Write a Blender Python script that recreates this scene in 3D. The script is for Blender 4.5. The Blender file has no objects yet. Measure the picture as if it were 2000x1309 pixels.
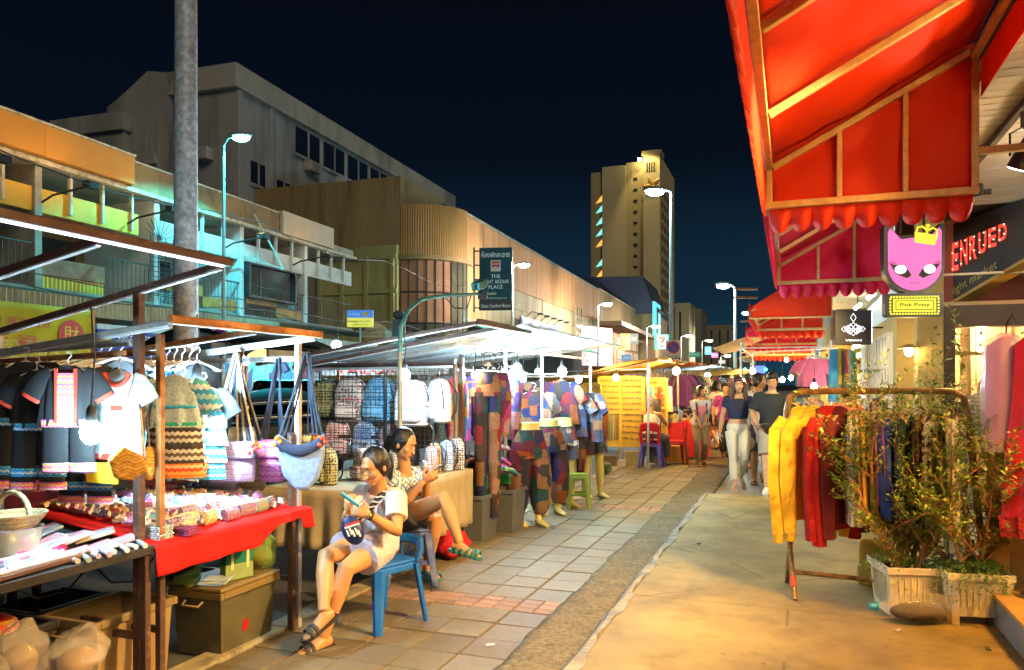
import bpy, bmesh, math, random
from mathutils import Vector, Matrix
random.seed(7)
S = bpy.context.scene
COL = S.collection
R = math.radians
PI = math.pi

# ------------------------------------------------------------------ camera
cam_d = bpy.data.cameras.new('camera')
cam = bpy.data.objects.new('camera', cam_d)
COL.objects.link(cam)
cam.location = (0, 0, 1.5)
cam.rotation_euler = (R(90), 0, 0)
cam_d.sensor_width = 36
cam_d.lens = 27.0
cam_d.shift_y = 0.0477
cam_d.clip_start = 0.05
cam_d.clip_end = 2000
S.camera = cam

# ------------------------------------------------------------------ night sky and faint glow of the town
world = bpy.data.worlds.new('World')
S.world = world
world.use_nodes = True
_n = world.node_tree.nodes
_l = world.node_tree.links
_n.clear()
_o = _n.new('ShaderNodeOutputWorld')
_b = _n.new('ShaderNodeBackground')
_t = _n.new('ShaderNodeTexCoord')
_s = _n.new('ShaderNodeSeparateXYZ')
_r = _n.new('ShaderNodeValToRGB')
_r.color_ramp.interpolation = 'EASE'
e = _r.color_ramp.elements
e[0].position = 0.0
e[0].color = (0.0065, 0.026, 0.044, 1)
e[1].position = 0.60
e[1].color = (0.0008, 0.0010, 0.0017, 1)
q = e.new(0.12); q.color = (0.0034, 0.0125, 0.0235, 1)
q = e.new(0.30); q.color = (0.0011, 0.0026, 0.0062, 1)
_b.inputs['Strength'].default_value = 1.0
_l.new(_t.outputs['Generated'], _s.inputs[0])
_l.new(_s.outputs['Z'], _r.inputs[0])
_l.new(_r.outputs[0], _b.inputs['Color'])
_l.new(_b.outputs[0], _o.inputs['Surface'])

sun_d = bpy.data.lights.new('town_glow', 'SUN')
sun_d.energy = 0.42
sun_d.angle = R(25)
sun_d.color = (1.0, 0.82, 0.58)
sun = bpy.data.objects.new('town_glow', sun_d)
COL.objects.link(sun)
sun.rotation_euler = (R(62), 0, R(24))

S.view_settings.view_transform = 'Standard'
S.view_settings.look = 'None'
S.view_settings.exposure = 0.74
S.view_settings.gamma = 1.0
S.view_settings.use_curve_mapping = False
S.cycles.use_denoising = True
S.cycles.max_bounces = 6
S.cycles.diffuse_bounces = 3
S.cycles.glossy_bounces = 3
S.cycles.transmission_bounces = 4
S.cycles.transparent_max_bounces = 8
S.cycles.sample_clamp_indirect = 6.0
S.cycles.caustics_reflective = False
S.cycles.caustics_refractive = False

# ------------------------------------------------------------------ frames of reference: u along the street, v across it (to the right)
ST = R(20.0)
LB = R(18.0)

def P(u, v, z=0.0, a=ST):
 return Vector((u * math.sin(a) + v * math.cos(a), u * math.cos(a) - v * math.sin(a), z))

def at(px, py, Y):
 return Vector(((px - 1000) / 1500 * Y, Y, 1.5 - (py - 750) / 1500 * Y))

def uv_of(p, a=ST):
 return (p[0] * math.sin(a) + p[1] * math.cos(a), p[0] * math.cos(a) - p[1] * math.sin(a))

# ------------------------------------------------------------------ materials
MATS = {}
ORD = 'first second third fourth fifth sixth seventh eighth ninth tenth eleventh twelfth thirteenth fourteenth fifteenth sixteenth seventeenth eighteenth'.split()

def _nodes(name):
 m = bpy.data.materials.new(name)
 m.use_nodes = True
 nt = m.node_tree
 return m, nt, nt.nodes, nt.links, nt.nodes['Principled BSDF']

def _coords(N, L, sc=(1, 1, 1), kind='Object'):
 t = N.new('ShaderNodeTexCoord')
 mp = N.new('ShaderNodeMapping')
 mp.inputs['Scale'].default_value = sc
 L.new(t.outputs[kind], mp.inputs[0])
 return mp.outputs[0]

def _ramp(N, cols, const=True, pos=None):
 r = N.new('ShaderNodeValToRGB')
 if const:
  r.color_ramp.interpolation = 'CONSTANT'
 el = r.color_ramp.elements
 while len(el) < len(cols):
  el.new(0.5)
 for i, c in enumerate(cols):
  el[i].position = pos[i] if pos else (i / len(cols) if const else i / max(1, len(cols) - 1))
  el[i].color = (c[0], c[1], c[2], 1)
 return r

def _mix(N, L, f, a, b, mode='MIX'):
 x = N.new('ShaderNodeMix')
 x.data_type = 'RGBA'
 x.blend_type = mode
 for s, i in ((f, 0), (a, 6), (b, 7)):
  if hasattr(s, 'links'):
   L.new(s, x.inputs[i])
  elif i == 0:
   x.inputs[0].default_value = s
  else:
   x.inputs[i].default_value = (s[0], s[1], s[2], 1)
 return x.outputs[2]

def _math(N, L, op, a, b=None, c=None):
 x = N.new('ShaderNodeMath')
 x.operation = op
 for i, s in enumerate((a, b, c)):
  if s is None:
   continue
  if hasattr(s, 'links'):
   L.new(s, x.inputs[i])
  else:
   x.inputs[i].default_value = s
 return x.outputs[0]

def _noise(N, L, vec, sc, det=4.0, rough=0.6):
 n = N.new('ShaderNodeTexNoise')
 n.inputs['Scale'].default_value = sc
 n.inputs['Detail'].default_value = det
 n.inputs['Roughness'].default_value = rough
 L.new(vec, n.inputs['Vector'])
 return n.outputs['Fac']

def _finish(N, L, bs, col, rough, metal, var, vs, bump, bsc, vec, spec=None, sheen=0):
 if var:
  f = _noise(N, L, vec, vs)
  rr = _ramp(N, [(1 - var,) * 3, (1 + var,) * 3], False, [0.3, 0.7])
  L.new(f, rr.inputs[0])
  col = _mix(N, L, 1.0, col, rr.outputs[0], 'MULTIPLY')
 if hasattr(col, 'links'):
  L.new(col, bs.inputs['Base Color'])
 else:
  bs.inputs['Base Color'].default_value = (col[0], col[1], col[2], 1)
 bs.inputs['Roughness'].default_value = rough
 bs.inputs['Metallic'].default_value = metal
 if spec is not None:
  bs.inputs['Specular IOR Level'].default_value = spec
 if bump:
  b = N.new('ShaderNodeBump')
  b.inputs['Strength'].default_value = bump
  b.inputs['Distance'].default_value = 0.02
  L.new(_noise(N, L, vec, bsc, 3), b.inputs['Height'])
  L.new(b.outputs[0], bs.inputs['Normal'])

def mat(name, c, rough=0.6, metal=0.0, var=0.18, vs=5.0, bump=0.0, bsc=40.0, c2=None, c2s=2.0, c2t=(0.5, 0.62), st=(1, 1, 1), spec=None):
 """plain surface: base colour with uneven tone, optional blotches of a second colour (dirt, wear), fine relief"""
 if name in MATS:
  return MATS[name]
 m, nt, N, L, bs = _nodes(name)
 vec = _coords(N, L, st)
 col = c
 if c2:
  r = _ramp(N, [(0, 0, 0), (1, 1, 1)], False, list(c2t))
  L.new(_noise(N, L, vec, c2s, 6, 0.65), r.inputs[0])
  col = _mix(N, L, r.outputs[0], c, c2)
 elif var:
  col = _mix(N, L, 0.0, c, c)
 _finish(N, L, bs, col, rough, metal, var, vs, bump, bsc, vec, spec)
 MATS[name] = m
 return m

def emit(name, c, s):
 if name in MATS:
  return MATS[name]
 m, nt, N, L, bs = _nodes(name)
 bs.inputs['Base Color'].default_value = (0.08, 0.08, 0.08, 1)
 bs.inputs['Emission Color'].default_value = (c[0], c[1], c[2], 1)
 bs.inputs['Emission Strength'].default_value = s
 MATS[name] = m
 return m

def cloth_t(name, c, tr=0.35, rough=0.75, var=0.15, vs=3.0):
 """thin cloth that lets some light through"""
 if name in MATS:
  return MATS[name]
 m, nt, N, L, bs = _nodes(name)
 vec = _coords(N, L)
 col = _mix(N, L, 0.0, c, c)
 _finish(N, L, bs, col, rough, 0, var, vs, 0.4, 8.0, vec, 0.3)
 t = N.new('ShaderNodeBsdfTranslucent')
 t.inputs['Color'].default_value = (c[0], c[1], c[2], 1)
 x = N.new('ShaderNodeMixShader')
 x.inputs[0].default_value = tr
 L.new(bs.outputs[0], x.inputs[1])
 L.new(t.outputs[0], x.inputs[2])
 L.new(x.outputs[0], N['Material Output'].inputs[0])
 MATS[name] = m
 return m

def glass(name, c=(1, 1, 1), alpha=0.35, rough=0.08):
 """thin clear film or pane: part transparent, part glossy"""
 if name in MATS:
  return MATS[name]
 m, nt, N, L, bs = _nodes(name)
 vec = _coords(N, L)
 col = _mix(N, L, 0.0, c, c)
 _finish(N, L, bs, col, rough, 0, 0.1, 4, 0.3, 14, vec, 0.8)
 t = N.new('ShaderNodeBsdfTransparent')
 x = N.new('ShaderNodeMixShader')
 x.inputs[0].default_value = alpha
 L.new(t.outputs[0], x.inputs[1])
 L.new(bs.outputs[0], x.inputs[2])
 L.new(x.outputs[0], N['Material Output'].inputs[0])
 MATS[name] = m
 return m

def patch(name, cols, size=(0.09, 0.09, 0.11), rough=0.85, fine=60.0):
 """patchwork cloth: cells of different colours with a small print on each"""
 if name in MATS:
  return MATS[name]
 m, nt, N, L, bs = _nodes(name)
 t = N.new('ShaderNodeTexCoord')
 oi = N.new('ShaderNodeObjectInfo')
 ad = N.new('ShaderNodeVectorMath'); ad.operation = 'MULTIPLY_ADD'
 L.new(oi.outputs['Random'], ad.inputs[0])
 ad.inputs[1].default_value = (3.1, 2.3, 5.7)
 L.new(t.outputs['Object'], ad.inputs[2])
 mp = N.new('ShaderNodeMapping'); mp.inputs['Scale'].default_value = (1 / size[0], .8, 1 / size[2])
 L.new(ad.outputs[0], mp.inputs[0])
 wn = N.new('ShaderNodeTexVoronoi'); wn.distance = 'CHEBYCHEV'; wn.inputs['Scale'].default_value = .8; wn.inputs['Randomness'].default_value = .75
 L.new(mp.outputs[0], wn.inputs['Vector'])
 sc_ = N.new('ShaderNodeSeparateColor'); L.new(wn.outputs['Color'], sc_.inputs[0])
 r = _ramp(N, cols); L.new(sc_.outputs[0], r.inputs[0])
 vo = N.new('ShaderNodeTexVoronoi'); vo.inputs['Scale'].default_value = fine
 L.new(ad.outputs[0], vo.inputs['Vector'])
 rr = _ramp(N, [(0.25,) * 3, (1.25,) * 3, (0.8,) * 3], False, [0.1, 0.5, 0.9]); L.new(vo.outputs['Distance'], rr.inputs[0])
 col = _mix(N, L, 0.8, r.outputs[0], rr.outputs[0], 'MULTIPLY')
 _finish(N, L, bs, col, rough, 0, 0.15, 7, 0.5, 15, ad.outputs[0], 0.3)
 MATS[name] = m
 return m

def bands(name, cols, period=0.28, zig=0.012, zf=70.0, axis='Z', rough=0.85, fine=120.0, rnd=0.0):
 """woven cloth with cross bands and small zigzag borders"""
 if name in MATS:
  return MATS[name]
 m, nt, N, L, bs = _nodes(name)
 vec = _coords(N, L)
 sp = N.new('ShaderNodeSeparateXYZ'); L.new(vec, sp.inputs[0])
 z = sp.outputs[axis]
 x = sp.outputs['X' if axis != 'X' else 'Y']
 w = _math(N, L, 'PINGPONG', _math(N, L, 'MULTIPLY', x, zf), 1.0)
 z2 = _math(N, L, 'MULTIPLY_ADD', w, zig, z)
 if rnd:
  oi = N.new('ShaderNodeObjectInfo')
  z2 = _math(N, L, 'MULTIPLY_ADD', oi.outputs['Random'], rnd, z2)
 fr = _math(N, L, 'FRACT', _math(N, L, 'ADD', _math(N, L, 'DIVIDE', z2, period), 40.0))
 r = _ramp(N, cols); L.new(fr, r.inputs[0])
 ck = N.new('ShaderNodeTexVoronoi'); ck.inputs['Scale'].default_value = fine; L.new(vec, ck.inputs['Vector'])
 rr = _ramp(N, [(0.55,) * 3, (1.15,) * 3], False, [0.15, 0.6]); L.new(ck.outputs['Distance'], rr.inputs[0])
 col = _mix(N, L, 0.7, r.outputs[0], rr.outputs[0], 'MULTIPLY')
 _finish(N, L, bs, col, rough, 0, 0.12, 6, 0.45, 16, vec, 0.3)
 MATS[name] = m
 return m

def printed(name, base, inks, cell=0.035, rough=0.8, cover=0.45, rows=True):
 """printed cloth: rows of small dark and coloured motifs on a pale ground (as on the elephant print bags)"""
 if name in MATS:
  return MATS[name]
 m, nt, N, L, bs = _nodes(name)
 oi = N.new('ShaderNodeObjectInfo')
 t = N.new('ShaderNodeTexCoord')
 ad = N.new('ShaderNodeVectorMath'); ad.operation = 'MULTIPLY_ADD'
 L.new(oi.outputs['Random'], ad.inputs[0]); ad.inputs[1].default_value = (2.7, 0.0, 1.9)
 L.new(t.outputs['Object'], ad.inputs[2])
 vec = ad.outputs[0]
 vo = N.new('ShaderNodeTexVoronoi'); vo.inputs['Scale'].default_value = 1 / cell; vo.inputs['Randomness'].default_value = 0.35
 L.new(vec, vo.inputs['Vector'])
 nz = _noise(N, L, vec, 2.2 / cell, 3)
 f = _math(N, L, 'LESS_THAN', _math(N, L, 'MULTIPLY_ADD', nz, 0.55, vo.outputs['Distance']), cover + 0.28)
 r = _ramp(N, inks)
 sp = N.new('ShaderNodeSeparateXYZ'); L.new(vec, sp.inputs[0])
 zz = _math(N, L, 'FRACT', _math(N, L, 'ADD', _math(N, L, 'MULTIPLY', sp.outputs['Z'], 1 / (cell * 4)), 40.0))
 L.new(zz, r.inputs[0])
 col = _mix(N, L, f, base, r.outputs[0])
 if rows:
  ln = _math(N, L, 'LESS_THAN', _math(N, L, 'FRACT', _math(N, L, 'ADD', _math(N, L, 'MULTIPLY', sp.outputs['Z'], 1 / (cell * 2)), 40.0)), 0.12)
  col = _mix(N, L, ln, col, inks[0])
 _finish(N, L, bs, col, rough, 0, 0.1, 6, 0.35, 16, vec, 0.3)
 MATS[name] = m
 return m

def rand_cloth(name, cols, rough=0.8, fine=90.0, zf=1.0):
 """each object its own colour, with a small print"""
 if name in MATS:
  return MATS[name]
 m, nt, N, L, bs = _nodes(name)
 oi = N.new('ShaderNodeObjectInfo')
 vec = _coords(N, L)
 r = _ramp(N, cols); L.new(oi.outputs['Random'], r.inputs[0])
 r2 = _ramp(N, cols[3:] + cols[:3]); L.new(oi.outputs['Random'], r2.inputs[0])
 vo = N.new('ShaderNodeTexVoronoi'); vo.inputs['Scale'].default_value = fine; L.new(vec, vo.inputs['Vector'])
 f = _math(N, L, 'GREATER_THAN', vo.outputs['Distance'], 0.42)
 col = _mix(N, L, f, r.outputs[0], r2.outputs[0])
 _finish(N, L, bs, col, rough, 0, 0.12, 8, 0.1, 80, vec, 0.3)
 MATS[name] = m
 return m

# ------------------------------------------------------------------ mesh building
class MB:
 def __init__(s, M=None):
  s.v = []; s.f = []; s.mi = []
  s.M = M or Matrix()

 def add(s, vs, fs, mi=0):
  b = len(s.v)
  M = s.M
  s.v += [tuple(M @ Vector(p)) for p in vs]
  s.f += [tuple(i + b for i in f) for f in fs]
  s.mi += [mi] * len(fs)
  return s

 def box(s, c, d, mi=0, rot=None, tp=1.0, tpy=None):
  """box centred at c; tp tapers the top"""
  x, y, z = d[0] / 2, d[1] / 2, d[2] / 2
  ty = tp if tpy is None else tpy
  vs = [Vector(p) for p in ((-x, -y, -z), (x, -y, -z), (x, y, -z), (-x, y, -z), (-x * tp, -y * ty, z), (x * tp, -y * ty, z), (x * tp, y * ty, z), (-x * tp, y * ty, z))]
  if rot is not None:
   vs = [rot @ p for p in vs]
  c = Vector(c)
  return s.add([p + c for p in vs], [(3, 2, 1, 0), (4, 5, 6, 7), (0, 1, 5, 4), (1, 2, 6, 5), (2, 3, 7, 6), (3, 0, 4, 7)], mi)

 def bb(s, x0, x1, y0, y1, z0, z1, mi=0):
  return s.box(((x0 + x1) / 2, (y0 + y1) / 2, (z0 + z1) / 2), (abs(x1 - x0), abs(y1 - y0), abs(z1 - z0)), mi)

 def loft(s, rings, mi=0, caps=True, closed=False):
  n = len(rings[0])
  vs = [p for r in rings for p in r]
  fs = []
  m = len(rings)
  for i in range(m - 1 + (1 if closed else 0)):
   a, b = i * n, ((i + 1) % m) * n
   for j in range(n):
    k = (j + 1) % n
    fs.append((a + j, a + k, b + k, b + j))
  if caps and not closed:
   fs.append(tuple(reversed(range(n))))
   fs.append(tuple(range((m - 1) * n, m * n)))
  return s.add(vs, fs, mi)

 def tube(s, pts, r, n=8, mi=0, right=None, caps=True, fold=0.0, fk=5, ph=0.0):
  """tube along points; r a number, a list, or list of (a, b) half axes; right fixes the direction of a"""
  pts = [Vector(p) for p in pts]
  m = len(pts)
  rs = r if isinstance(r, (list, tuple)) else [r] * m
  rings = []
  prev = Vector(right) if right is not None else None
  for i, p in enumerate(pts):
   d = (pts[min(i + 1, m - 1)] - pts[max(i - 1, 0)])
   if d.length < 1e-9:
    d = Vector((0, 0, 1))
   d.normalize()
   if prev is None:
    prev = d.orthogonal()
   a = prev - d * prev.dot(d)
   if a.length < 1e-6:
    a = d.orthogonal()
   a.normalize()
   b = d.cross(a)
   if right is None:
    prev = a
   ra, rb = rs[i] if isinstance(rs[i], (tuple, list)) else (rs[i], rs[i])
   ring = []
   for j in range(n):
    t = 2 * PI * j / n
    k = 1 + (fold[i] if isinstance(fold, list) else fold) * (math.sin(fk * t + ph + i * 0.35) + (.5 * math.sin((fk + 4) * t + 2 * ph) if isinstance(fold, list) else 0))
    ring.append(p + a * (ra * k * math.cos(t)) + b * (rb * k * math.sin(t)))
   rings.append(ring)
  return s.loft(rings, mi, caps)

 def ell(s, c, r, n=14, m=9, mi=0, rot=None):
  c = Vector(c)
  r = r if isinstance(r, (tuple, list)) else (r, r, r)
  vs = []
  for i in range(1, m):
   ph = PI * i / m
   for j in range(n):
    t = 2 * PI * j / n
    vs.append(Vector((r[0] * math.sin(ph) * math.cos(t), r[1] * math.sin(ph) * math.sin(t), -r[2] * math.cos(ph))))
  vs.append(Vector((0, 0, -r[2]))); vs.append(Vector((0, 0, r[2])))
  if rot is not None:
   vs = [rot @ p for p in vs]
  fs = []
  for i in range(m - 2):
   for j in range(n):
    k = (j + 1) % n
    fs.append((i * n + j, i * n + k, (i + 1) * n + k, (i + 1) * n + j))
  lo, hi = (m - 1) * n, (m - 1) * n + 1
  for j in range(n):
   k = (j + 1) % n
   fs.append((lo, k, j)); fs.append((hi, (m - 2) * n + j, (m - 2) * n + k))
  return s.add([p + c for p in vs], fs, mi)

 def lathe(s, prof, n=20, c=(0, 0, 0), mi=0, caps=True):
  c = Vector(c)
  return s.loft([[c + Vector((r * math.cos(2 * PI * j / n), r * math.sin(2 * PI * j / n), z)) for j in range(n)] for r, z in prof], mi, caps)

 def prism(s, poly, y0, y1, mi=0, plane='xz'):
  """flat outline given in x,z (or x,y), pulled from y0 to y1"""
  f = (lambda a, b, d: (a, d, b)) if plane == 'xz' else ((lambda a, b, d: (a, b, d)) if plane == 'xy' else (lambda a, b, d: (d, a, b)))
  n = len(poly)
  vs = [f(a, b, y0) for a, b in poly] + [f(a, b, y1) for a, b in poly]
  fs = [tuple(range(n)), tuple(reversed(range(n, 2 * n)))]
  fs += [((i + 1) % n, i, i + n, (i + 1) % n + n) for i in range(n)]
  return s.add(vs, fs, mi)

 def grid(s, fn, nu, nv, mi=0):
  vs = [fn(i / nu, j / nv) for i in range(nu + 1) for j in range(nv + 1)]
  fs = [(i * (nv + 1) + j, (i + 1) * (nv + 1) + j, (i + 1) * (nv + 1) + j + 1, i * (nv + 1) + j + 1) for i in range(nu) for j in range(nv)]
  return s.add(vs, fs, mi)

 def build(s, name, mats, parent=None, smooth=None, bevel=0, solid=0, sub=0, fixn=True):
  me = bpy.data.meshes.new(name)
  me.from_pydata(s.v, [], s.f)
  if fixn:
   bm = bmesh.new(); bm.from_mesh(me)
   bmesh.ops.recalc_face_normals(bm, faces=bm.faces)
   bm.to_mesh(me); bm.free()
  for m in (mats if isinstance(mats, (list, tuple)) else [mats]):
   me.materials.append(m)
  if len(me.materials) > 1:
   me.polygons.foreach_set('material_index', s.mi)
  if smooth is not None:
   me.shade_smooth()
   me.set_sharp_from_angle(angle=R(smooth))
  o = bpy.data.objects.new(name, me)
  COL.objects.link(o)
  if parent is not None:
   o.parent = parent
  if solid:
   q = o.modifiers.new('thickness', 'SOLIDIFY'); q.thickness = solid; q.offset = 0
  if bevel:
   q = o.modifiers.new('edges', 'BEVEL'); q.width = bevel; q.segments = 1 if bevel < 0.004 else 2; q.limit_method = 'ANGLE'
  if sub:
   q = o.modifiers.new('smooth', 'SUBSURF'); q.levels = sub; q.render_levels = sub
  return o

def tag(o, label=None, cat=None, group=None, kind=None):
 if label: o['label'] = label
 if cat: o['category'] = cat
 if group: o['group'] = group
 if kind: o['kind'] = kind
 return o

def thing(name, label, cat, loc=(0, 0, 0), rz=0.0, group=None):
 o = bpy.data.objects.new(name, None)
 COL.objects.link(o)
 o.location = loc
 o.rotation_euler = (0, 0, rz)
 o.empty_display_size = 0.1
 return tag(o, label, cat, group)

def solo(mb, name, mats, label, cat, loc=(0, 0, 0), rz=0.0, group=None, **k):
 o = mb.build(name, mats, **k)
 o.location = loc
 o.rotation_euler = (0, 0, rz)
 return tag(o, label, cat, group)

def dup(root, loc=None, rz=None, label=None, group=None, scale=None):
 r = root.copy(); COL.objects.link(r)
 if loc is not None: r.location = loc
 if rz is not None: r.rotation_euler = rz if isinstance(rz, tuple) else (0, 0, rz)
 if label: r['label'] = label
 if group: r['group'] = group
 if scale: r.scale = (scale,) * 3 if isinstance(scale, (int, float)) else scale
 for ch in list(root.children):
  c = ch.copy(); COL.objects.link(c); c.parent = r
  for g in ch.children:
   d = g.copy(); COL.objects.link(d); d.parent = c
 return r

def put(mesh_obj, name, parent, loc, rz=0.0, scale=None, mat_=None):
 """one more alike piece sharing mesh data"""
 o = bpy.data.objects.new(name, mesh_obj.data)
 COL.objects.link(o)
 o.parent = parent
 o.location = loc
 o.rotation_euler = rz if isinstance(rz, (tuple, list)) else (0, 0, rz)
 if scale: o.scale = (scale,) * 3 if isinstance(scale, (int, float)) else scale
 return o

_fonts = {}

def text(s, m, parent, loc, w=None, h=None, rot=(R(90), 0, 0), ext=0.002, name='lettering', bold=0.0, font=None, space=1.0):
 """raised lettering fitted to a width and or a height, centred on loc, facing local -y"""
 cu = bpy.data.curves.new('lettering', 'FONT')
 cu.body = s
 cu.align_x = 'CENTER'; cu.align_y = 'CENTER'
 cu.extrude = 0.0
 cu.offset = bold
 cu.space_character = space
 cu.resolution_u = 3
 t = bpy.data.objects.new('tmp_text', cu)
 COL.objects.link(t)
 dg = bpy.context.evaluated_depsgraph_get()
 dg.update()
 me = bpy.data.meshes.new_from_object(t.evaluated_get(dg))
 bpy.data.objects.remove(t)
 bpy.data.curves.remove(cu)
 if not len(me.vertices):
  return None
 xs = [v.co.x for v in me.vertices]; ys = [v.co.y for v in me.vertices]
 cx, cy = (min(xs) + max(xs)) / 2, (min(ys) + max(ys)) / 2
 W_, H_ = max(xs) - min(xs), max(ys) - min(ys)
 sx = w / W_ if w else h / H_
 sy = h / H_ if h else sx
 for v in me.vertices:
  v.co = ((v.co.x - cx) * sx, (v.co.y - cy) * sy, ext)
 me.materials.clear(); me.materials.append(m)
 o = bpy.data.objects.new(name, me)
 COL.objects.link(o)
 o.parent = parent
 o.location = loc
 o.rotation_euler = rot
 return o

def bulb(loc, label, r=0.035, warm=False, power=60.0, drop=0.3, group='bare bulbs on cords'):
 """a lit bulb on a cord: bulb, socket, cord"""
 t = thing('light_bulb', label, 'light bulb', loc, 0, group)
 if not warm: power *= 1.3
 L_ = power / (PI * 4 * PI * r * r)
 c = (1.0, 0.62, 0.22) if warm is True else ((1.0, 0.82, 0.55) if warm == 'mid' else (0.50, 0.82, 1.0))
 b = MB(); b.ell((0, 0, 0), (r, r, r * 1.15), 8, 6)
 b.build('glowing_globe', emit('bulb_%s_%d' % (warm, int(L_)), c, L_), t, smooth=60)
 b = MB(); b.lathe([(r * .45, r * .95), (r * .5, r * 1.3), (r * .42, r * 2.2), (r * .2, r * 2.6)], 8)
 b.build('socket', mat('black_plastic', (0.02, 0.02, 0.022), 0.5), t, smooth=60)
 b = MB(); b.tube([(0, 0, r * 2.5), (0.01, 0.01, r * 2.5 + drop * .5), (0, 0, r * 2.5 + drop)], 0.004, 5)
 b.build('cord', mat('black_plastic', (0.02, 0.02, 0.022), 0.5), t)
 return t

def lamp(name, kind, loc, energy, color=(1, 1, 1), size=0.1, aim=None, spot=None, blend=0.4):
 d = bpy.data.lights.new(name, kind)
 d.energy = energy
 d.color = color
 if kind in ('POINT', 'SPOT'):
  d.shadow_soft_size = size
 if kind == 'SPOT':
  d.spot_size = R(spot or 90); d.spot_blend = blend
 if kind == 'AREA':
  d.size = size
 o = bpy.data.objects.new(name, d)
 COL.objects.link(o)
 o.location = loc
 if aim is not None:
  dv = Vector(aim) - Vector(loc)
  o.rotation_euler = dv.to_track_quat('-Z', 'Y').to_euler()
 return o

# ================================================================== SETTING: ground
A20, A18 = -ST, -LB
ASPH = mat('asphalt', (0.055, 0.06, 0.06), 0.75, var=0.3, vs=1.5, bump=0.4, bsc=90, c2=(0.085, 0.088, 0.085), c2s=0.7)
b = MB(); b.bb(-900, 900, -300, 900, -0.6, -0.02)
tag(b.build('road', ASPH), kind='structure')

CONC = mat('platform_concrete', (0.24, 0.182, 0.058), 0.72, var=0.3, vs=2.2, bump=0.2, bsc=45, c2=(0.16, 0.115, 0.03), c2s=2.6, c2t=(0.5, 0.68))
def specks(m, sc, th, dark):
 nt = m.node_tree; N, L = nt.nodes, nt.links
 bs = N['Principled BSDF']; src = bs.inputs['Base Color'].links[0].from_socket
 vec = _coords(N, L)
 vo = N.new('ShaderNodeTexVoronoi'); vo.inputs['Scale'].default_value = sc; L.new(vec, vo.inputs['Vector'])
 nz = _noise(N, L, vec, sc * .4, 2)
 f = _math(N, L, 'LESS_THAN', _math(N, L, 'MULTIPLY_ADD', nz, .35, vo.outputs['Distance']), th)
 ck = N.new('ShaderNodeTexVoronoi'); ck.feature = 'DISTANCE_TO_EDGE'; ck.inputs['Scale'].default_value = sc * .06; L.new(vec, ck.inputs['Vector'])
 g = _math(N, L, 'MULTIPLY', _math(N, L, 'LESS_THAN', ck.outputs['Distance'], .004), _math(N, L, 'GREATER_THAN', _noise(N, L, vec, .8, 2), .52))
 L.new(_mix(N, L, _math(N, L, 'MULTIPLY', _math(N, L, 'MAXIMUM', f, g), .55), src, dark), bs.inputs['Base Color'])

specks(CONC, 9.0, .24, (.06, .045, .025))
walk = MB()
walk.bb(-0.985, 1.6, -2.0, 4.995, -0.02, 0.12)
walk.bb(-0.985, 1.6, 5.003, 9.95, -0.02, 0.12)
walk.bb(-0.985, 1.6, 4.9952, 5.0028, -0.02, 0.112)
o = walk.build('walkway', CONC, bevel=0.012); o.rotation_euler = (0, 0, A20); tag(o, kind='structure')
KERB = mat('worn_kerb', (0.27, 0.235, 0.15), 0.7, var=0.35, vs=6, c2=(0.16, 0.15, 0.12), c2s=5, c2t=(0.45, 0.6), bump=0.5, bsc=25)
b = MB()
random.seed(3)
L0 = [(-1.06 + random.uniform(-.012, .012), -2 + i * 0.12) for i in range(101)]
b.loft([[(x - .02, y, -.02), (x - .01, y, 0.085), (x + .03, y, 0.1235), (-.98 + .02 * math.sin(i * .7) + .012 * math.sin(i * 2.3), y, 0.1245), (-.98, y, -.02)] for i, (x, y) in enumerate(L0) if y <= 9.95])
o = b.build('walkway_kerb', KERB, smooth=40); o.rotation_euler = (0, 0, A20); tag(o, kind='structure')

BASE = mat('pavement_bed', (0.055, 0.045, 0.035), 0.9, var=0.4, vs=9, bump=0.4, bsc=60)
b = MB(); b.bb(-2.9, -0.9, 1.0, 16.2, -0.05, -0.016)
pave = b.build('pavement', BASE); pave.rotation_euler = (0, 0, A20); tag(pave, kind='structure')
DIRT = mat('gritty_cement', (0.205, 0.165, 0.085), 0.85, var=0.45, vs=30, c2=(0.14, 0.112, 0.055), c2s=5, c2t=(0.42, 0.66), bump=1.0, bsc=75)
b = MB()
b.grid(lambda s, t: (-1.455 + 0.008 * math.sin(t * 47) + 0.008 * math.sin(t * 131 + 1) + .008 * math.sin(t * 311) + s * (0.46), 1.0 + t * 15.2, 0.004 + 0.010 * math.sin(s * PI) + 0.003 * math.sin(s * 9 + t * 160)), 8, 150)
o = b.build('cement_strip', DIRT, smooth=50, solid=0.03); o.rotation_euler = (0, 0, A20); tag(o, kind='structure')
b = MB()
for x0, x1, y0, y1 in ((-3.06, -2.9, 1.0, 60),):
 n = 60
 for i in range(n):
  a0 = y0 + (y1 - y0) * i / n
  b.bb(x0, x1 - 0.004, a0 + .004, a0 + (y1 - y0) / n - .004, -0.1, 0.012)
o = b.build('kerb', mat('kerb_stone', (0.34, 0.30, 0.18), 0.8, var=0.3, vs=5, c2=(0.15, 0.13, 0.1), c2s=3, bump=0.3), bevel=0.008); o.rotation_euler = (0, 0, A20); tag(o, kind='structure')
# slabs of the pavement, one by one
TILE = [mat('paving_slab_%d' % i, c, 0.62, var=0.22, vs=8, bump=0.15, bsc=50, c2=c2, c2s=6, c2t=(0.5, 0.75)) for i, (c, c2) in enumerate((
 ((0.165, 0.135, 0.075), (0.115, 0.093, 0.05)), ((0.185, 0.155, 0.085), (0.13, 0.105, 0.055)), ((0.145, 0.115, 0.064), (0.10, 0.078, 0.043))))]
BRK = [mat('paving_brick_%d' % i, c, 0.7, var=0.25, vs=9, bump=0.2) for i, c in enumerate(((0.26, 0.15, 0.085), (0.32, 0.18, 0.10), (0.22, 0.14, 0.09)))]

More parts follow.
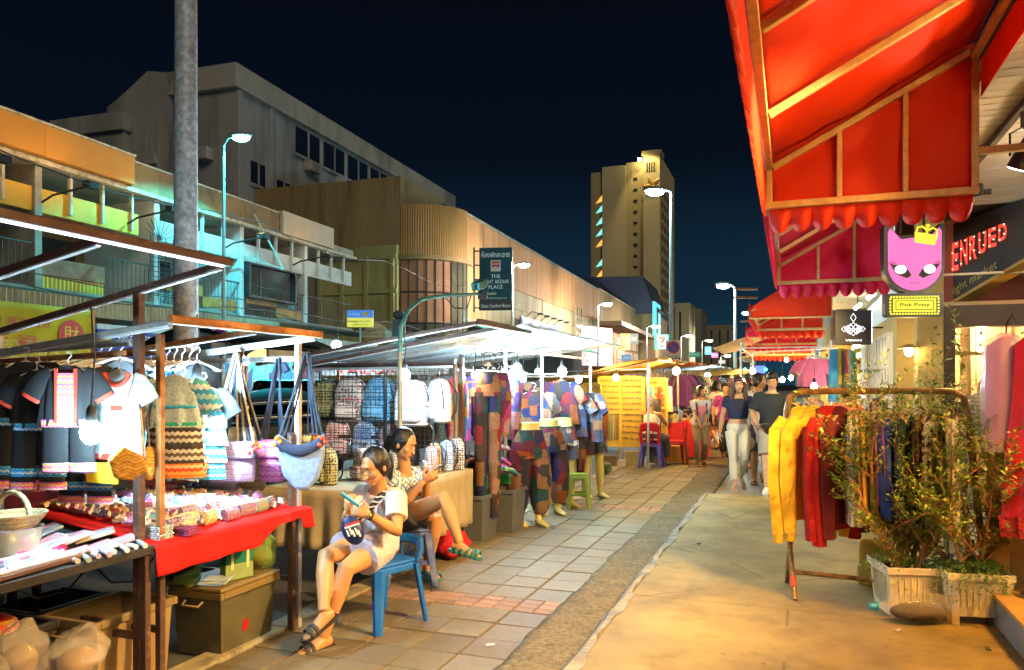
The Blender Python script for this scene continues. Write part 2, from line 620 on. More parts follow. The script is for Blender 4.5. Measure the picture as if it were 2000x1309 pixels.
def tile_mesh(sx, sy, m, nm):
 q = MB(); k = 0.004
 x, y, z = sx / 2, sy / 2, 0.0
 vs = [(-x, -y, -.02), (x, -y, -.02), (x, y, -.02), (-x, y, -.02), (-x, -y, z - k), (x, -y, z - k), (x, y, z - k), (-x, y, z - k), (-x + k, -y + k, z), (x - k, -y + k, z), (x - k, y - k, z), (-x + k, y - k, z)]
 fs = [(0, 1, 5, 4), (1, 2, 6, 5), (2, 3, 7, 6), (3, 0, 4, 7), (4, 5, 9, 8), (5, 6, 10, 9), (6, 7, 11, 10), (7, 4, 8, 11), (8, 9, 10, 11)]
 q.add(vs, fs)
 o = q.build(nm, m)
 return o

TP = 0.289
tiles = [tile_mesh(TP - .011, TP - .011, m, 'paving_slab') for m in TILE]
bricks = [tile_mesh(TP / 2 - .008, TP / 3 - .008, m, 'paving_brick') for m in BRK]
for r in range(50):
 u = 1.6 + r * TP
 band = r in (11, 12 + 14)
 for c in range(5):
  v = -2.9 + TP * (c + .5)
  if band:
   if r == 26 and c < 1: continue
   for i in range(2):
    for j in range(3):
     put(random.choice(bricks), 'paving_brick', pave, (v + (i - .5) * TP / 2, u + TP / 2 + (j - 1) * TP / 3, random.uniform(-.003, .002)), random.uniform(-.01, .01))
  else:
   q = put(random.choice(tiles), 'paving_slab', pave, (v, u + TP / 2, random.uniform(-.004, .003)))
   q.rotation_euler = (random.uniform(-.008, .008), random.uniform(-.008, .008), random.uniform(-.006, .006) + random.choice((0, PI / 2, PI)))
for o in tiles + bricks:
 bpy.data.objects.remove(o)
FAR = MATS.get('far_paving')
m, nt, N, L, bs = _nodes('far_paving')
vec = _coords(N, L)
br = N.new('ShaderNodeTexBrick'); br.inputs['Scale'].default_value = 3.2; br.inputs['Mortar Size'].default_value = 0.012
br.inputs['Color1'].default_value = (0.19, 0.14, 0.075, 1); br.inputs['Color2'].default_value = (0.15, 0.115, 0.075, 1); br.inputs['Mortar'].default_value = (0.07, 0.055, 0.04, 1)
L.new(vec, br.inputs['Vector'])
_finish(N, L, bs, br.outputs['Color'], 0.62, 0, 0.3, 1.2, 0.15, 40, vec)
b = MB(); b.bb(-2.9, 2.6, 16.2, 90, -0.06, 0.0); b.bb(-0.985, 2.6, 9.955, 16.195, -0.06, 0.0)
o = b.build('far_pavement', m); o.rotation_euler = (0, 0, A20); tag(o, kind='structure')
for m_ in TILE: specks(m_, 16.0, .2, (.07, .055, .04))
# opposite pavement
b = MB(); b.bb(-18.5, -14.3, -20, 130, -0.1, 0.1)
o = b.build('opposite_pavement', mat('old_pavement', (0.16, 0.15, 0.13), 0.8, var=0.3, vs=2)); o.rotation_euler = (0, 0, A18); tag(o, kind='structure')

# ================================================================== LEFT: row of shophouses across the road
GREYW = mat('grey_plaster', (0.30, 0.29, 0.24), 0.85, var=0.2, vs=2, c2=(0.17, 0.165, 0.14), c2s=1.3, c2t=(0.5, 0.75))
ORNG = mat('ochre_panel', (0.55, 0.24, 0.02), 0.7, var=0.08, vs=1.2)
BRWN = mat('brown_render', (0.30, 0.17, 0.07), 0.85, var=0.2, vs=1.5, c2=(0.20, 0.12, 0.06), c2s=1.2)
PINKW = mat('pale_pink_render', (0.52, 0.42, 0.31), 0.8, var=0.1, vs=2)
YELB = mat('yellow_panel', (0.62, 0.36, 0.025), 0.7, var=0.1, vs=2)
WHT = mat('white_wall', (0.62, 0.64, 0.62), 0.8, var=0.12, vs=1.5, c2=(0.45, 0.47, 0.45), c2s=1.1, c2t=(0.5, 0.8))
DKG = mat('dark_glass', (0.03, 0.035, 0.04), 0.15, var=0.0, spec=0.6)
DARKI = mat('dark_interior', (0.05, 0.045, 0.04), 0.9)
RUST = mat('rusty_panel', (0.26, 0.10, 0.055), 0.8, var=0.25, vs=3, c2=(0.33, 0.16, 0.05), c2s=2)
IRON = mat('dark_iron', (0.045, 0.04, 0.04), 0.6, 0.3)
STRIP = mat('canopy_sheet', (0.40, 0.36, 0.22), 0.6, var=0.3, vs=3, st=(1, 1, .2), c2=(0.20, 0.17, 0.11), c2s=3)
TEALR = mat('green_roof', (0.03, 0.075, 0.065), 0.6, var=0.3)
PALEB = mat('pale_beam', (0.55, 0.50, 0.38), 0.8, var=0.2, vs=3, c2=(0.3, 0.26, 0.2), c2s=4)
ORSIGN = mat('old_orange_board', (0.42, 0.20, 0.04), 0.7, var=0.35, vs=4)

def ribs(mb, x, y0, y1, z0, z1, pitch=0.14, dep=0.035, mi=0):
 n = int((y1 - y0) / pitch)
 pts = []
 for i in range(n + 1):
  y = y0 + (y1 - y0) * i / n
  pts += [(x, y), (x + dep, y + pitch * .5)] if i < n else [(x, y)]
 vs = [(a, c, z0) for a, c in pts] + [(a, c, z1) for a, c in pts]
 k = len(pts)
 mb.add(vs, [(i, i + 1, i + 1 + k, i + k) for i in range(k - 1)], mi)

def shophouse(i, u0, w, label, band, wall, rail, lit):
 t = thing('shophouse', label, 'building', P(u0, -17, 0, LB), A18, 'shophouses across the road')
 q = MB()
 q.bb(-9, -2.6, 0.06, w - .06, 3.8, 7.2); q.bb(-9, -1.6, 0.06, w - .06, 0, 3.6)
 q.build('back_wall', WHT if wall == 'w' else BRWN, t)
 q = MB(); q.bb(-9.0, 0.05, -.10, .10, 0, 6.93); q.build('party_wall', WHT if wall == 'w' else GREYW, t, bevel=.01)
 q = MB(); q.bb(-2.6, 0.10, 0.1, w - .1, 6.88, 7.02); q.build('ceiling_slab', GREYW, t)
 q = MB(); q.bb(-.05, 0.22, -.1, w - .1, 6.90, 7.02); q.build('edge_beam', PALEB, t, bevel=.01)
 q = MB(); q.bb(-9.0, 0.05, -.1, w - .1, 7.024, 7.3); q.build('roof', GREYW, t)
 q = MB(); q.bb(-2.6, 0.02, 0.1, w - .1, 3.66, 3.9); q.build('balcony_slab', GREYW, t)
 q = MB(); q.bb(-.12, -.03, 0.12, w - .12 - (0.5 if i == 1 else 0), 5.76, 6.36); q.build('sunshade_band', band, t, bevel=.008)
 for k in range(3):
  y = w * (.24 + .26 * k)
  q = MB(); q.bb(-.03 + .002, 0.07, y - .035, y + .035, 5.85, 6.88); q.build('fin', PALEB if wall != 'w' else WHT, t)
 # doors and windows at the back of the balcony
 q = MB(); q.bb(-2.59, -2.52, .5, w * .45, 3.92, 6.1); f = q.build('balcony_door', DKG, t)
 q = MB(); q.bb(-2.53, -2.49, w * .47, w * .50, 3.92, 6.1); q.bb(-2.53, -2.49, .42, .5, 3.92, 6.1); q.build('door_frame', IRON, t)
 q = MB(); q.bb(-2.59, -2.52, w * .55, w - .5, 4.7, 5.7); q.build('window', DKG, t)
 # balcony front
 if rail == 'panel':
  q = MB(); q.bb(-.04, 0.03, .1, w * .52, 4.22, 4.66); q.build('balcony_panel', RUST, t, bevel=.008)
  q = MB(); ribs(q, -.02, .1, w * .52, 3.9, 4.21, .12, .02); q.build('ribbed_panel', YELB, t)
 elif rail == 'signs':
  q = MB(); q.bb(-.02, 0.05, .3, w * .5, 4.30, 4.62); q.build('old_sign', ORSIGN, t)
  q = MB(); q.bb(-.02, 0.05, w * .5, w - .3, 3.95, 4.30); q.build('old_sign', ORSIGN, t)
 q = MB()
 a0 = w * .54 if rail == 'panel' else .1
 q.bb(-.02, 0.02, a0, w - .1, 4.93, 4.97)
 for k in range(int((w - .1 - a0) / .16)):
  q.tube([(0, a0 + .08 + k * .16, 3.9), (0, a0 + .08 + k * .16, 4.95)], .011, 5)
 q.build('railing', IRON, t)
 # canopy over the pavement
 q = MB(); q.bb(0.03, 1.55, -.02, w - .03, 3.56, 3.62); q.build('canopy_roof', TEALR, t)
 if i < 3:
  q = MB(); ribs(q, 1.55, 0, w - .01, 3.12, 3.57, .13, .05); q.build('canopy_edge', STRIP, t)
 # ground floor shop
 q = MB(); q.bb(-1.59, -1.52, .3, w - .3, 0.1, 3.0); q.build('shop_front', lit, t)
 for k in range(3):
  q = MB(); q.bb(-1.52, -1.47, .3 + k * (w - .66) / 2, .36 + k * (w - .66) / 2, .1, 3.0); q.build('mullion', IRON, t)
 return t

WARMW = emit('lit_shop_wall', (1.0, 0.62, 0.22), 1.1)
COOLW = emit('lit_shop_cool', (0.45, 0.75, 0.9), 0.35)
NAVYW = mat('navy_shop', (0.02, 0.06, 0.12), 0.5)
sh0 = shophouse(0, 10.5, 3.9, 'shophouse at the far left with orange signboard and a pale parapet', YELB, 'g', 'panel', NAVYW)
sh1 = shophouse(1, 14.4, 3.9, 'shophouse with yellow band, fins and rust-brown balcony panel', YELB, 'g', 'panel', NAVYW)
sh2 = shophouse(2, 18.3, 3.9, 'cyan-lit shophouse behind the big steel pole with old orange balcony signs', WHT, 'w', 'signs', COOLW)
sh3 = shophouse(3, 22.2, 3.9, 'shophouse with white band and glazed balcony box', WHT, 'w', 'signs', WARMW)
sh4 = shophouse(4, 26.1, 3.75, 'bluish end shophouse beside the green-panelled corner building', WHT, 'w', 'plain', COOLW)
for s_, x in ((sh0, 0), (sh1, 0)):
 q = MB(); q.bb(.225, .40, -.1, 3.8 if s_ is sh0 else 2.7, 7.05, 7.82); q.build('signboard', ORNG, s_, bevel=.01)
 q = MB(); q.bb(.10, .43, -.1, 3.8 if s_ is sh0 else 2.72, 7.823, 7.88); q.build('coping', PALEB, s_)
for s_, y0, y1, m in ((sh1, 2.75, 3.8, BRWN), (sh2, -.1, 3.8, BRWN), (sh3, -.1, 1.98, BRWN)):
 q = MB(); q.bb(-.05, .2, y0, y1, 7.03, 7.74); q.build('parapet', m, s_)
 q = MB(); q.bb(-.08, .23, y0, y1, 7.743, 7.79); q.build('coping', PALEB, s_)
q = MB(); q.bb(-.05, .32, 2.0, 3.8, 7.03, 7.86); q.build('parapet', PINKW, sh3)
q = MB(); q.bb(-.05, .32, -.1, 1.6, 7.03, 7.86); q.build('parapet', PINKW, sh4)
def arm_lamp(u, label, pw, v=-15.4, z=6.3, aimz=7.5):
 t = thing('sign_floodlight', label, 'floodlight', P(u, -17, 0, LB), A18, 'floodlights on arms')
 q = MB(); q.tube([(.05, 0, 6.0), (.4, 0, 6.15), (17 + v - .1, 0, z - .02)], .03, 5); q.build('arm', IRON, t)
 q = MB(); q.box((17 + v, 0, z), (.22, .3, .16)); q.build('case', IRON, t)
 q = MB(); q.box((17 + v - .02, 0, z + .085), (.16, .24, .01)); q.build('glowing_lens', emit('flood_lens', (1, .6, .2), 8), t)
 lamp('sign_flood', 'SPOT', P(u, v, z + .12, LB), pw, (1, .58, .2), .1, P(u + .2, -17, aimz, LB), 150, .7)

arm_lamp(12.2, 'floodlight on an arm at the left edge, lighting the orange signboard', 60)
arm_lamp(14.5, 'dark arm floodlight over the party wall of the yellow-banded shophouse', 75)
arm_lamp(17.2, 'arm floodlight at the right end of the orange signboard', 50)
arm_lamp(21.3, 'added arm floodlight under the brown parapet', 26)  # extra floodlight added to brighten this parapet
arm_lamp(25.2, 'added arm floodlight under the pale pink parapet', 34)  # another floodlight added for parapet brightness
q = MB(); q.tube([(0, 0, 0), (.9, .4, -1.9)], .03, 5); q.tube([(.9, .4, -1.9), (-.6, -.1, -1.35)], .025, 5)
solo(q, 'flag_pole', mat('pale_bar2', (.45, .5, .45), .5), 'pale slanting pole braced before the glazed balcony box', 'pole', P(22.4, -16.6, 7.35, LB), A18)
for k, (z0, z1, sg) in enumerate(((6.6, 7.0, .5), (4.1, 4.3, .35), (3.9, 4.0, .5))):
 q = MB(); q.tube([(0, 50 * i / 24 - 12, z0 + (z1 - z0) * i / 24 - sg * abs(math.sin(i / 24 * PI * 5))) for i in range(25)], .018, 4)
 solo(q, 'power_line', mat('black_plastic', (.02, .02, .022), .5), ('upper cable sagging along the shophouse fronts', 'middle cable sagging along the balconies', 'lowest cable sagging along the canopies')[k], 'cable', P(12, -15.2 + .2 * k, 0, LB), A18)
# glazed box on the balcony of the fourth house
q = MB()
for y in (.25, 3.0):
 q.bb(-.06, .2, y - .05, y + .05, 4.55, 5.72)
q.bb(-.06, .2, .2, 3.05, 4.5, 4.58); q.bb(-.06, .2, .2, 3.05, 5.66, 5.72); q.bb(.0, .06, 1.0, 1.06, 4.58, 5.66)
q.build('box_frame', IRON, sh3)
# fan of iron spikes between the second and third house
b = MB()
for k in range(12):
 z = 4.1 + k * .14
 b.tube([(0, -.35, z), (0, .75, z)], .012, 5)
for k in range(9):
 a = R(20 + k * 17)
 b.tube([(0, .05, 5.75), (0, .05 + .65 * math.cos(a), 5.75 + .65 * math.sin(a))], .012, 5)
for y in (-.3, 0, .3, .6):
 b.tube([(0, y, 4.0), (0, y, 5.85)], .014, 5)
o = b.build('spiked_grille', IRON, None); o.location = P(18.3, -16.9, 0, LB); o.rotation_euler = (0, 0, A18)
tag(o, 'iron grille with a fan of spikes between two shophouse balconies', 'grille')

# banners under the canopy
def board(name, label, cat, loc, rz, w, h, d, m, group=None, frame=None):
 t = thing(name, label, cat, loc, rz, group)
 q = MB(); q.box((0, 0, 0), (w, d, h)); q.build('panel', m, t, bevel=min(.01, d * .3))
 return t

RED = mat('red_ink', (0.55, 0.03, 0.03), 0.6, var=0)
WINK = mat('white_ink', (0.8, 0.8, 0.78), 0.6, var=0)
t = thing('yellow_banner', 'yellow cloth banner with red Chinese characters under the left canopy', 'banner', P(12.05, -15.3, 2.62, LB), A18 + PI / 2)
q = MB(); q.grid(lambda s, tt: ((s - .5) * 4.9, .03 * math.sin(s * 15) + .02 * math.sin(tt * 5), (tt - .5) * 1.28), 40, 8); q.build('cloth', cloth_t('yellow_banner_cloth', (0.62, 0.50, 0.02), .2), t, smooth=60, solid=.004)
q = MB(); q.bb(2.40, 2.46, -.012, .035, -.64, .64); q.build('hem', mat('orange_hem', (.6, .2, .03)), t)
text('生意興隆 恭喜發財 萬事如意', RED, t, (-.5, -.062, .22), w=3.4, h=.2)
text('映 慶 王 食 福', RED, t, (-.75, -.062, -.2), w=3.2, h=.3)
q = MB(); q.prism([(1.75 + .34 * math.cos(a * PI / 12), .02 + .34 * math.sin(a * PI / 12)) for a in range(24)], -.062, -.058); q.build('red_disc', RED, t)
text('財', mat('yellow_ink', (.7, .6, .03), .6, var=0), t, (1.75, -.066, .02), h=.4)

t = thing('printer_shop_sign', 'blue shop sign reading EPSON SERIES with a yellow medal', 'sign', P(15.95, -15.3, 2.5, LB), A18 + PI / 2); t.scale = (.72, 1, .75)
q = MB(); q.bb(-1.9, 1.9, 0, .06, -.8, .45); q.build('panel', mat('sign_blue', (0.02, 0.045, 0.30), .4), t)
q = MB(); q.bb(-1.9, 1.9, 0, .05, .453, .62); q.build('top_strip', mat('pale_strip', (.5, .52, .5)), t)
q = MB(); q.prism([(-1.55 + .24 * math.cos(a * PI / 12), .08 + .26 * math.sin(a * PI / 12)) for a in range(24)], -.012, 0.0); q.build('medal', mat('lime_gold', (.42, .45, .04)), t)
text('EPSON SERIES', WINK, t, (.05, -.006, .2), w=2.1, h=.22)
text('7,990.-', WINK, t, (1.15, -.006, -.5), w=.7, h=.16)
q = MB(); q.bb(.62, .64, -.006, 0, -.78, -.1); q.bb(.62, 1.5, -.006, 0, -.12, -.1); q.build('rule', WINK, t)
q = MB(); q.bb(1.55, 1.85, -.008, 0, -.78, -.1); q.build('yellow_label', mat('yellow_ink', (.7, .6, .03)), t)
board('teal_notice', 'plain teal notice board between the yellow banner and the blue sign', 'sign', P(14.86, -15.4, 2.4, LB), A18 + PI / 2, .62, 1.1, .05, mat('teal_board', (.03, .25, .30)))

# ================================================================== LEFT: corner department building
OLIVE = mat('olive_render', (0.36, 0.33, 0.13), 0.85, var=0.2, vs=.8, c2=(0.20, 0.19, 0.08), c2s=.7, c2t=(.5, .8), st=(1, 1, .35))
BEIGE = mat('beige_wall', (0.31, 0.21, 0.095), 0.85, var=0.2, vs=.8, c2=(0.17, 0.115, 0.055), c2s=1.1, c2t=(.52, .7), st=(1, 1, .09))
ORW = mat('orange_wall', (0.50, 0.245, 0.10), 0.8, var=0.2, vs=.9, c2=(0.31, 0.14, 0.06), c2s=1.3, c2t=(.52, .7), st=(1, 1, .09))
CRM = mat('cream_wall', (0.42, 0.32, 0.18), 0.8, var=0.2, vs=.6, c2=(0.22, 0.17, 0.10), c2s=1.3, c2t=(.5, .68), st=(1, 1, .12))
CORR = mat('corrugated_ochre', (0.34, 0.18, 0.05), 0.6, var=0.1, vs=1)
cb = thing('corner_building', 'large old store with rounded ribbed corner and long orange side wall', 'building', P(43.5, -17, 0, LB), A18)
# local: y along street, x toward street
q = MB(); q.bb(-60, -3, -3.0, 3, 9.6, 13.6); q.build('end_wall', BEIGE, cb)
q = MB(); q.bb(-60, -3.0, -2.98, 20, 0, 9.58); q.build('core', GREYW, cb)
q = MB()
for k in range(33):
 a0, a1 = PI * 1.5 - (PI * .5) * 0 + (PI * .5) * k / 33, PI * 1.5 + (PI * .5) * (k + 1) / 33
 am = (a0 + a1) / 2
 f = lambda a, r, z: (-3 + r * math.cos(a), r * math.sin(a), z)
 q.add([f(a0, 3.0, 9.0), f(am, 3.035, 9.0), f(a1, 3.0, 9.0), f(a0, 3.0, 11.95), f(am, 3.035, 11.95), f(a1, 3.0, 11.95)], [(0, 1, 4, 3), (1, 2, 5, 4)])
q.build('ribbed_corner', CORR, cb)
q = MB(); q.lathe([(3.08, 8.72), (3.16, 8.74), (3.16, 8.98), (2.9, 8.99)], 64, (-3, 0, 0)); q.build('cornice', BEIGE, cb, smooth=40)
q = MB(); q.bb(-3, -.01, 0, 40, 11.75, 11.93); q.lathe([(2.98, 11.7), (2.98, 11.9), (0.1, 11.91)], 48, (-3, 0, 0)); q.build('roof', GREYW, cb)
CURT = mat('brown_curtain', (0.36, 0.17, 0.085), .8, var=.2, vs=1)
PANE = mat('tinted_pane', (0.10, 0.09, 0.06), .12, var=.3, vs=1, spec=.6)
for k in range(9):
 for j, (z0, z1) in enumerate(((0.2, 2.9), (3.0, 5.0), (5.1, 6.8), (6.9, 8.7))):
  a0, a1 = PI * 1.5 + PI * .5 * (k + .03) / 9, PI * 1.5 + PI * .5 * (k + .97) / 9
  q = MB(); q.add([(-3 + 2.95 * math.cos(a), 2.95 * math.sin(a), z) for a in (a0, a1) for z in (z0, z1)], [(0, 2, 3, 1)])
  q.build('window_pane', (CURT if j > 1 and k < 6 else PANE), cb, solid=.03)
q = MB()
for k in range(10):
 a = PI * 1.5 + PI * .5 * k / 9
 q.tube([(-3 + 2.98 * math.cos(a), 2.98 * math.sin(a), 0), (-3 + 2.98 * math.cos(a), 2.98 * math.sin(a), 8.72)], .05, 5)
for z in (2.95, 5.05, 6.85):
 q.tube([(-3 + 2.98 * math.cos(PI * 1.5 + PI * .5 * k / 18), 2.98 * math.sin(PI * 1.5 + PI * .5 * k / 18), z) for k in range(19)], .05, 5)
q.build('glazing_frame', IRON, cb)
# olive panelled bay on the side street
q = MB(); q.bb(-8.2, -3.05, -3.35, -2.99, 0, 9.55); q.build('side_bay', OLIVE, cb)
for x in (-8.1, -6.6, -5.0, -3.3):
 q = MB(); q.bb(x - .12, x + .12, -3.5, -3.352, 3.2, 9.0); q.build('pier', OLIVE, cb)
for z in (3.4, 4.9, 6.9, 8.9):
 q = MB(); q.bb(-8.2, -3.05, -3.46, -3.354, z - .14, z + .14); q.build('string_course', OLIVE, cb)
# long orange side: separate sheets
random.seed(5)
y = 0.0
k = 0
while y < 39.5:
 w = 2.85
 y1 = min(40, y + w)
 q = MB(); q.bb(-.25, 0 + random.uniform(-.02, .02), y + .015, y1 - .015, 8.35 if y > 1 else 5.6, 11.72 + .0 * k); q.build('wall_panel', ORW, cb)
 q = MB(); q.bb(-.25, -.04 + random.uniform(-.02, .02), y + .015, y1 - .015, 6.98, 8.32 if y > 1 else 5.5); q.build('wall_panel', CRM, cb)
 q = MB(); q.bb(-.25, -.05 + random.uniform(-.02, .02), y + .015, y1 - .015, 5.3, 6.95); q.build('wall_panel', CRM, cb)
 y = y1; k += 1
q = MB(); q.bb(-.6, -.26, 0, 40, 0, 11.7); q.build('wall_core', GREYW, cb)
q = MB(); ribs(q, -.2, 1, 40, 11.74, 12.05, .3, .08); q.build('roof_edge', TEALR, cb)
q = MB(); q.add([(0, 0, 5.28), (0, 30, 5.28), (2.2, 30, 4.4), (2.2, 0, 4.4)], [(0, 1, 2, 3)]); q.build('canopy', mat('green_canopy', (.05, .26, .19), .6, var=.3, vs=2), cb, solid=.08)
q = MB(); q.bb(-.25, -.02, 0, 40, 0, 4.2); q.build('shop_front', DARKI, cb)
# window bay with iron lattice
for y0 in (28.0, 29.6):
 for z0, z1 in ((7.0, 8.9), (5.0, 6.5)):
  q = MB(); q.bb(-.02, .06, y0, y0 + 1.4, z0, z1); wv = q.build('window', PANE, cb)
  q = MB(); q.bb(.0621, .12, y0 + .65, y0 + .73, z0, z1); q.bb(.0621, .12, y0, y0 + 1.4, (z0 + z1) / 2 - .05, (z0 + z1) / 2 + .05); q.bb(.0622, .13, y0 - .06, y0 + .02, z0 - .1, z1 + .1); q.build('window_frame', CRM, wv)
# blue hoarding with lamp arms
t = thing('blue_hoarding', 'long blue roofline hoarding with a row of lamp arms on the orange wall', 'sign', P(58, -16.5, 5.9, LB), A18 + PI / 2)
q = MB(); q.bb(-5, 5, 0, .15, -.9, .5); q.build('panel', mat('deep_blue', (.03, .05, .22), .5, var=.25), t)
for k in range(5):
 q = MB(); q.tube([(-4 + 2 * k, 0, .5), (-4 + 2 * k, -.5, .9), (-4 + 2 * k, -1.0, .75)], .03, 5); q.box((-4 + 2 * k, -1.15, .7), (.5, .4, .12)); q.build('lamp_arm', IRON, t)
text('SHOPPING   CENTER   ชั้น 1', mat('grey_ink', (.3, .32, .4), var=0), t, (0, -.006, -.2), w=8, h=.55)

# ================================================================== LEFT: big grey block behind
GRB = mat('weathered_concrete', (0.38, 0.38, 0.38), 0.9, var=0.25, vs=.12, c2=(0.17, 0.185, 0.21), c2s=.6, c2t=(.46, .7), st=(1, 1, .12))
GRC = mat('weathered_coping', (0.45, 0.43, 0.4), 0.9, var=0.25, vs=.2, c2=(0.2, 0.19, 0.18), c2s=.2, st=(1, 1, .3))
t = thing('concrete_block', 'huge stained grey concrete block with a parapet rising behind the shophouses', 'building', P(38.6, -30, 0, LB), A18)
q = MB(); q.bb(-4.5, 0, 0, 34, 0, 19.2); q.build('wall', GRB, t)
q = MB(); q.bb(-4.7, .35, -.35, 34, 19.2, 20.6); q.build('parapet', GRC, t)
q = MB(); q.bb(-.1, .22, 3.2, 3.8, 9, 19.19); q.build('pilaster', GRB, t)
q = MB(); q.bb(-.1, .22, .02, .5, 9, 19.19); q.build('pilaster', GRB, t)
BLUW = mat('night_glass', (0.012, 0.022, 0.05), .2, spec=.5, var=0)
for y0, y1, z0, z1 in ((6.3, 9.2, 17.1, 18.95), (9.8, 12.6, 17.1, 18.95), (13.2, 16.2, 17.1, 18.95), (16.8, 19.6, 17.1, 18.95), (1.5, 2.9, 13.9, 15.3), (4.2, 5.6, 13.6, 14.8)):
 q = MB(); q.bb(-.1, .06, y0, y1, z0, z1); w_ = q.build('window', BLUW, t)
 q = MB(); q.bb(.0602, .12, (y0 + y1) / 2 - .06, (y0 + y1) / 2 + .06, z0, z1); q.bb(.0, .2, y0 - .2, y1 + .2, z0 - .18, z0); q.build('frame', GRB, w_)
for y in (7.2, 8.0, 11.4):
 q = MB(); q.bb(.06, .6, y, y + .6, 16.2, 16.85); q.build('air_conditioner', GRC, t, bevel=.03)
# left wing with stepped roofs
q = MB(); q.prism([(-9.4, 6), (-9.4, 19.0), (-8.4, 19.5), (-6.2, 20.9), (-4.6, 20.6), (-4.6, 6)], -.3, 12); q.build('gabled_wing', GRB, t)
q = MB(); q.bb(-13, -7.6, -.8, 11, 6, 17.2); q.bb(-13.2, -7.4, -1.1, 11.2, 17.2, 18.3); q.build('lower_wing', GRB, t)
for x in (-12.2, -10.6, -9):
 q = MB(); q.bb(x, x + .8, -.9, -.78, 14.2, 15.6); q.build('window', BLUW, t)
q = MB()
for x in (-7.2, -6.4, -5.4, -4.2):
 q.bb(x, x + .22, -.5, -.29, 6, 17.5)
q.build('downpipe', GRB, t)
for x in (-6.0, -2.2):
 q = MB(); q.bb(x, x + .7, -.7, -.02, 15.0, 15.7); q.build('air_conditioner', GRC, t)

# ================================================================== FAR: hotel tower, low gabled building, far blocks
TOW = mat('tower_render', (0.40, 0.33, 0.17), 0.85, var=0.1, vs=.06)
TOW2 = mat('tower_pale', (0.52, 0.44, 0.25), 0.85, var=0.1, vs=.06)
t = thing('hotel_tower', 'tall pale hotel tower with a gold flower emblem lit at its top', 'building', P(181, -28.9, 0), A20)
for x0, x1, y0, y1, z, m in ((-16.8, -13.9, .6, 22, 52.6, TOW), (-13.9, -8.2, 0, 23, 53.6, TOW2), (-8.2, -3.85, .5, 22.5, 54.2, TOW), (-3.85, 0, -.7, 23, 55.2, TOW2)):
 q = MB(); q.bb(x0, x1 - .01, y0, y1, 0, z); q.build('wall', m, t)
q = MB(); q.bb(-4.2, .3, -1.0, 4, 55.22, 56.2); q.build('roof_slab', TOW, t)
for k in range(13):
 z = 50.2 - k * 2.62
 q = MB(); q.bb(-6.4, -5.5, .38, .5, z - .35, z + .3); q.build('window', DKG, t)
q = MB()
for r in range(14):
 for c in range(5):
  q.bb(-.02, .08, 2 + c * 4.1, 4.2 + c * 4.1, 46 - r * 2.62, 47.5 - r * 2.62)
o = q.build('window_rows', mat('side_windows', (.10, .09, .06), .4), t); o['kind'] = 'stuff'
for k, (z, c) in enumerate(((46.2, 'o'), (43.8, 't'), (40.9, 't'), (38.2, 't'), (35.6, 'o'), (30.8, 't'), (28.2, 'o'), (25.6, 't'), (23.2, 'o'), (20.8, 't'))):
 q = MB(); q.prism([(-14.05, z - .7), (-15.6, z - 1.1), (-14.05, z + .8)], .45, .58); q.build('balcony_light', emit('tower_' + c, (1.0, .5, .08) if c == 'o' else (.25, .8, .75), 0.75), t)
q = MB(); q.bb(-3.3, -.9, -.78, -.68, 51.3, 53.4); w_ = q.build('window', DKG, t)
q = MB()
for k in range(5): q.bb(-3.3 + k * .55, -3.1 + k * .55, -.9, -.785, 51.3, 53.4)
q.build('mullion', TOW2, w_)
GOLD = mat('gold_emblem', (.50, .28, .05), .4, .3, var=.1)
for k in range(5):
 a = R(90 + 72 * k + 20)
 q = MB(); q.ell((0, 0, 0), (1.15, .12, .38), 10, 6, rot=Matrix.Rotation(-a, 3, 'Y')); q.M = Matrix()
 o = q.build('emblem_petal', GOLD, t, smooth=60); o.location = (-1.9 + 1.15 * math.cos(a), -.85, 48.0 + 1.15 * math.sin(a))
text('Royal', mat('sign_teal', (.02, .25, .4), var=0), t, (-1.9, -.72, 45.3), w=3.0, h=1.3)
q = MB(); q.box((-4.6, -1.4, 54.2), (.8, .5, .5)); q.build('floodlight', emit('tower_flood', (1, .8, .35), 60), t)
lamp('tower_flood_beam', 'SPOT', P(180.6 - 5, -28.9 - 3, 58), 4500, (1, .75, .3), .3, P(181, -30.6, 46), 70)

t = thing('gable_roofed_house', 'low beige building with a steep dark blue gable roof before the tower', 'building', P(84.5, -17.3, 0, LB), A18)
q = MB(); q.bb(-14, 0, 0, 26, 0, 12.0); q.build('wall', BEIGE, t)
q = MB(); q.bb(-.3, .12, -.1, 26.1, 12.0, 12.2); q.build('coping', CRM, t)
q = MB(); q.prism([(0, 11.8), (3.6, 12.0), (2.2, 13.2), (.8, 17.2), (-12, 17.6), (-16, 11.8)], 28, 44); q.build('roof', mat('blue_tile_roof', (.035, .05, .10), .6), t)
q = MB(); q.bb(-14, 2.6, 28.5, 43, 0, 11.8); q.build('gable_wing', BEIGE, t)
q = MB(); q.bb(0.02, 2.6, 0, 27, 8.0, 8.5); q.build('canopy', mat('brown_canopy', (.20, .11, .05), .7), t)
q = MB()
for k in range(20): q.tube([(.05, 1 + k * 1.3, 8.0), (2.3, 1 + k * 1.3, 7.0)], .06, 4)
q.build('canopy_bracket', RUST, t)
q = MB(); q.bb(0.02, .3, 0, 27, 0, 7.9); q.build('shop_front', mat('brown_shop', (.30, .15, .07), .7, var=.4, vs=.7), t)
for r in range(4):
 for c in range(9):
  q = MB(); q.bb(.305, .42, 9.5 + c * 1.9, 10.9 + c * 1.9, 1.6 + r * 1.5, 2.7 + r * 1.5); q.build('shop_panel', emit('lit_panel_%d' % ((r + c) % 3), ((1, .62, .25), (.95, .75, .4), (.7, .35, .15))[(r + c) % 3], .35 + .2 * ((r * c) % 3)), t)

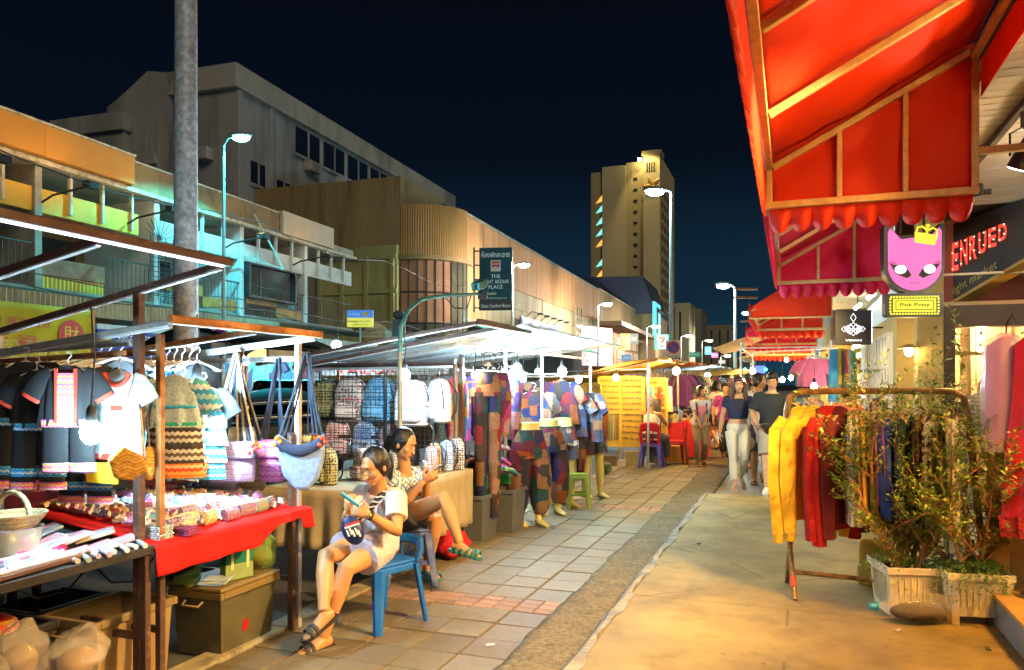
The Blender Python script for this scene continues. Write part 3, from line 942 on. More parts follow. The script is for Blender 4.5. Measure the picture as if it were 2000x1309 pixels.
for (nm, lab, px, py, Y, w, h, d, col) in (
  ('far_block', 'plain beige block just right of the hotel tower', 1332, 0, 135, 2.4, 15.2, 9, (.30, .26, .15)),
  ('far_block', 'grey block with a corner tower at the end of the street', 1357, 0, 200, 3.2, 20.5, 14, (.22, .22, .19)),
  ('far_block', 'flat-topped six-bay block closing the street behind the lamps', 1400, 0, 230, 9.5, 18.6, 12, (.28, .25, .17)),
  ('far_block', 'low dark block behind the thin lamp at the street end', 1452, 0, 215, 6, 8.5, 10, (.13, .12, .10))):
 p = at(px, py, Y); p.z = 0
 t = thing(nm, lab, 'building', p, A20, 'blocks at the end of the street')
 m_ = mat('block_%s' % px, col, .85, var=.2, vs=.1)
 q = MB(); q.bb(-w / 2, w / 2, 0, d, 0, h); q.build('wall', m_, t)
 q = MB(); q.bb(-w / 2 - .15, w / 2 + .15, -.15, d, h, h + .5); q.build('parapet', m_, t)
 n = 4 if w > 5 else 1
 for k in range(n):
  x = -w / 2 + w * (k + .5) / n
  q = MB(); q.bb(x - .5, x - .12, -.12, .05, 3, h - 1.0); q.build('window_strip', DKG, t)

# ================================================================== street furniture: poles, lamps, road signs
STEEL = mat('galvanised_steel', (0.50, 0.52, 0.53), 0.5, 0.15, var=0.3, vs=14, c2=(0.30, 0.32, 0.33), c2s=26, c2t=(.42, .6))
POLEG = mat('painted_pole', (0.30, 0.33, 0.33), 0.5, 0.3, var=.15)
t = thing('steel_pole', 'very tall thick galvanised steel pole rising past the roofs at left', 'pole', at(363, 1140, 5.75) * Vector((1, 1, 0)) if False else Vector((at(363, 0, 5.75).x, 5.75, 0)))
q = MB(); q.lathe([(.092, -.02), (.088, 2), (.078, 4.8)], 24); q.build('shaft', STEEL, t, smooth=50)
q = MB(); q.lathe([(.15, -.02), (.15, .015), (.10, .02), (.095, .12)], 24); q.build('base_collar', STEEL, t, smooth=30)

def street_lamp(px, Y, zl, hx, hz, label, color, power, r=.09, zb=0.0, head=None, hood=0):
 """px, Y: foot of the post; hx, hz: reach of the arm towards the road"""
 f = at(px, 0, Y); f.z = zb
 t = thing('street_lamp', label, 'street lamp', f, 0, 'street lamps')
 q = MB(); q.tube([(0, 0, 0), (0, 0, zl - .1)], [r, r * .6], 10); q.build('post', POLEG, t, smooth=60)
 q = MB(); q.tube([(0, 0, zl - .12), (hx * .4, -.05, zl + hz * .6), (hx, -.1, zl + hz)], [r * .5, r * .45, r * .4], 8); q.build('arm', POLEG, t, smooth=60)
 s = .32 * (1 if hx > 0 else -1)
 k = (head or .34)
 q = MB(); q.ell((hx + s * .6, -.1, zl + hz + .05), (k * 1.3, k * .6, k * .32), 12, 7); q.build('lamp_head', POLEG, t, smooth=60)
 q = MB(); q.ell((hx + s * .6, -.1, zl + hz - k * .15), (k, k * .5, k * .45), 10, 6); q.build('glowing_lens', emit('lens_%s' % label[:14], color, power / (PI * 4 * PI * (k * .55) ** 2)), t, smooth=60)
 if hood: lamp('hooded_beam', 'SPOT', f + Vector((hx + s * .6, -.1, zl + hz - k * .7)), hood, (.03, .70, .85), .15, f + Vector((hx + s * .6, -.1, 0)), 132, .15)
 return t

CY = (0.22, 0.85, 1.0)
street_lamp(437, 22.5, 8.5, .36, .12, 'slim street lamp with a glaring cyan head beside the steel pole', (.08, .76, .95), 110, .065, .1, .26, 2300)
street_lamp(1311, 34, 10.1, -.55, -.05, 'tall street lamp leaning its head across the hotel tower', (.45, .9, 1.0), 2000, .12, 0, .42)
street_lamp(1001, 44, 8.15, .45, .08, 'slim lit lamp rising in front of the dark blue night bazaar sign', (1, .92, .8), 2500, .09, .1, .3)
street_lamp(1168, 66, 8.2, .6, .1, 'small white street lamp before the end of the orange wall', (1, .92, .8), 4000, .1, .1, .38)
street_lamp(1263, 92, 8.2, .9, .15, 'small white street lamp in front of the turquoise lit window', (.9, .97, 1), 3500, .11, .1, .42)
street_lamp(1330, 110, 8.2, .9, .15, 'small street lamp beside the round no-parking sign', (1, .95, .85), 3500, .11, .1, .42)
street_lamp(1371, 140, 9.2, 1.2, .15, 'street lamp near the blue and rainbow signs at the street end', (1, .93, .8), 3500, .13, .1, .5)
street_lamp(1407, 150, 6.8, 1.2, .15, 'lowest orange-white lamp at the street end', (1, .8, .55), 3500, .13, .1, .5)
street_lamp(1436, 42, 6.85, -.5, .05, 'grey street lamp standing in the open sky left of the red awnings', (.75, 1, 1), 2600, .12, 0, .34)
street_lamp(1474, 70, 8.0, -.55, .0, 'distant cyan street lamp near the scaffold arms by the awnings', CY, 2500, .12, 0, .4)

# camera pole with a long curved arm
t = thing('camera_pole', 'slim pole with a curved teal arm carrying a security camera', 'pole', Vector((at(781, 0, 6.1).x, 6.1, 0)))
TEALP = mat('teal_paint', (.10, .38, .40), .5, .2)
q = MB(); q.tube([(0, 0, 0), (0, 0, 1.75)], .018, 10); q.build('post', POLEG, t, smooth=60)
dx, dy = math.sin(ST), math.cos(ST)
q = MB(); q.tube([(0, 0, 1.75), (0.005, .02, 1.95), (.05 * 1, .12, 2.1), (.13, .35, 2.21), (.30, .75, 2.29), (.62, 1.55, 2.40), (.72, 1.8, 2.43)], [.018, .018, .018, .017, .016, .014, .012], 10); q.build('arm', TEALP, t, smooth=60)
q = MB(); q.box((.57, 1.42, 2.47), (.10, .2, .08), rot=Matrix.Rotation(R(-20), 3, 'Z') @ Matrix.Rotation(R(18), 3, 'X')); q.build('camera_body', TEALP, t, bevel=.01)
q = MB(); q.box((.60, 1.5, 2.38), (.09, .12, .08)); q.tube([(.5, 1.3, 2.37), (.46, 1.25, 2.22), (.36, 1.0, 2.2), (.3, .78, 2.27)], .006, 5); q.build('bracket', IRON, t)

def no_parking(loc, rz, s, label, plate=True, textline=None, post=None):
 t = thing('no_parking_sign', label, 'road sign', loc, rz, 'no-parking signs')
 q = MB(); q.bb(-.5 * s, .5 * s, 0, .02, -.66 * s, .52 * s); q.build('plate', mat('sign_cream', (.62, .55, .42), .5), t, bevel=.004)
 q = MB(); q.prism([(.43 * s * math.cos(k * PI / 16), .05 * s + .43 * s * math.sin(k * PI / 16)) for k in range(32)], -.006, -.001); q.build('red_ring', mat('sign_red', (.5, .03, .03), .4), t)
 q = MB(); q.prism([(.34 * s * math.cos(k * PI / 16), .05 * s + .34 * s * math.sin(k * PI / 16)) for k in range(32)], -.010, -.0065); q.build('blue_disc', mat('road_sign_blue', (.04, .06, .42), .4), t)
 q = MB(); q.box((0, -.012, .05 * s), (.72 * s, .004, .09 * s), rot=Matrix.Rotation(R(45), 3, 'Y')); q.build('slash', mat('sign_red', (.5, .03, .03), .4), t)
 if textline:
  text(textline, mat('ink_black', (.02, .02, .02), var=0), t, (0, -.003, -.57 * s), w=.8 * s, h=.12 * s)
 if post:
  q = MB(); q.tube([(0, .05, -post), (0, .05, .4 * s)], .03 * max(1, s), 8); q.build('post', POLEG, t, smooth=60)
 return t

no_parking(at(1315, 680, 24), -.15, .46, 'large round no-parking sign over the yellow stall roof', textline='ห้ามจอด', post=2.6)
no_parking(at(429, 660, 9.0), -.2, .22, 'no-parking sign with a times plate seen through the left stall frame', textline='22.30-04.30', post=2.0)
q = MB(); q.box((0, 0, 0), (.27 * .62, .012, .14));
s_ = solo(q, 'times_plate', mat('sign_cream', (.62, .55, .42), .5), 'small cream plate with the hours below the no-parking sign', 'road sign', at(428, 681, 8.97))
text('22.30-04.30 น.', mat('ink_black', (.02, .02, .02), var=0), s_, (0, -.008, 0), w=.15, h=.045)

# ---- hanging and projecting signs along the far side
t = thing('guesthouse_sign', 'tall dark blue projecting sign of the night bazaar place, Thai words on top', 'sign', at(968, 545, 43), -.12)
q = MB(); q.bb(-.92, .92, 0, .3, -1.75, 1.75); q.build('panel', mat('sign_navy', (.012, .05, .065), .35, var=.3, vs=.6), t)
q = MB(); q.bb(-.94, .94, -.004, .0, -1.75, -1.2); q.build('lower_strip', mat('sign_brown', (.06, .04, .045), .4), t)
text('ห้องพักสะอาด', WINK, t, (0, -.012, 1.38), w=1.6, h=.34)
q = MB(); q.bb(-.28, .28, -.012, 0, .42, 1.05); q.build('picture', mat('cream_print', (.5, .45, .4)), t)
q = MB(); q.prism([(-.24, .8), (.24, .8), (.16, .62), (0, .7), (-.16, .62)], -.018, -.0125); q.prism([(-.2, .98), (.2, .98), (.24, .86), (-.24, .86)], -.018, -.0125); q.build('emblem', RED, t)
text('THE', WINK, t, (0, -.012, .15), h=.2); text('NIGHT  BAZAAR', WINK, t, (0, -.012, -.15), w=1.5, h=.2); text('PLACE', WINK, t, (0, -.012, -.45), h=.2)
text('www.nightbazaarplace.com', WINK, t, (0, -.012, -1.08), w=1.25, h=.11)
text('Clean Comfort Room', WINK, t, (0, -.012, -1.5), w=1.65, h=.2)
q = MB()
for z in (-1.6, -.8, 0, .8, 1.6): q.bb(-1.25, -.92, .08, .16, z - .03, z + .03)
q.bb(-1.28, -1.2, .08, .16, -1.8, 1.8); q.build('bracket', IRON, t)

t = thing('bank_card_sign', 'small double sign, blue over yellow-green, hung by the end shophouse', 'sign', at(703, 622, 30), .05)
q = MB(); q.bb(-.5, .5, 0, .2, -.33, .02); q.build('lower_panel', emit('yg_panel', (.55, .55, .02), .75), t)
q = MB(); q.bb(-.5, .5, 0, .2, .022, .32); q.build('upper_panel', emit('blue_panel', (.03, .12, .5), .7), t)
q = MB(); q.prism([(.22 + .11 * math.cos(k * PI / 8), .17 + .09 * math.sin(k * PI / 8)) for k in range(16)], -.008, -.001); q.build('orange_disc', mat('disc_orange', (.8, .3, .03)), t)
text('ยินดีต้อนรับ', WINK, t, (-.22, -.006, .17), w=.42, h=.1)
text('Gong Huang Leather', mat('ink_black', (.02, .02, .02), var=0), t, (0, -.006, -.12), w=.8, h=.09)
text('เครื่องหนัง', mat('ink_black', (.02, .02, .02), var=0), t, (0, -.006, -.24), w=.6, h=.08)
q = MB(); q.bb(-.03, .03, .08, .14, -1.1, -.33); q.build('post', POLEG, t)

t = thing('curved_shop_sign', 'pale arched shop sign with dark Thai lettering at the side street', 'sign', at(735, 645, 31), .05)
q = MB(); q.prism([(-.62, -.3), (.62, -.3), (.62, -.05), (.45, .0), (.3, .18), (0, .32), (-.3, .18), (-.45, 0), (-.62, -.05)], 0, .12); q.build('panel', mat('sign_pale', (.48, .44, .34)), t)
text('สุวรรณภิวัฒน์', mat('ink_grey', (.08, .1, .12), var=0), t, (0, -.006, .02), w=.95, h=.16)
text('BANK STREET PLAZA', mat('ink_grey', (.08, .1, .12), var=0), t, (0, -.006, -.17), w=.95, h=.1)
q = MB(); q.box((.9, .1, .1), (.5, .3, .7)); q.ell((.9, .1, .62), (.26, .2, .2), 10, 6); q.build('finial', mat('dark_finial', (.05, .06, .07)), t)

t = thing('convenience_store_sign', 'square white lit sign with an orange and red numeral seven', 'sign', at(1293, 668, 78), -.2)
q = MB(); q.bb(-.75, .75, 0, .3, -.75, .75); q.build('case', emit('store_green', (.05, .8, .6), .9), t)
q = MB(); q.prism([(-.52, .68), (.52, .68), (.42, -.68), (-.42, -.68)], -.02, -.002); q.build('white_face', emit('store_white', (1, 1, 1), 1.1), t)
q = MB(); q.prism([(-.36, .5), (.36, .5), (.36, .28), (-.36, .28)], -.04, -.022); q.build('numeral', emit('store_orange', (1, .25, .02), .9), t)
q = MB(); q.prism([(.36, .28), (.1, .28), (-.2, -.15), (.02, -.15)], -.04, -.022); q.prism([(-.14, -.35), (.12, -.35), (.12, -.58), (-.14, -.58)], -.04, -.022); q.build('numeral', emit('store_red', (.8, .02, .02), .9), t)
text('7-ELEVEN', emit('store_red2', (.7, .03, .03), .8), t, (0, -.03, -.02), w=.7, h=.12)

t = thing('tattoo_sign', 'orange lit vertical sign with red letters spelling tattoo', 'sign', at(1221, 668, 70), -.2)
q = MB(); q.bb(-.45, .45, 0, .2, -.75, .75); q.build('panel', emit('tattoo_orange', (1, .48, .03), .95), t)
for k, ch in enumerate('TATTOO'):
 text(ch, RED, t, (0, -.01, .4 - k * .2), h=.17)
q = MB(); q.bb(-.4, .4, -.01, 0, .55, .7); q.bb(-.4, -.2, -.01, 0, -.7, .4); q.build('print', mat('dark_orange', (.45, .12, .02)), t)

t = thing('light_curtain', 'tall panel of tiny multicoloured lights on the street side', 'light panel', P(75, -15.4, 5.2, LB), A18 + PI / 2 - .5)
m, nt, N, L, bs = _nodes('twinkle')
vec = _coords(N, L)
vo = N.new('ShaderNodeTexVoronoi'); vo.inputs['Scale'].default_value = 5.5; L.new(vec, vo.inputs['Vector'])
rr = _ramp(N, [(1, .95, .8), (1, .3, .6), (.3, .5, 1), (1, .7, .2), (.25, .12, .08), (.5, .25, .15), (.9, .9, 1)]); sp_ = N.new('ShaderNodeSeparateColor'); L.new(vo.outputs['Color'], sp_.inputs[0]); L.new(sp_.outputs[0], rr.inputs[0])
L.new(rr.outputs[0], bs.inputs['Emission Color']); bs.inputs['Emission Strength'].default_value = .9
q = MB(); q.bb(-2.2, 2.2, 0, .2, -1.9, 1.9); q.build('panel', m, t)
t = thing('turquoise_window', 'turquoise lit showcase window above the far shops', 'window', P(113, -14.4, 10.8, LB), A18 + PI / 2)
q = MB(); q.bb(-3.4, 3.4, 0, .3, -2.4, 2.4); q.build('pane', emit('turq', (.12, .75, .85), .75), t)
q = MB(); q.bb(-1.2, .4, -.05, 0, -2.2, 1.8); q.build('dark_pane', mat('green_pane', (.06, .16, .1)), t)
text('OPEN 24', emit('turq_ink', (.5, .95, 1), 1.0), t, (1.9, -.03, .5), w=2.0, h=1.0)
for nm, lab, px, py, Y, w, h, c, st, tx in (
  ('blue_lit_sign', 'small sky-blue lit sign at the end of the street', 1383, 685, 120, 1.0, 1.25, (.1, .6, 1), 1.0, 'HOTEL'),
  ('rainbow_lit_sign', 'small rainbow lit sign beside the sky-blue one', 1396, 694, 118, 1.0, .75, (.9, .2, .7), .9, 'BAR'),
  ('green_road_sign', 'green road direction sign over the far stalls', 1357, 693, 90, 1.25, .6, (.0, .22, .09), .5, 'Night Bazaar'),
  ('white_notice', 'small white notice hung far down the street', 1410, 707, 100, .85, .45, (.8, .75, .65), .6, '120 m'),
  ('yellow_lit_sign', 'narrow yellow-green lit sign behind the long-haired woman', 1432, 731, 60, .35, .65, (.8, .75, .05), .8, '酒'),
  ('blue_parking_plate', 'small blue and white plate under the white tarpaulin end', 1223, 699, 40, .5, .32, (.2, .35, .6), .5, '1001'),
  ('grey_menu_board', 'grey board of small writing beside the tattoo sign', 1239, 662, 74, .75, 1.0, (.22, .22, .16), .6, 'MASSAGE')):
 t = thing(nm, lab, 'sign', at(px, py, Y), -.2)
 q = MB(); q.bb(-w / 2, w / 2, 0, .08, -h / 2, h / 2); q.build('panel', emit(nm + '_m', c, st), t)
 if tx: text(tx, WINK if nm != 'yellow_lit_sign' else RED, t, (0, -.01, 0), w=w * .7, h=h * .4)

# traffic light far down
t = thing('traffic_light', 'green traffic light hanging far down the street', 'traffic light', at(1455, 722, 60))
q = MB(); q.box((0, .1, .25), (.35, .25, 1.1)); q.build('case', IRON, t)
q = MB(); q.ell((0, -.05, 0), (.13, .08, .13), 10, 6); q.build('green_lens', emit('sig_green', (.05, 1, .75), 6), t)
q = MB(); q.tube([(0, .2, .25), (1.6, .2, .5), (1.7, .2, -3)], .05, 6); q.build('mast', IRON, t)
q = MB(); q.box((0, 0, 0), (.6, .1, .5)); t = thing('blue_neon_sign', 'small deep blue neon sign beside the traffic light', 'sign', at(1485, 722, 50)); q.build('panel', emit('neon_blue', (.08, .15, 1), 1.2), t)
q = MB(); q.ell((.33, -.1, 0), (.1, .1, .1), 8, 5); q.build('green_lens', emit('sig_green', (.05, 1, .75), 6), t)
# ================================================================== RIGHT: shops under the soffit
PLNK = mat('soffit_plank', (0.62, 0.56, 0.46), 0.55, var=0.12, vs=3, st=(.4, 1, 1))
MAROON = mat('maroon_wall', (0.28, 0.07, 0.05), 0.7, var=0.15)
BRD = mat('dark_brown_wood', (0.055, 0.03, 0.02), 0.5, var=.2)
YCOL = mat('ochre_column', (0.45, 0.34, 0.11), 0.6, var=.15)
OFFW = mat('offwhite_paint', (.6, .57, .5), .6)
rs = thing('market_arcade', 'shop arcade at right with planked ceiling, sign beam and lit show window', 'building', (0, 0, 0), A20)
random.seed(11)
q = MB(); q.bb(0, 2.2, -.055, .055, 0, .02); pl = q.build('ceiling_plank', PLNK, rs, bevel=.003); pl.location = (1.06, .9, 3.30)
for k in range(1, 66):
 put(pl, 'ceiling_plank', rs, (1.06, .9 + k * .1215, 3.30 + random.uniform(-.002, .002)))
for o in [c for c in rs.children if c.name.startswith('ceiling_plank')]:
 if o is not pl:
  pass
q = MB(); q.bb(1.0, 3.9, .5, 9.95, 3.33, 3.42); q.build('roof', BRD, rs)
q = MB(); q.bb(1.45, 3.9, 9.75, 9.9, 2.37, 3.4); q.build('upper_wall', MAROON, rs)
q = MB(); q.bb(1.45, 3.4, 8.9, 9.1, 2.08, 2.298); q.build('lintel', BRD, rs)
q = MB(); q.bb(1.20, 1.44, 8.75, 8.98, .12, 3.29); q.build('column', YCOL, rs, bevel=.01)
q = MB(); q.bb(1.442, 1.56, 8.85, 8.99, .12, 2.08); q.build('door_post', BRD, rs)
q = MB(); q.bb(1.56, 3.4, 8.9, 9.1, .12, 1.05); q.build('stall_riser', mat('grey_riser', (.22, .2, .18)), rs)
q = MB(); q.bb(1.56, 3.4, 8.88, 9.12, 1.05, 1.32); q.build('sill_panel', BRD, rs)
q = MB(); q.bb(1.53, 3.4, 8.85, 8.879, 1.03, 1.06); q.build('ledge', OFFW, rs)
WIN = emit('warm_interior', (1.0, .62, .2), .9)
q = MB(); q.bb(1.5, 3.6, 10.3, 10.4, 1.0, 2.4); q.bb(1.5, 3.6, 9.16, 10.3, 2.31, 2.36); q.bb(1.5, 3.6, 9.13, 10.3, 1.26, 1.31); q.build('window_back', mat('cream_back', (.62, .52, .33)), rs)
q = MB(); q.bb(1.5, 3.4, 8.95, 9.0, 1.79, 1.83); q.build('transom', YCOL, rs)
q = MB(); q.bb(1.56, 3.4, 8.97, 8.975, 1.32, 2.08); q.build('show_window', glass('shop_glass', (.9, .9, .9), .06), rs)
# curtains in the window: coloured drapes
for k, c in enumerate(((.55, .45, .3), (.6, .5, .36), (.5, .12, .1), (.6, .52, .4), (.3, .4, .2), (.55, .2, .1))):
 q = MB(); q.tube([(1.75 + k * .26, 10.1, 2.28), (1.76 + k * .26, 10.1, 1.34)], [(.10, .05)] * 2, 20, fold=.2, fk=6); q.build('drape', cloth_t('drape_%d' % k, c, .2), rs, smooth=60)
lamp('window_lamp', 'POINT', P(9.6, 2.1, 2.2), 90, (1, .66, .25), .1)
lamp('window_lamp', 'POINT', P(9.6, 3.0, 2.2), 80, (1, .66, .25), .1)
# marquee letters with bulbs
MRED = emit('marquee_red', (1, .05, .02), .75)
MWHT = emit('marquee_bulb', (1, .7, .45), 1.6)
ms = thing('market_sign', 'dark angled sign board with red bulb-studded letters over gold night market lettering', 'sign', (4.93, 8.75, 0), R(-90))
MB().prism([(-.1, 2.36), (1.45, 2.72), (1.45, 3.285), (-.1, 3.285)], 0, .12).build('board', mat('sign_black', (.03, .022, .02), .5), ms)
MB().prism([(-.1, 2.32), (1.46, 2.685), (1.46, 2.718), (-.1, 2.358)], -.03, .14).build('gold_edge', GOLD, ms)
for k, ch in enumerate('OENRUED'):
 h, z = .35 - .03 * k, 2.89 + .022 * k
 text(ch, MRED, ms, (.06 + .165 * k, -.012, z), w=.135, h=h, ext=.0, bold=.03)
 for j in range(4):
  q = MB(); q.ell((.06 + .165 * k + (.035 if j % 2 else -.035), -.02, z + h * (.28 * j - .42)), (.008, .008, .008), 6, 4); q.build('letter_bulb', MWHT, ms)
text('night market', mat('dim_gold', (.5, .38, .12), .4, .3, var=0), ms, (.55, -.012, 2.61), w=.85, h=.12, rot=(R(90), R(-13), 0))
q = MB(); q.bb(1.05, 1.448, 9.2, 9.9, 3.05, 3.29); q.build('end_panel', BRD, rs)
# track lights
q = MB(); q.bb(1.36, 1.40, 5.1, 7.2, 3.24, 3.285); q.build('light_track', IRON, rs)
q = MB(); q.bb(1.05, 1.72, 8.1, 8.14, 3.24, 3.285); q.build('light_track', IRON, rs)
q = MB(); q.bb(1.78, 1.84, 4.6, 6.1, 3.22, 3.285); q.build('light_track', YCOL, rs)
BLK = mat('black_metal', (.02, .018, .018), .4, .4)

def spot_light(loc, label, aim, energy, col=(1, .9, .72), sp=95):
 t = thing('ceiling_spotlight', label, 'spotlight', loc, 0, 'spotlights under the arcade ceiling')
 d = (Vector(aim) - Vector(loc)).normalized()
 q = MB(); q.tube([d * -.14, d * -.05, d * .06], [.045, .06, .068], 14); q.build('can', BLK, t, smooth=50)
 q = MB(); q.tube([d * .061, d * .066], [.06, .06], 14); q.build('glowing_lens', emit('spot_lens', (1, .97, .9), 14), t)
 q = MB(); q.tube([(-.08, 0, .02), (-.08, 0, .16), (0, 0, .20), (.08, 0, .16), (.08, 0, .02)], .008, 5); q.tube([(0, 0, .2), (0, 0, .3)], .012, 6); q.build('yoke', BLK, t)
 lamp('spot_beam', 'SPOT', Vector(loc) + d * .09, energy, col, .06, aim, sp, .6)
 return t

spot_light(P(5.7, 1.38, 2.93), 'black ceiling spotlight shining beside the first red awning', P(7.0, .3, 0), 110, (1, .80, .30))
spot_light(P(4.35, 1.42, 2.62), 'squat black floodlight turned up at the nearest awning', P(4.7, .25, 2.85), 80, (1, .5, .10), 140)
spot_light(P(3.0, 1.5, 2.62), 'black floodlight turned up at the nearest awning, just out of view', P(3.3, .2, 3.0), 75, (1, .5, .10), 140)
spot_light(P(9.15, .95, 2.62), 'black ceiling spotlight above the pink cat sign', P(10.8, -.6, 1.0), 230, (1, .74, .30))
spot_light(P(6.6, 1.2, 2.95), 'added black spotlight brightening the second awning', P(7.0, .2, 3.0), 45, (1, .62, .6), 130)  # lamp added to lift the crimson cloth
spot_light(P(3.4, 1.3, 3.05), 'warm ceiling spotlight turned across the street to the stalls', P(4.7, -2.3, .6), 900, (1, .66, .28), 70)
for k, (u, v) in enumerate(((1.3, 1.5), (2.7, 1.5), (3.9, 1.7))):
 spot_light(P(u, v, 3.0), 'warm ceiling spotlight over the near walkway, number %s from the camera' % ('one', 'two', 'three')[k], P(u + .3, .2, .1), (85, 125, 330)[k], (1, .44, .045), 125)

bulb(P(3.5, 2.2, 2.55), 'added warm pendant bulb inside the shop entrance, out of view', r=.06, warm=True, power=75, drop=.7)  # unseen bulb, added to brighten the planked ceiling
bulb(P(6.3, 2.3, 2.6), 'pale pendant bulb deeper in the shop entrance', r=.05, warm='mid', power=40, drop=.65)
# ---------------------------------------------------------------- red awnings
AW = cloth_t('red_awning_cloth', (0.78, 0.05, 0.012), .4, .55, .12, 2.0)
AW2 = cloth_t('crimson_awning_cloth', (0.74, 0.022, 0.10), .35, .55, .12, 2.0)
AFR = mat('awning_bar', (.52, .36, .15), .5, .2, var=.2, vs=20)

def awning(u0, u1, label, cloth, v0=-.13, v1=.98, zb=2.6, zo=2.84, zi=3.42, rafters=4, scal=.115):
 t = thing('awning', label, 'awning', P(u0, 0, 0), A20, 'red shop awnings')
 Lg = u1 - u0
 w = .02
 sl = lambda x: zo + (zi - zo) * (x - v0) / (v1 - v0)
 random.seed(int(u0 * 10))
 q = MB(); q.grid(lambda s, r: (v0 + (v1 - v0) * s, Lg * r, sl(v0 + (v1 - v0) * s) + .035 + .010 * math.sin(s * 9 + r * 7) + .006 * math.sin(s * 23 - r * 31) - .02 * abs(math.sin(r * rafters * PI)) * math.sin(s * PI)), 24, 48)
 q.build('canopy', cloth, t, smooth=80, solid=.004)
 for y, nm in ((Lg, 'end_panel'), (0.0, 'end_panel')):
  q = MB()
  sg = 1 if y > 0 else -1
  q.grid(lambda s, r: (v0 + (v1 - v0) * s, y + sg * (.028 + (.014 * math.sin(9 * s + 7 * r) + .007 * math.sin(19 * s - 12 * r)) * math.sin(r * PI)), zb + .0 + (sl(v0 + (v1 - v0) * s) + .055 - zb) * r), 20, 14)
  q.build(nm, cloth, t, smooth=80, solid=.004)
 # scalloped valances hang outside the frame
 def val(n, pos, name):
  q = MB()
  vs, fs = [], []
  k = n * 8
  for i in range(k + 1):
   s = i / k
   dip = abs(math.sin(s * n * PI))
   z1 = -.075 - .085 * dip ** .7
   for j in range(4):
    f = j / 3
    vs.append(pos(s, z1 * f, .035 * f * math.sin(s * n * 2 * PI + 1.0) + .02 * f))
  for i in range(k):
   for j in range(3):
    a = i * 4 + j
    fs.append((a, a + 1, a + 5, a + 4))
  q.add(vs, fs); q.build(name, cloth, t, smooth=80, solid=.004)
 n = int((v1 - v0) / scal)
 val(n, lambda s, z, o: (v0 + (v1 - v0) * s, Lg + .03 + o, zb - .01 + z), 'valance')
 val(int(Lg / (scal * 1.6)), lambda s, z, o: (v0 - .024 - o * .4, Lg * s, zb + .22 + z * 1.9), 'valance')
 q = MB(); q.grid(lambda s, r: (v1 + .03, Lg * s, zi + .03 - .32 * r), 10, 2); q.build('back_valance', cloth, t, solid=.004)
 # frame bars
 bar = lambda *a: MB().bb(*a).build('frame_bar', AFR, t, bevel=.004)
 bar(v0 - .02, v0 + .02, 0, Lg, zo - .02, zo + .02)
 bar(v1 - .02, v1 + .02, 0, Lg, zi - .07, zi - .03)
 for y in (0.0, Lg):
  bar(v0 - .018, v0 + .018, y - .018, y + .018, zb + .02, zo - .02)
  bar(v1 - .018, v1 + .018, y - .018, y + .018, zb + .02, zi - .07)
  bar(v0 - .02, v1 + .02, y - .02, y + .02, zb - .02, zb + .02)
  for f in (.36, .68):
   x = v0 + (v1 - v0) * f
   bar(x - .015, x + .015, y - .015, y + .015, zb + .021, sl(x) - .03)
 ang = math.atan2(zi - zo, v1 - v0)
 ln = math.hypot(zi - zo, v1 - v0)
 for k in range(rafters + 1):
  y = Lg * k / rafters
  MB().box(((v0 + v1) / 2, y, (zo + zi) / 2 - .02), (ln - .05, .036, .036), rot=Matrix.Rotation(-ang, 3, 'Y')).build('frame_bar', AFR, t, bevel=.004)
 return t

aw1 = awning(1.05, 5.0, 'nearest red awning overhead, glowing orange underneath', AW)
aw2 = awning(5.2, 8.88, 'second awning from the front, crimson with a pale frame', AW2, zb=2.6, zo=2.80)
MB().bb(1.0, 1.7, 5.0 - 1.05 - .02, 5.0 - 1.05 + .02, 2.80, 2.84).build('tie_bar', AFR, aw1, bevel=.004)
MB().bb(1.0, 2.75, 8.88 - 5.2 - .012, 8.88 - 5.2 + .012, 2.6, 2.625).build('tie_bar', mat('pale_bar', (.55, .5, .42), .4, .3), aw2, bevel=.004)
# third awning: closed near end
aw3 = awning(11.6, 14.2, 'third red awning with a closed sloping end, beyond the diamond sign', AW, v0=-.55, v1=.52, zb=2.45, zo=2.55, zi=3.2, rafters=3)
aw4 = awning(14.6, 17.4, 'fourth red awning, low and dim beyond the third', AW2, v0=-.75, v1=.5, zb=2.35, zo=2.45, zi=2.95, rafters=3)
aw5 = awning(17.8, 21, 'farthest red awning over the bright warm stalls', AW, v0=-.95, v1=.5, zb=2.25, zo=2.35, zi=2.8, rafters=3)

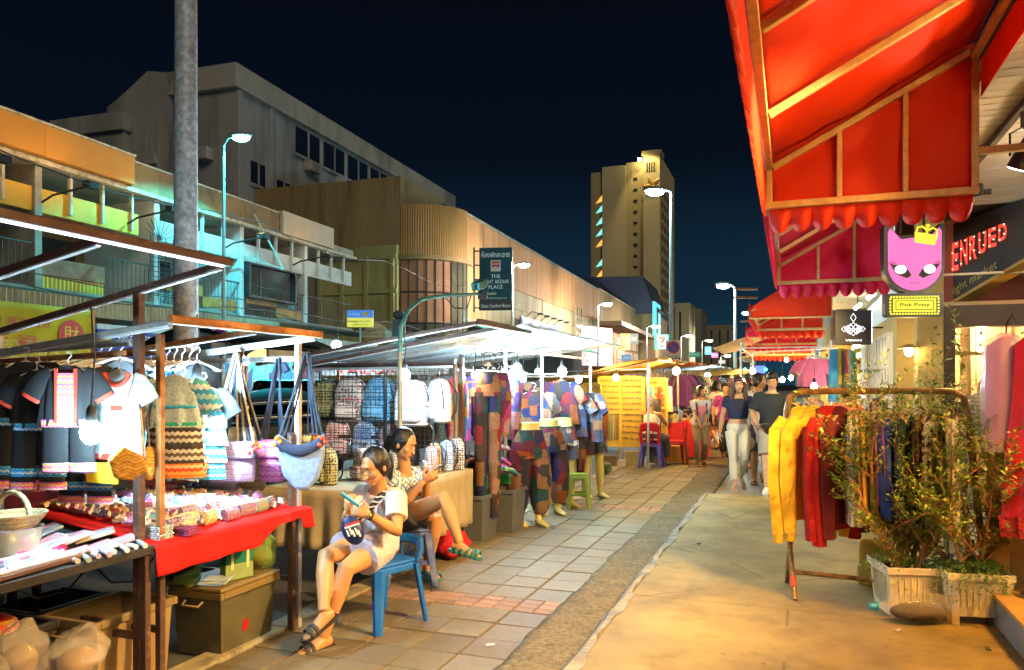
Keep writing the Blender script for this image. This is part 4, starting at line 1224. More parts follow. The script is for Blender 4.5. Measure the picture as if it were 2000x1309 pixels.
# ---------------------------------------------------------------- hanging signs
def cat_sign(loc, rz, label):
 t = thing('cat_head_sign', label, 'sign', loc, rz, 'pink cat head signs')
 head = [(-.235, .30), (-.215, .335), (-.12, .23), (0, .245), (.12, .23), (.215, .335), (.235, .30)] + [(.235 * math.cos(a), -.0 + .235 * math.sin(a) - .01) for a in [R(-8 - k * 9.1) for k in range(19)]]
 cx = 0
 def sc(p, k, dz=0): return [(x * k, (z) * k + dz) for x, z in p]
 q = MB(); q.prism(sc(head, 1.12, .03), .0, .10); q.prism([(-.25, -.235), (-.25, -.43), (-.23, -.45), (.23, -.45), (.25, -.43), (.25, -.235)], .001, .09); q.build('black_case', mat('sign_black2', (.012, .01, .012), .4), t)
 q = MB(); q.prism(sc(head, .98, .03), -.012, -.001); q.build('pink_face', emit('cat_pink', (.9, .10, .42), .8), t)
 q = MB()
 for s in (-1, 1):
  q.prism([(s * .03, -.075), (s * .07, -.10), (s * .16, -.06), (s * .215, .03), (s * .13, .02), (s * .06, -.02)][::s], -.017, -.0125)
  for k in range(3): q.tube([(s * (.16 + .02 * k), -.015, .03), (s * (.205 + .012 * k), -.015, .06 - .012 * k)], .003, 4)
 q.tube([(-.045, -.016, -.135), (-.025, -.016, -.15), (0, -.016, -.135), (.025, -.016, -.15), (.045, -.016, -.135)], .003, 4)
 q.build('eye_outline', mat('ink_black', (.02, .02, .02), var=0), t)
 for s in (-1, 1):
  q = MB(); q.prism([(s * .125 + .05 * math.cos(k * PI / 10), -.02 + .04 * math.sin(k * PI / 10)) for k in range(20)], -.022, -.0175); q.build('eye', emit('cat_white', (1, 1, 1), 1.1), t)
 YL = emit('crown_yellow', (.85, .75, .02), .9)
 q = MB(); RT = Matrix.Translation((.09, 0, .27)) @ Matrix.Rotation(R(10), 4, 'Y'); q.M = RT
 q.prism([(-.085, -.06), (.085, -.06), (.10, .03), (-.10, .03)], -.03, -.018)
 for s in (-1, 1): q.tube([(s * .09, -.024, .03), (s * .085, -.024, .075), (s * .045, -.024, .09), (0, -.024, .06)], .009, 5)
 q.tube([(0, -.024, .03), (0, -.024, .12)], .008, 5); q.tube([(-.02, -.024, .105), (.02, -.024, .105)], .007, 5)
 q.build('crown', YL, t)
 q = MB(); q.bb(-.185, .185, -.006, 0, -.405, -.285); q.build('name_plate', YL, t)
 q = MB()
 for k in range(17):
  for z in (-.422, -.268): q.lathe([(.010, -.003), (.010, .003)], 8, (0, 0, 0)) if False else q.prism([(-.2 + k * .025 + .010 * math.cos(j * PI / 4), z + .010 * math.sin(j * PI / 4)) for j in range(8)], -.006, 0)
 for k in range(5):
  for x in (-.208, .208): q.prism([(x + .010 * math.cos(j * PI / 4), -.4 + k * .028 + .010 * math.sin(j * PI / 4)) for j in range(8)], -.006, 0)
 q.build('bead_border', YL, t)
 q = MB(); q.bb(-.165, .165, -.0085, -.0065, -.389, -.301); q.bb(-.158, .158, -.0095, -.0088, -.382, -.308, 1); q.build('inner_border', [mat('ink_black', (.02, .02, .02), var=0), YL], t)
 text('Pink Pvssy', mat('ink_black', (.02, .02, .02), var=0), t, (0, -.0115, -.345), w=.26, h=.042, bold=.02)
 q = MB(); q.tube([(-.1, .05, .33), (-.1, .05, .65)], .012, 6); q.tube([(.1, .05, .33), (.1, .05, .65)], .012, 6); q.build('hanger_rod', BLK, t)
 return t

cat_sign(P(7.82, 1.05, 2.56), -.12, 'pink cat head sign with a yellow crown hanging by the second awning')
cat_sign(P(4.36, 1.40, 2.62), -.55, 'pink cat head sign cut by the right edge of the photo')
q = MB(); q.bb(-.28, .28, .12, .5, -.2, .42)
t = thing('square_shop_sign', 'black square lit sign with a white woven diamond emblem', 'sign', P(10.7, .74, 2.22), -.1)
q = MB(); q.bb(-.225, .225, 0, .09, -.22, .22); q.build('case', mat('sign_dark', (.02, .012, .014), .35), t, bevel=.006)
q = MB(); q.bb(.2255, .235, .005, .085, -.2, .2); q.build('lit_side', emit('sign_side', (.7, .75, 1), 1.5), t)
WL = emit('sign_white_line', (.85, .88, 1), 1.3)
q = MB()
def dia(cx, cz, s, k=1.0):
 p = [(cx, cz + s * k), (cx + s, cz), (cx, cz - s * k), (cx - s, cz)]
 for i in range(4):
  a, c = p[i], p[(i + 1) % 4]
  q.tube([(a[0], -.004, a[1]), (c[0], -.004, c[1])], .0036, 4)
dia(0, .125, .035, 1.55)
for i in range(-2, 3): dia(i * .036, -.02, .075 - abs(i) * .018, 1.15)
dia(0, -.055, .05); dia(-.045, -.045, .04); dia(.045, -.045, .04); dia(-.11, -.02, .035); dia(.11, -.02, .035)
q.build('emblem', WL, t)
text('VIMAN', WL, t, (0, -.004, -.165), w=.2, h=.026, bold=.02)
q = MB(); q.tube([(.225, .05, -.0), (.75, .05, 0)], .012, 6); q.build('bracket', BLK, t)

# ---------------------------------------------------------------- neighbour shop beyond the arcade
ns = thing('neighbour_shop', 'second shop beyond the ochre column with white-framed windows and beige eaves', 'building', P(9.2, 0, 0), A20)
q = MB(); q.bb(.55, 2.2, .8, 5.2, 2.78, 2.84); q.build('eaves', mat('beige_eaves', (.55, .48, .34), .6), ns)
q = MB(); q.bb(1.05, 1.12, .5, 5.0, 2.3, 2.6); q.build('sign_box', emit('pale_sign_box', (.55, .75, .75), .5), ns)
q = MB(); q.bb(1.1, 1.3, .3, 5.0, .1, 2.3); q.build('wall', YCOL, ns)
for k in range(3):
 q = MB(); q.bb(1.06, 1.098, .6 + k * 1.3, 1.6 + k * 1.3, .9, 2.1); w_ = q.build('window', emit('pale_pane', (.9, .75, .45), .45), ns)
 q = MB()
 for j in range(4): q.bb(1.04, 1.0595, .6 + k * 1.3 + j * .32, .64 + k * 1.3 + j * .32, .9, 2.1)
 for j in range(4): q.bb(1.03, 1.0392, .6 + k * 1.3, 1.6 + k * 1.3, .9 + j * .385, .94 + j * .385)
 q.build('window_bars', OFFW, w_)
for k, (u, v, z) in enumerate(((10.8, .95, 2.63), (12.2, .9, 2.63))):
 t = thing('tube_spot', ('bare warm bulb cluster under the beige eaves', 'short bright tube lamp hung under the beige eaves')[k], 'lamp', P(u, v, z), 0)
 q = MB(); q.tube([(-.04, 0, -.04), (.05, 0, .03)], .025, 8); q.build('glowing_tube', emit('eave_tube', (1, .85, .6), 30), t, smooth=60)
 q = MB(); q.tube([(0, 0, .02), (0, 0, .15)], .008, 5); q.build('stem', BLK, t)
t = thing('wall_lamp', 'conical wall lamp glowing warm on the ochre column', 'lamp', P(8.72, 1.12, 1.86), 0)
q = MB(); q.lathe([(.10, 0), (.05, .035), (.015, .05)], 16); q.build('shade', YCOL, t, smooth=50)
q = MB(); q.ell((0, 0, -.03), (.04, .04, .05), 10, 6); q.build('glowing_bulb', emit('wall_bulb', (1, .72, .3), 120), t)
# ---------------------------------------------------------------- row of lit shops farther along the right side
TGW = mat('teal_grey_wall', (.06, .09, .09), .85, var=.2, vs=.6)
for k, (u0, u1, z, lab) in enumerate(((14.3, 22, 5.2, 'teal-grey shop building rising behind the third red awning'), (22.1, 40, 4.4, 'long low shop building past the fourth awning'), (40.2, 80, 6.0, 'last dark shop building on the right side of the street'))):
 t = thing('shop_building', lab, 'building', P(u0, 0, 0), A20, 'shops along the right side')
 v_ = .62 + .5 * k
 MB().bb(v_ + .1, v_ + 6, 0, u1 - u0, 2.35, z).build('upper_wall', TGW, t)
 MB().bb(v_ + 1.5, v_ + 6, 0, u1 - u0, 0, 2.34).build('back_wall', mat('shop_cream', (.5, .42, .28), .7), t)
 for j in range(int((u1 - u0) / 3.6) + 1):
  MB().bb(v_ + .1, v_ + .35, j * 3.6, j * 3.6 + .25, 0, 2.34).build('pillar', YCOL, t)
  MB().bb(v_ + 1.42, v_ + 1.49, j * 3.6 + .5, j * 3.6 + 3.2, .5, 1.9).build('shop_glow_panel', emit('shop_glow_panel', (1, .6, .2), .9), t)  # glowing panel stands in for the lit shop interior, also warms the street
 for j in range(4):
  MB().bb(v_ + .6, v_ + .7, 1 + j * (u1 - u0) / 4, 1.6 + j * (u1 - u0) / 4, 2.26, 2.31).build('ceiling_lamp', emit('shop_ceiling_lamp', (1, .66, .26), 60), t)
MB().bb(1.2, 1.5, 1.9, 5.05, 2.5, 2.56).build('lit_sign_strip', emit('pale_sign_box', (.55, .75, .75), .5), ns)
# ================================================================== STALLS: frames, tables, covers
BRNST = mat('brown_painted_steel', (0.10, 0.055, 0.045), 0.45, 0.2, var=.25, vs=12, c2=(.25, .13, .08), c2s=18, c2t=(.55, .7))
ORST = mat('rusty_orange_steel', (0.38, 0.17, 0.06), 0.5, 0.2, var=.3, vs=14, c2=(.2, .09, .04), c2s=12)
GALV = mat('bright_steel', (0.60, 0.58, 0.55), 0.35, 0.6, var=.2, vs=12)
UGLOW = mat('underglow_pale', (.72, .70, .72), .45, .2)  # pale colour stands in for bulb light on beam undersides
DKST = mat('dark_steel', (0.05, 0.05, 0.055), 0.45, 0.4, var=.3, vs=9)

def frame(label, posts, beams):
 t = thing('stall_frame', label, 'stall frame', (0, 0, 0), A20, 'steel frames of the stalls')
 for u, v, z, m, w in posts:
  MB().bb(v - w / 2, v + w / 2, u - w / 2, u + w / 2, -.02, z).build('post', m, t, bevel=.003)
 for (u0, v0, z0), (u1, v1, z1), m, w in beams:
  d = Vector((v1 - v0, u1 - u0, z1 - z0)); L_ = d.length
  rot = d.to_track_quat('Y', 'Z').to_matrix()
  MB().box(((v0 + v1) / 2, (u0 + u1) / 2, (z0 + z1) / 2), (w, L_, w), rot=rot).build('beam', m, t, bevel=.003)
  if u0 == .6: MB().box((v0, (u0 + u1) / 2, z0 - w * .5 - .006), (.014, L_ - .1, .008)).build('led_strip', emit('led_strip', (.78, .84, 1), 3), t)
  elif w > .025: MB().box(((v0 + v1) / 2, (u0 + u1) / 2, (z0 + z1) / 2 - w * .5 - .004), (w * .8, L_ - .01, .006), rot=rot).build('underglow_strip', UGLOW, t)  # strip paints the lamplit look onto the underside
 return t

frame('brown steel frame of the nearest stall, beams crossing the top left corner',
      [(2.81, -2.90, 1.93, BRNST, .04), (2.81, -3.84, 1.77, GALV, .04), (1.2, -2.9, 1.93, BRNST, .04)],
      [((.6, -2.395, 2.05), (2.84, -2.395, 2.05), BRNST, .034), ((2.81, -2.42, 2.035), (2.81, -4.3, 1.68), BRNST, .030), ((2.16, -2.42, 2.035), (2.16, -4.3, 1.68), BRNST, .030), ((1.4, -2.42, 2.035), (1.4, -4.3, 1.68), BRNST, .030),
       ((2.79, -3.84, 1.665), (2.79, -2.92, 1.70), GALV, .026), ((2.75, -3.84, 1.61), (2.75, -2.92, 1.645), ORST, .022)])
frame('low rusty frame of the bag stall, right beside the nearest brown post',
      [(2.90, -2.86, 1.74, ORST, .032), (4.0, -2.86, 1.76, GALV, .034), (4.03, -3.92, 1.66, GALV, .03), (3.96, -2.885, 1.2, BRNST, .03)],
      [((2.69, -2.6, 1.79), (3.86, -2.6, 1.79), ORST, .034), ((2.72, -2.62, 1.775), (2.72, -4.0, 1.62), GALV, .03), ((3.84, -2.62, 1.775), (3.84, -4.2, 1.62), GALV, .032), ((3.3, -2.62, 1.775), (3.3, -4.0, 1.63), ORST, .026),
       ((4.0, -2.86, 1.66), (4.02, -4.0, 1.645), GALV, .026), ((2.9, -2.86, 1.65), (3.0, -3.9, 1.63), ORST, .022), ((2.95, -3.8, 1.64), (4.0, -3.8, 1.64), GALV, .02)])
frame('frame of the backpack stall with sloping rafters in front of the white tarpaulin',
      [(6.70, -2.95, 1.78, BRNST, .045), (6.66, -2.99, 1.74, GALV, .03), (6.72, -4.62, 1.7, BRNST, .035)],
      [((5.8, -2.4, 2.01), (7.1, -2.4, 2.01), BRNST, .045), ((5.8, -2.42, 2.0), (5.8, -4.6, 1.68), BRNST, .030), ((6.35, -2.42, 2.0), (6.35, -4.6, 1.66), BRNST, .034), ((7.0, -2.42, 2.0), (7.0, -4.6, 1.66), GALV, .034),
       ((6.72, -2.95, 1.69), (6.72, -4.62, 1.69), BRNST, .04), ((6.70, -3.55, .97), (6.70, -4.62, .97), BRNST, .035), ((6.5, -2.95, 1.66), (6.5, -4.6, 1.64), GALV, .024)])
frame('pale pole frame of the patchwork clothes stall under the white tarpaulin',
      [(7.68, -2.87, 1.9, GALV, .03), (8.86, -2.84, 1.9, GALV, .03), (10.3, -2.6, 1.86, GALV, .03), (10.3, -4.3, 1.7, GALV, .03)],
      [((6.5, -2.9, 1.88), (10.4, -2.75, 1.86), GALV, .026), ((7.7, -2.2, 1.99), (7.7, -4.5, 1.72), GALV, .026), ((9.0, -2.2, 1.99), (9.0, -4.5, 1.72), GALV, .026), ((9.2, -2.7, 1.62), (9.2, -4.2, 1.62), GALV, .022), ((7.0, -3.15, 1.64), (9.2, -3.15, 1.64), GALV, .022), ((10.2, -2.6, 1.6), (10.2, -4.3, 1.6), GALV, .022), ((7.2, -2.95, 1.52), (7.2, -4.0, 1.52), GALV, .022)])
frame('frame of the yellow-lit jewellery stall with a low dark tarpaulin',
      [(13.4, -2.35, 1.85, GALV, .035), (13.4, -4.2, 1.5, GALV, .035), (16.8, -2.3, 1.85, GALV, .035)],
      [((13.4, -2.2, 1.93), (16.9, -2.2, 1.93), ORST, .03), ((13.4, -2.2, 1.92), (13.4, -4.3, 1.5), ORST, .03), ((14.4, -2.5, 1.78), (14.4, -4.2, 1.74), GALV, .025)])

def tarp(label, u0, u1, v0, v1, z0, z1, m, sag=.06, wob=0.0, drop=.0, name='tarpaulin', seedv=1):
 """v0 front (high), v1 back (low)"""
 random.seed(seedv)
 def f(s, r):
  x = v1 + (v0 - v1) * s
  z = z1 + (z0 - z1) * s - sag * math.sin(r * PI * 3) ** 2 * math.sin(s * PI) + wob * math.sin(s * 11 + r * 17) * .5
  if s > .965: z -= drop
  return (x, u0 + (u1 - u0) * r + wob * math.sin(s * 9), z)
 q = MB(); q.grid(f, 28, 40)
 o = q.build(name, m, smooth=70, solid=.004)
 o.rotation_euler = (0, 0, A20)
 return tag(o, label, 'tarpaulin', 'tarpaulins over the stalls')

WTARP = cloth_t('white_tarpaulin', (.56, .62, .66), .35, .5, .18, 1.5)
BTARP = cloth_t('brown_tarpaulin', (.62, .40, .10), .4, .7, .3, 2.0)
tarp('big white tarpaulin lit from below over the patchwork clothes', 6.45, 10.6, -2.15, -4.7, 2.05, 1.74, WTARP, .03, .012, .05, seedv=2)
tarp('brownish tarpaulin over the yellow jewellery stall', 13.2, 17.0, -2.05, -4.4, 1.99, 1.52, BTARP, .03, .05, .06, seedv=3)
tarp('orange and white tarpaulin just past the jewellery stall', 17.1, 20.5, -2.0, -4.6, 2.0, 1.85, cloth_t('orange_tarpaulin', (.7, .22, .06), .4), .05, .03, .05, seedv=4)
tarp('grey tarpaulin over the blue-white lit stall down the street', 21.5, 28, -1.9, -5, 2.05, 1.9, cloth_t('grey_tarpaulin', (.5, .47, .4), .3), .05, .05, .06, seedv=5)
tarp('dim tan tarpaulin farthest down the left stalls', 30, 44, -1.6, -5, 2.1, 1.95, BTARP, .05, .05, .06, seedv=6)
tarp('pale tarpaulin of the right-hand stalls beside the red awnings', 15.5, 19.0, -1.5, .4, 2.2, 2.75, cloth_t('pale_tarpaulin', (.55, .5, .38), .4), .04, .03, 0, seedv=7)
tarp('second pale tarpaulin farther along the right-hand stalls', 20, 25.0, -1.3, .4, 2.15, 2.6, cloth_t('pale_tarpaulin', (.55, .5, .38), .4), .04, .03, 0, seedv=8)

def table(label, u0, u1, v0, v1, z, m_top, m_leg, th=.04, slope=0):
 t = thing('market_table', label, 'table', (0, 0, 0), A20, 'stall tables')
 tt = MB().bb(v0 - v1, 0, u0, u1, -th, 0).build('tabletop', m_top, t, bevel=.004); tt.location = (v1, 0, z); tt.rotation_euler = (0, slope, 0)
 for u in (u0 + .04, u1 - .04):
  for v in (v0 + .04, v1 - .04):
   MB().bb(v - .017, v + .017, u - .017, u + .017, -.02, z - th).build('leg', m_leg, t, bevel=.003)
 for u in (u0 + .04, u1 - .04):
  MB().bb(v0 + .057, v1 - .057, u - .012, u + .012, .30, .33).build('stretcher', m_leg, t)
 return t

PLY = mat('worn_board', (.16, .13, .10), .6, var=.2)
table('dark steel table of the nearest stall, laden with pencil pouches', .9, 2.83, -3.75, -2.80, .745, DKST, BRNST)
table('steel table under the red cloth and heaped purses', 2.86, 3.98, -3.72, -2.82, .735, PLY, BRNST, slope=.12)
table('table of the backpack stall under a long beige cloth', 4.92, 6.62, -3.85, -2.84, .70, PLY, BRNST)

# red cloth
def redf(s, r):
 # s across (back to front and down), r along
 u = 2.80 + 1.24 * r
 L_ = [-3.78, -2.80]
 if s < .62:
  v = L_[0] + (L_[1] - L_[0]) * s / .62
  return (v, u, .742 + (-2.80 - v) * .122 + .004 * math.sin(9 * r + 5 * s))
 d = (s - .62) / .38
 drop = (.14 if r < .62 else .14 - (r - .62) / .12 * .09 if r < .74 else .05 + (.07 if r > .93 else 0)) * d
 return (-2.79 + .012 * math.sin(r * 26) * d + .01 * d, u + .012 * d * math.sin(r * 7), .74 - drop)
q = MB(); q.grid(redf, 26, 60)
solo(q, 'red_cloth', cloth_t('red_table_cloth', (.62, .012, .01), .12, .8, .12, 4), 'red cloth hanging unevenly over the edge of the purse table', 'tablecloth', (0, 0, 0), A20, smooth=60, solid=.004)

# beige cloth: top and hanging pleats on street side and both ends
BEI = cloth_t('beige_table_cloth', (.42, .35, .22), .1, .85, .12, 3)
def pleat(p, d):
 return .018 * math.sin(p * 42) * d + .01 * math.sin(p * 17 + 1) * d
q = MB()
q.grid(lambda s, r: (-3.88 + 1.07 * s, 4.89 + 1.76 * r, .704 + .003 * math.sin(s * 7 + r * 11)), 10, 16)
q.grid(lambda s, r: (-2.81 + .012 * s + pleat(r * 1.76, s), 4.89 + 1.76 * r, .704 - s * .50), 8, 90)
q.grid(lambda s, r: (-3.88 + 1.07 * r, 4.89 - .012 * s - pleat(r, s), .704 - s * .44), 8, 50)
q.grid(lambda s, r: (-3.88 + 1.07 * r, 6.65 + .012 * s + pleat(r, s), .704 - s * .5), 8, 50)
solo(q, 'beige_cloth', BEI, 'long beige pleated cloth covering the backpack table', 'tablecloth', (0, 0, 0), A20, smooth=60, solid=.004)

# grid panels
def mesh_panel(label, u, v0, v1, z0, z1, pitch=.05):
 t = thing('wire_grid_panel', label, 'wire panel', (0, 0, 0), A20, 'wire grid panels')
 q = MB()
 n = int((v1 - v0) / pitch)
 for k in range(n + 1):
  v = v0 + (v1 - v0) * k / n
  q.tube([(v, u, z0), (v, u, z1)], .0028, 4)
 m_ = int((z1 - z0) / pitch)
 for k in range(m_ + 1):
  z = z0 + (z1 - z0) * k / m_
  q.tube([(v0, u - .005, z), (v1, u - .005, z)], .0028, 4)
 o = q.build('wire_grid', DKST, t); o['kind'] = 'stuff'
 q = MB()
 for v in (v0, v1): q.tube([(v, u, z0), (v, u, z1)], .007, 6)
 for z in (z0, z1): q.tube([(v0, u, z), (v1, u, z)], .007, 6)
 q.build('rim', DKST, t)
 return t
mesh_panel('black wire grid hung with backpacks left of the grey pole', 6.60, -4.60, -3.72, .76, 1.67)
mesh_panel('black wire grid behind the white backpacks', 6.60, -3.70, -2.98, .76, 1.67)

# ---------------------------------------------------------------- lights of the stalls
def blb(px, py, Y, label, **k):
 return bulb(at(px, py, Y), label, **k)
blb(385, 765, 4.25, 'glaring white bulb among the turquoise outfits', r=.06, power=58, drop=.28)
blb(178, 845, 3.25, 'white bulb hanging low before the black and pink outfits', r=.045, power=17, drop=.42)
blb(790, 733, 6.3, 'square-looking white bulb beside the grey pole', r=.045, power=42, drop=.2)
blb(1010, 720, 8.1, 'white bulb highest under the white tarpaulin', r=.045, power=40, drop=.22)
blb(1021, 738, 8.6, 'white bulb just below the highest one under the tarpaulin', r=.04, power=34, drop=.22)
blb(978, 735, 8.0, 'white bulb nearest the pale pole of the clothes stall', r=.04, power=38, drop=.2)
blb(1050, 726, 8.9, 'small yellowish bulb between the white ones under the tarpaulin', r=.028, power=18, warm='mid', drop=.2)
blb(1098, 726, 9.0, 'broad white bulb with a dark shade at right of the tarpaulin', r=.05, power=44, drop=.2)
blb(1130, 741, 10.0, 'white bulb at the edge of the jewellery boards', r=.04, power=36, warm='mid', drop=.2)
blb(927, 733, 7.4, 'small warm bulb by the hanging patchwork trousers', r=.028, power=16, warm=True, drop=.2)
blb(1203, 738, 13.6, 'warm bulb over the jewellery boards', r=.05, power=55, warm=True, drop=.2)
blb(1321, 725, 14.6, 'large warm bulb at the front of the jewellery stall', r=.065, power=100, warm=True, drop=.12)
blb(1382, 735, 23, 'white bulb in the blue-white stall down the street', r=.09, power=70, drop=.15)
blb(1366, 752, 24, 'smaller white bulb in the blue-white stall', r=.08, power=55, drop=.15)
for k, (px, py, Y, w, p_) in enumerate(((1528, 742, 16.5, True, 70), (1545, 738, 17.5, True, 70), (1560, 745, 18.5, True, 60), (1615, 706, 13.2, True, 60), (1590, 755, 12.0, False, 22), (1536, 703, 19, True, 70))):
 blb(px, py, Y, ('warm bulb over the hat stall, leftmost', 'warm bulb over the hat stall, second', 'warm bulb over the hat stall, third', 'warm bulb under the third red awning', 'white bulb just above the clothes rack', 'warm bulb beside the pale tarpaulin on the right')[k], r=.05, power=p_, warm=w, drop=.2)
for k, (px, py, Y) in enumerate(((1470, 725, 30), (1450, 745, 34), (1425, 748, 40), (1400, 742, 46))):
 blb(px, py, Y, ('distant', 'more distant', 'still more distant', 'farthest')[k] + ' warm bulb of the stalls down the street', r=.1, power=110, warm='mid', drop=.2)
# tent lamps across the road
blb(480, 705, 14.5, 'white lamp under the navy awning across the road', r=.08, power=90, drop=.2)
blb(572, 712, 17.0, 'warm lamp of the clothes shop across the road', r=.08, power=80, warm=True, drop=.2)
blb(657, 676, 19, 'white lamp over the side street beyond the backpacks', r=.12, power=110, drop=.3)
blb(405, 660, 13.5, 'white lamp by the no-parking sign', r=.07, power=60, drop=.2)

# tangled cable loops under the tarpaulin
for k, (px, py, Y) in enumerate(((925, 700, 7.2), (950, 700, 7.6), (1015, 680, 8.0), (965, 690, 7.8))):
 p = at(px, py, Y)
 q = MB()
 q.tube([(0.10 * math.cos(a * .6) + .01 * a, .03 * math.sin(a), .09 * math.sin(a * .6) - .03) for a in [i * .5 for i in range(30)]], .004, 4)
 solo(q, 'cable_coil', mat('black_plastic', (.02, .02, .022), .5), ('black cable coil by the brown post under the tarpaulin', 'second cable coil along the tarpaulin rafter', 'cable coil hanging nearest the white bulbs', 'cable coil near the pale pole')[k], 'cable', p, 0, 'cable coils')
# ================================================================== GOODS
WOODH = mat('wood_hanger', (.55, .36, .14), .5, var=.15)
WHH = mat('white_plastic', (.72, .72, .74), .4, var=0)

def hanger(par, w, m):
 q = MB()
 q.tube([(-w / 2, 0, -.055), (0, 0, 0), (w / 2, 0, -.055), (-w / 2, 0, -.055)], .006, 5)
 q.tube([(0, 0, 0), (0, 0, .035), (.022, 0, .06), (.012, 0, .085), (-.012, 0, .083)], .0035, 5)
 return q.build('hanger', m, par)

def shirt(par, w, L, m, ms=None, sl=.15, dep=.03, hood=False, drape=False):
 """hung top: flat body and two sleeves; neck at z = 0"""
 q = MB()
 q.tube([(0, 0, -L), (0, 0, -L * .8), (0, 0, -L * .5), (0, 0, -L * .25 - .03), (0, 0, -.10), (0, 0, -.045), (0, 0, -.008)],
           [(w * .51, dep), (w * .49, dep * 1.1), (w * .465, dep), (w * .45, dep), (w * .43, dep * .8), (w * .30, dep * .7), (w * .15, dep * .55)], 48, right=(1, 0, 0), fold=[.13, .11, .085, .05, .03, .01, 0], fk=7, ph=L * 50 + w * 40)
 q.build('shirt_body', m, par, smooth=60)
 for s in (-1, 1):
  q = MB()
  if drape:
   q.tube([(s * w * .33, 0, -.055), (s * w * .46, -.005, -.12), (s * w * .505, -.015, -.14 - sl * .45), (s * w * .49, -.02, -.13 - sl)], [(.055, dep * .7), (.066, dep), (.06, dep), (.038, dep * .9)], 20, right=(1, 0, 0), fold=[.02, .09, .13, .08], fk=4, ph=L * 30 + s)
  else:
   q.tube([(s * w * .30, 0, -.055), (s * w * .43, 0, -.085), (s * (w * .43 + sl * .30), 0, -.085 - sl * .42), (s * (w * .43 + sl * .55), -.004, -.085 - sl * .85)], [(.045, dep * .6), (.066, dep * .75), (.066, dep * .7), (.064, dep * .6)], 16, right=(1, 0, 0), fold=.04)
  q.build('sleeve', ms or m, par, smooth=60)
 if hood:
  q = MB(); q.ell((0, .02, -.02), (w * .2, .06, .07), 12, 8); q.build('hood', m, par, smooth=60)

def band(par, z, w, h, m, dep=.036, x=0.0, y=0.0):
 q = MB(); q.tube([(x, y, z - h / 2), (x, y, z + h / 2)], [(w / 2, dep), (w / 2, dep)], 30, right=(1, 0, 0), fold=.03, fk=7)
 return q.build('woven_band', m, par, smooth=60)

BLKC = mat('black_cotton', (.012, .014, .018), .8, var=.3)
PINKB = bands('pink_weave', [(.8, .12, .35), (.95, .45, .1), (.8, .5, .55), (.9, .15, .4), (.95, .5, .12)], .07, .01, 60)
BLUB = bands('blue_weave', [(.03, .25, .7), (.5, .7, .8), (.03, .3, .75), (.1, .5, .7)], .06, .01, 60)
REDT = mat('red_trim', (.75, .06, .03), .7)
GRNB = bands('green_weave', [(.05, .45, .3), (.5, .6, .5), (.03, .35, .25)], .05, .01, 60)
WHITEW = bands('white_weave', [(.40, .46, .47), (.48, .52, .5), (.3, .38, .42), (.46, .49, .49), (.36, .42, .42)], .16, .006, 80)
TURQ = bands('turquoise_weave', [(.10, .42, .60), (.55, .68, .72), (.05, .35, .62), (.30, .55, .6), (.04, .28, .55), (.6, .7, .7), (.1, .45, .42)], .22, .014, 55, rnd=.3)

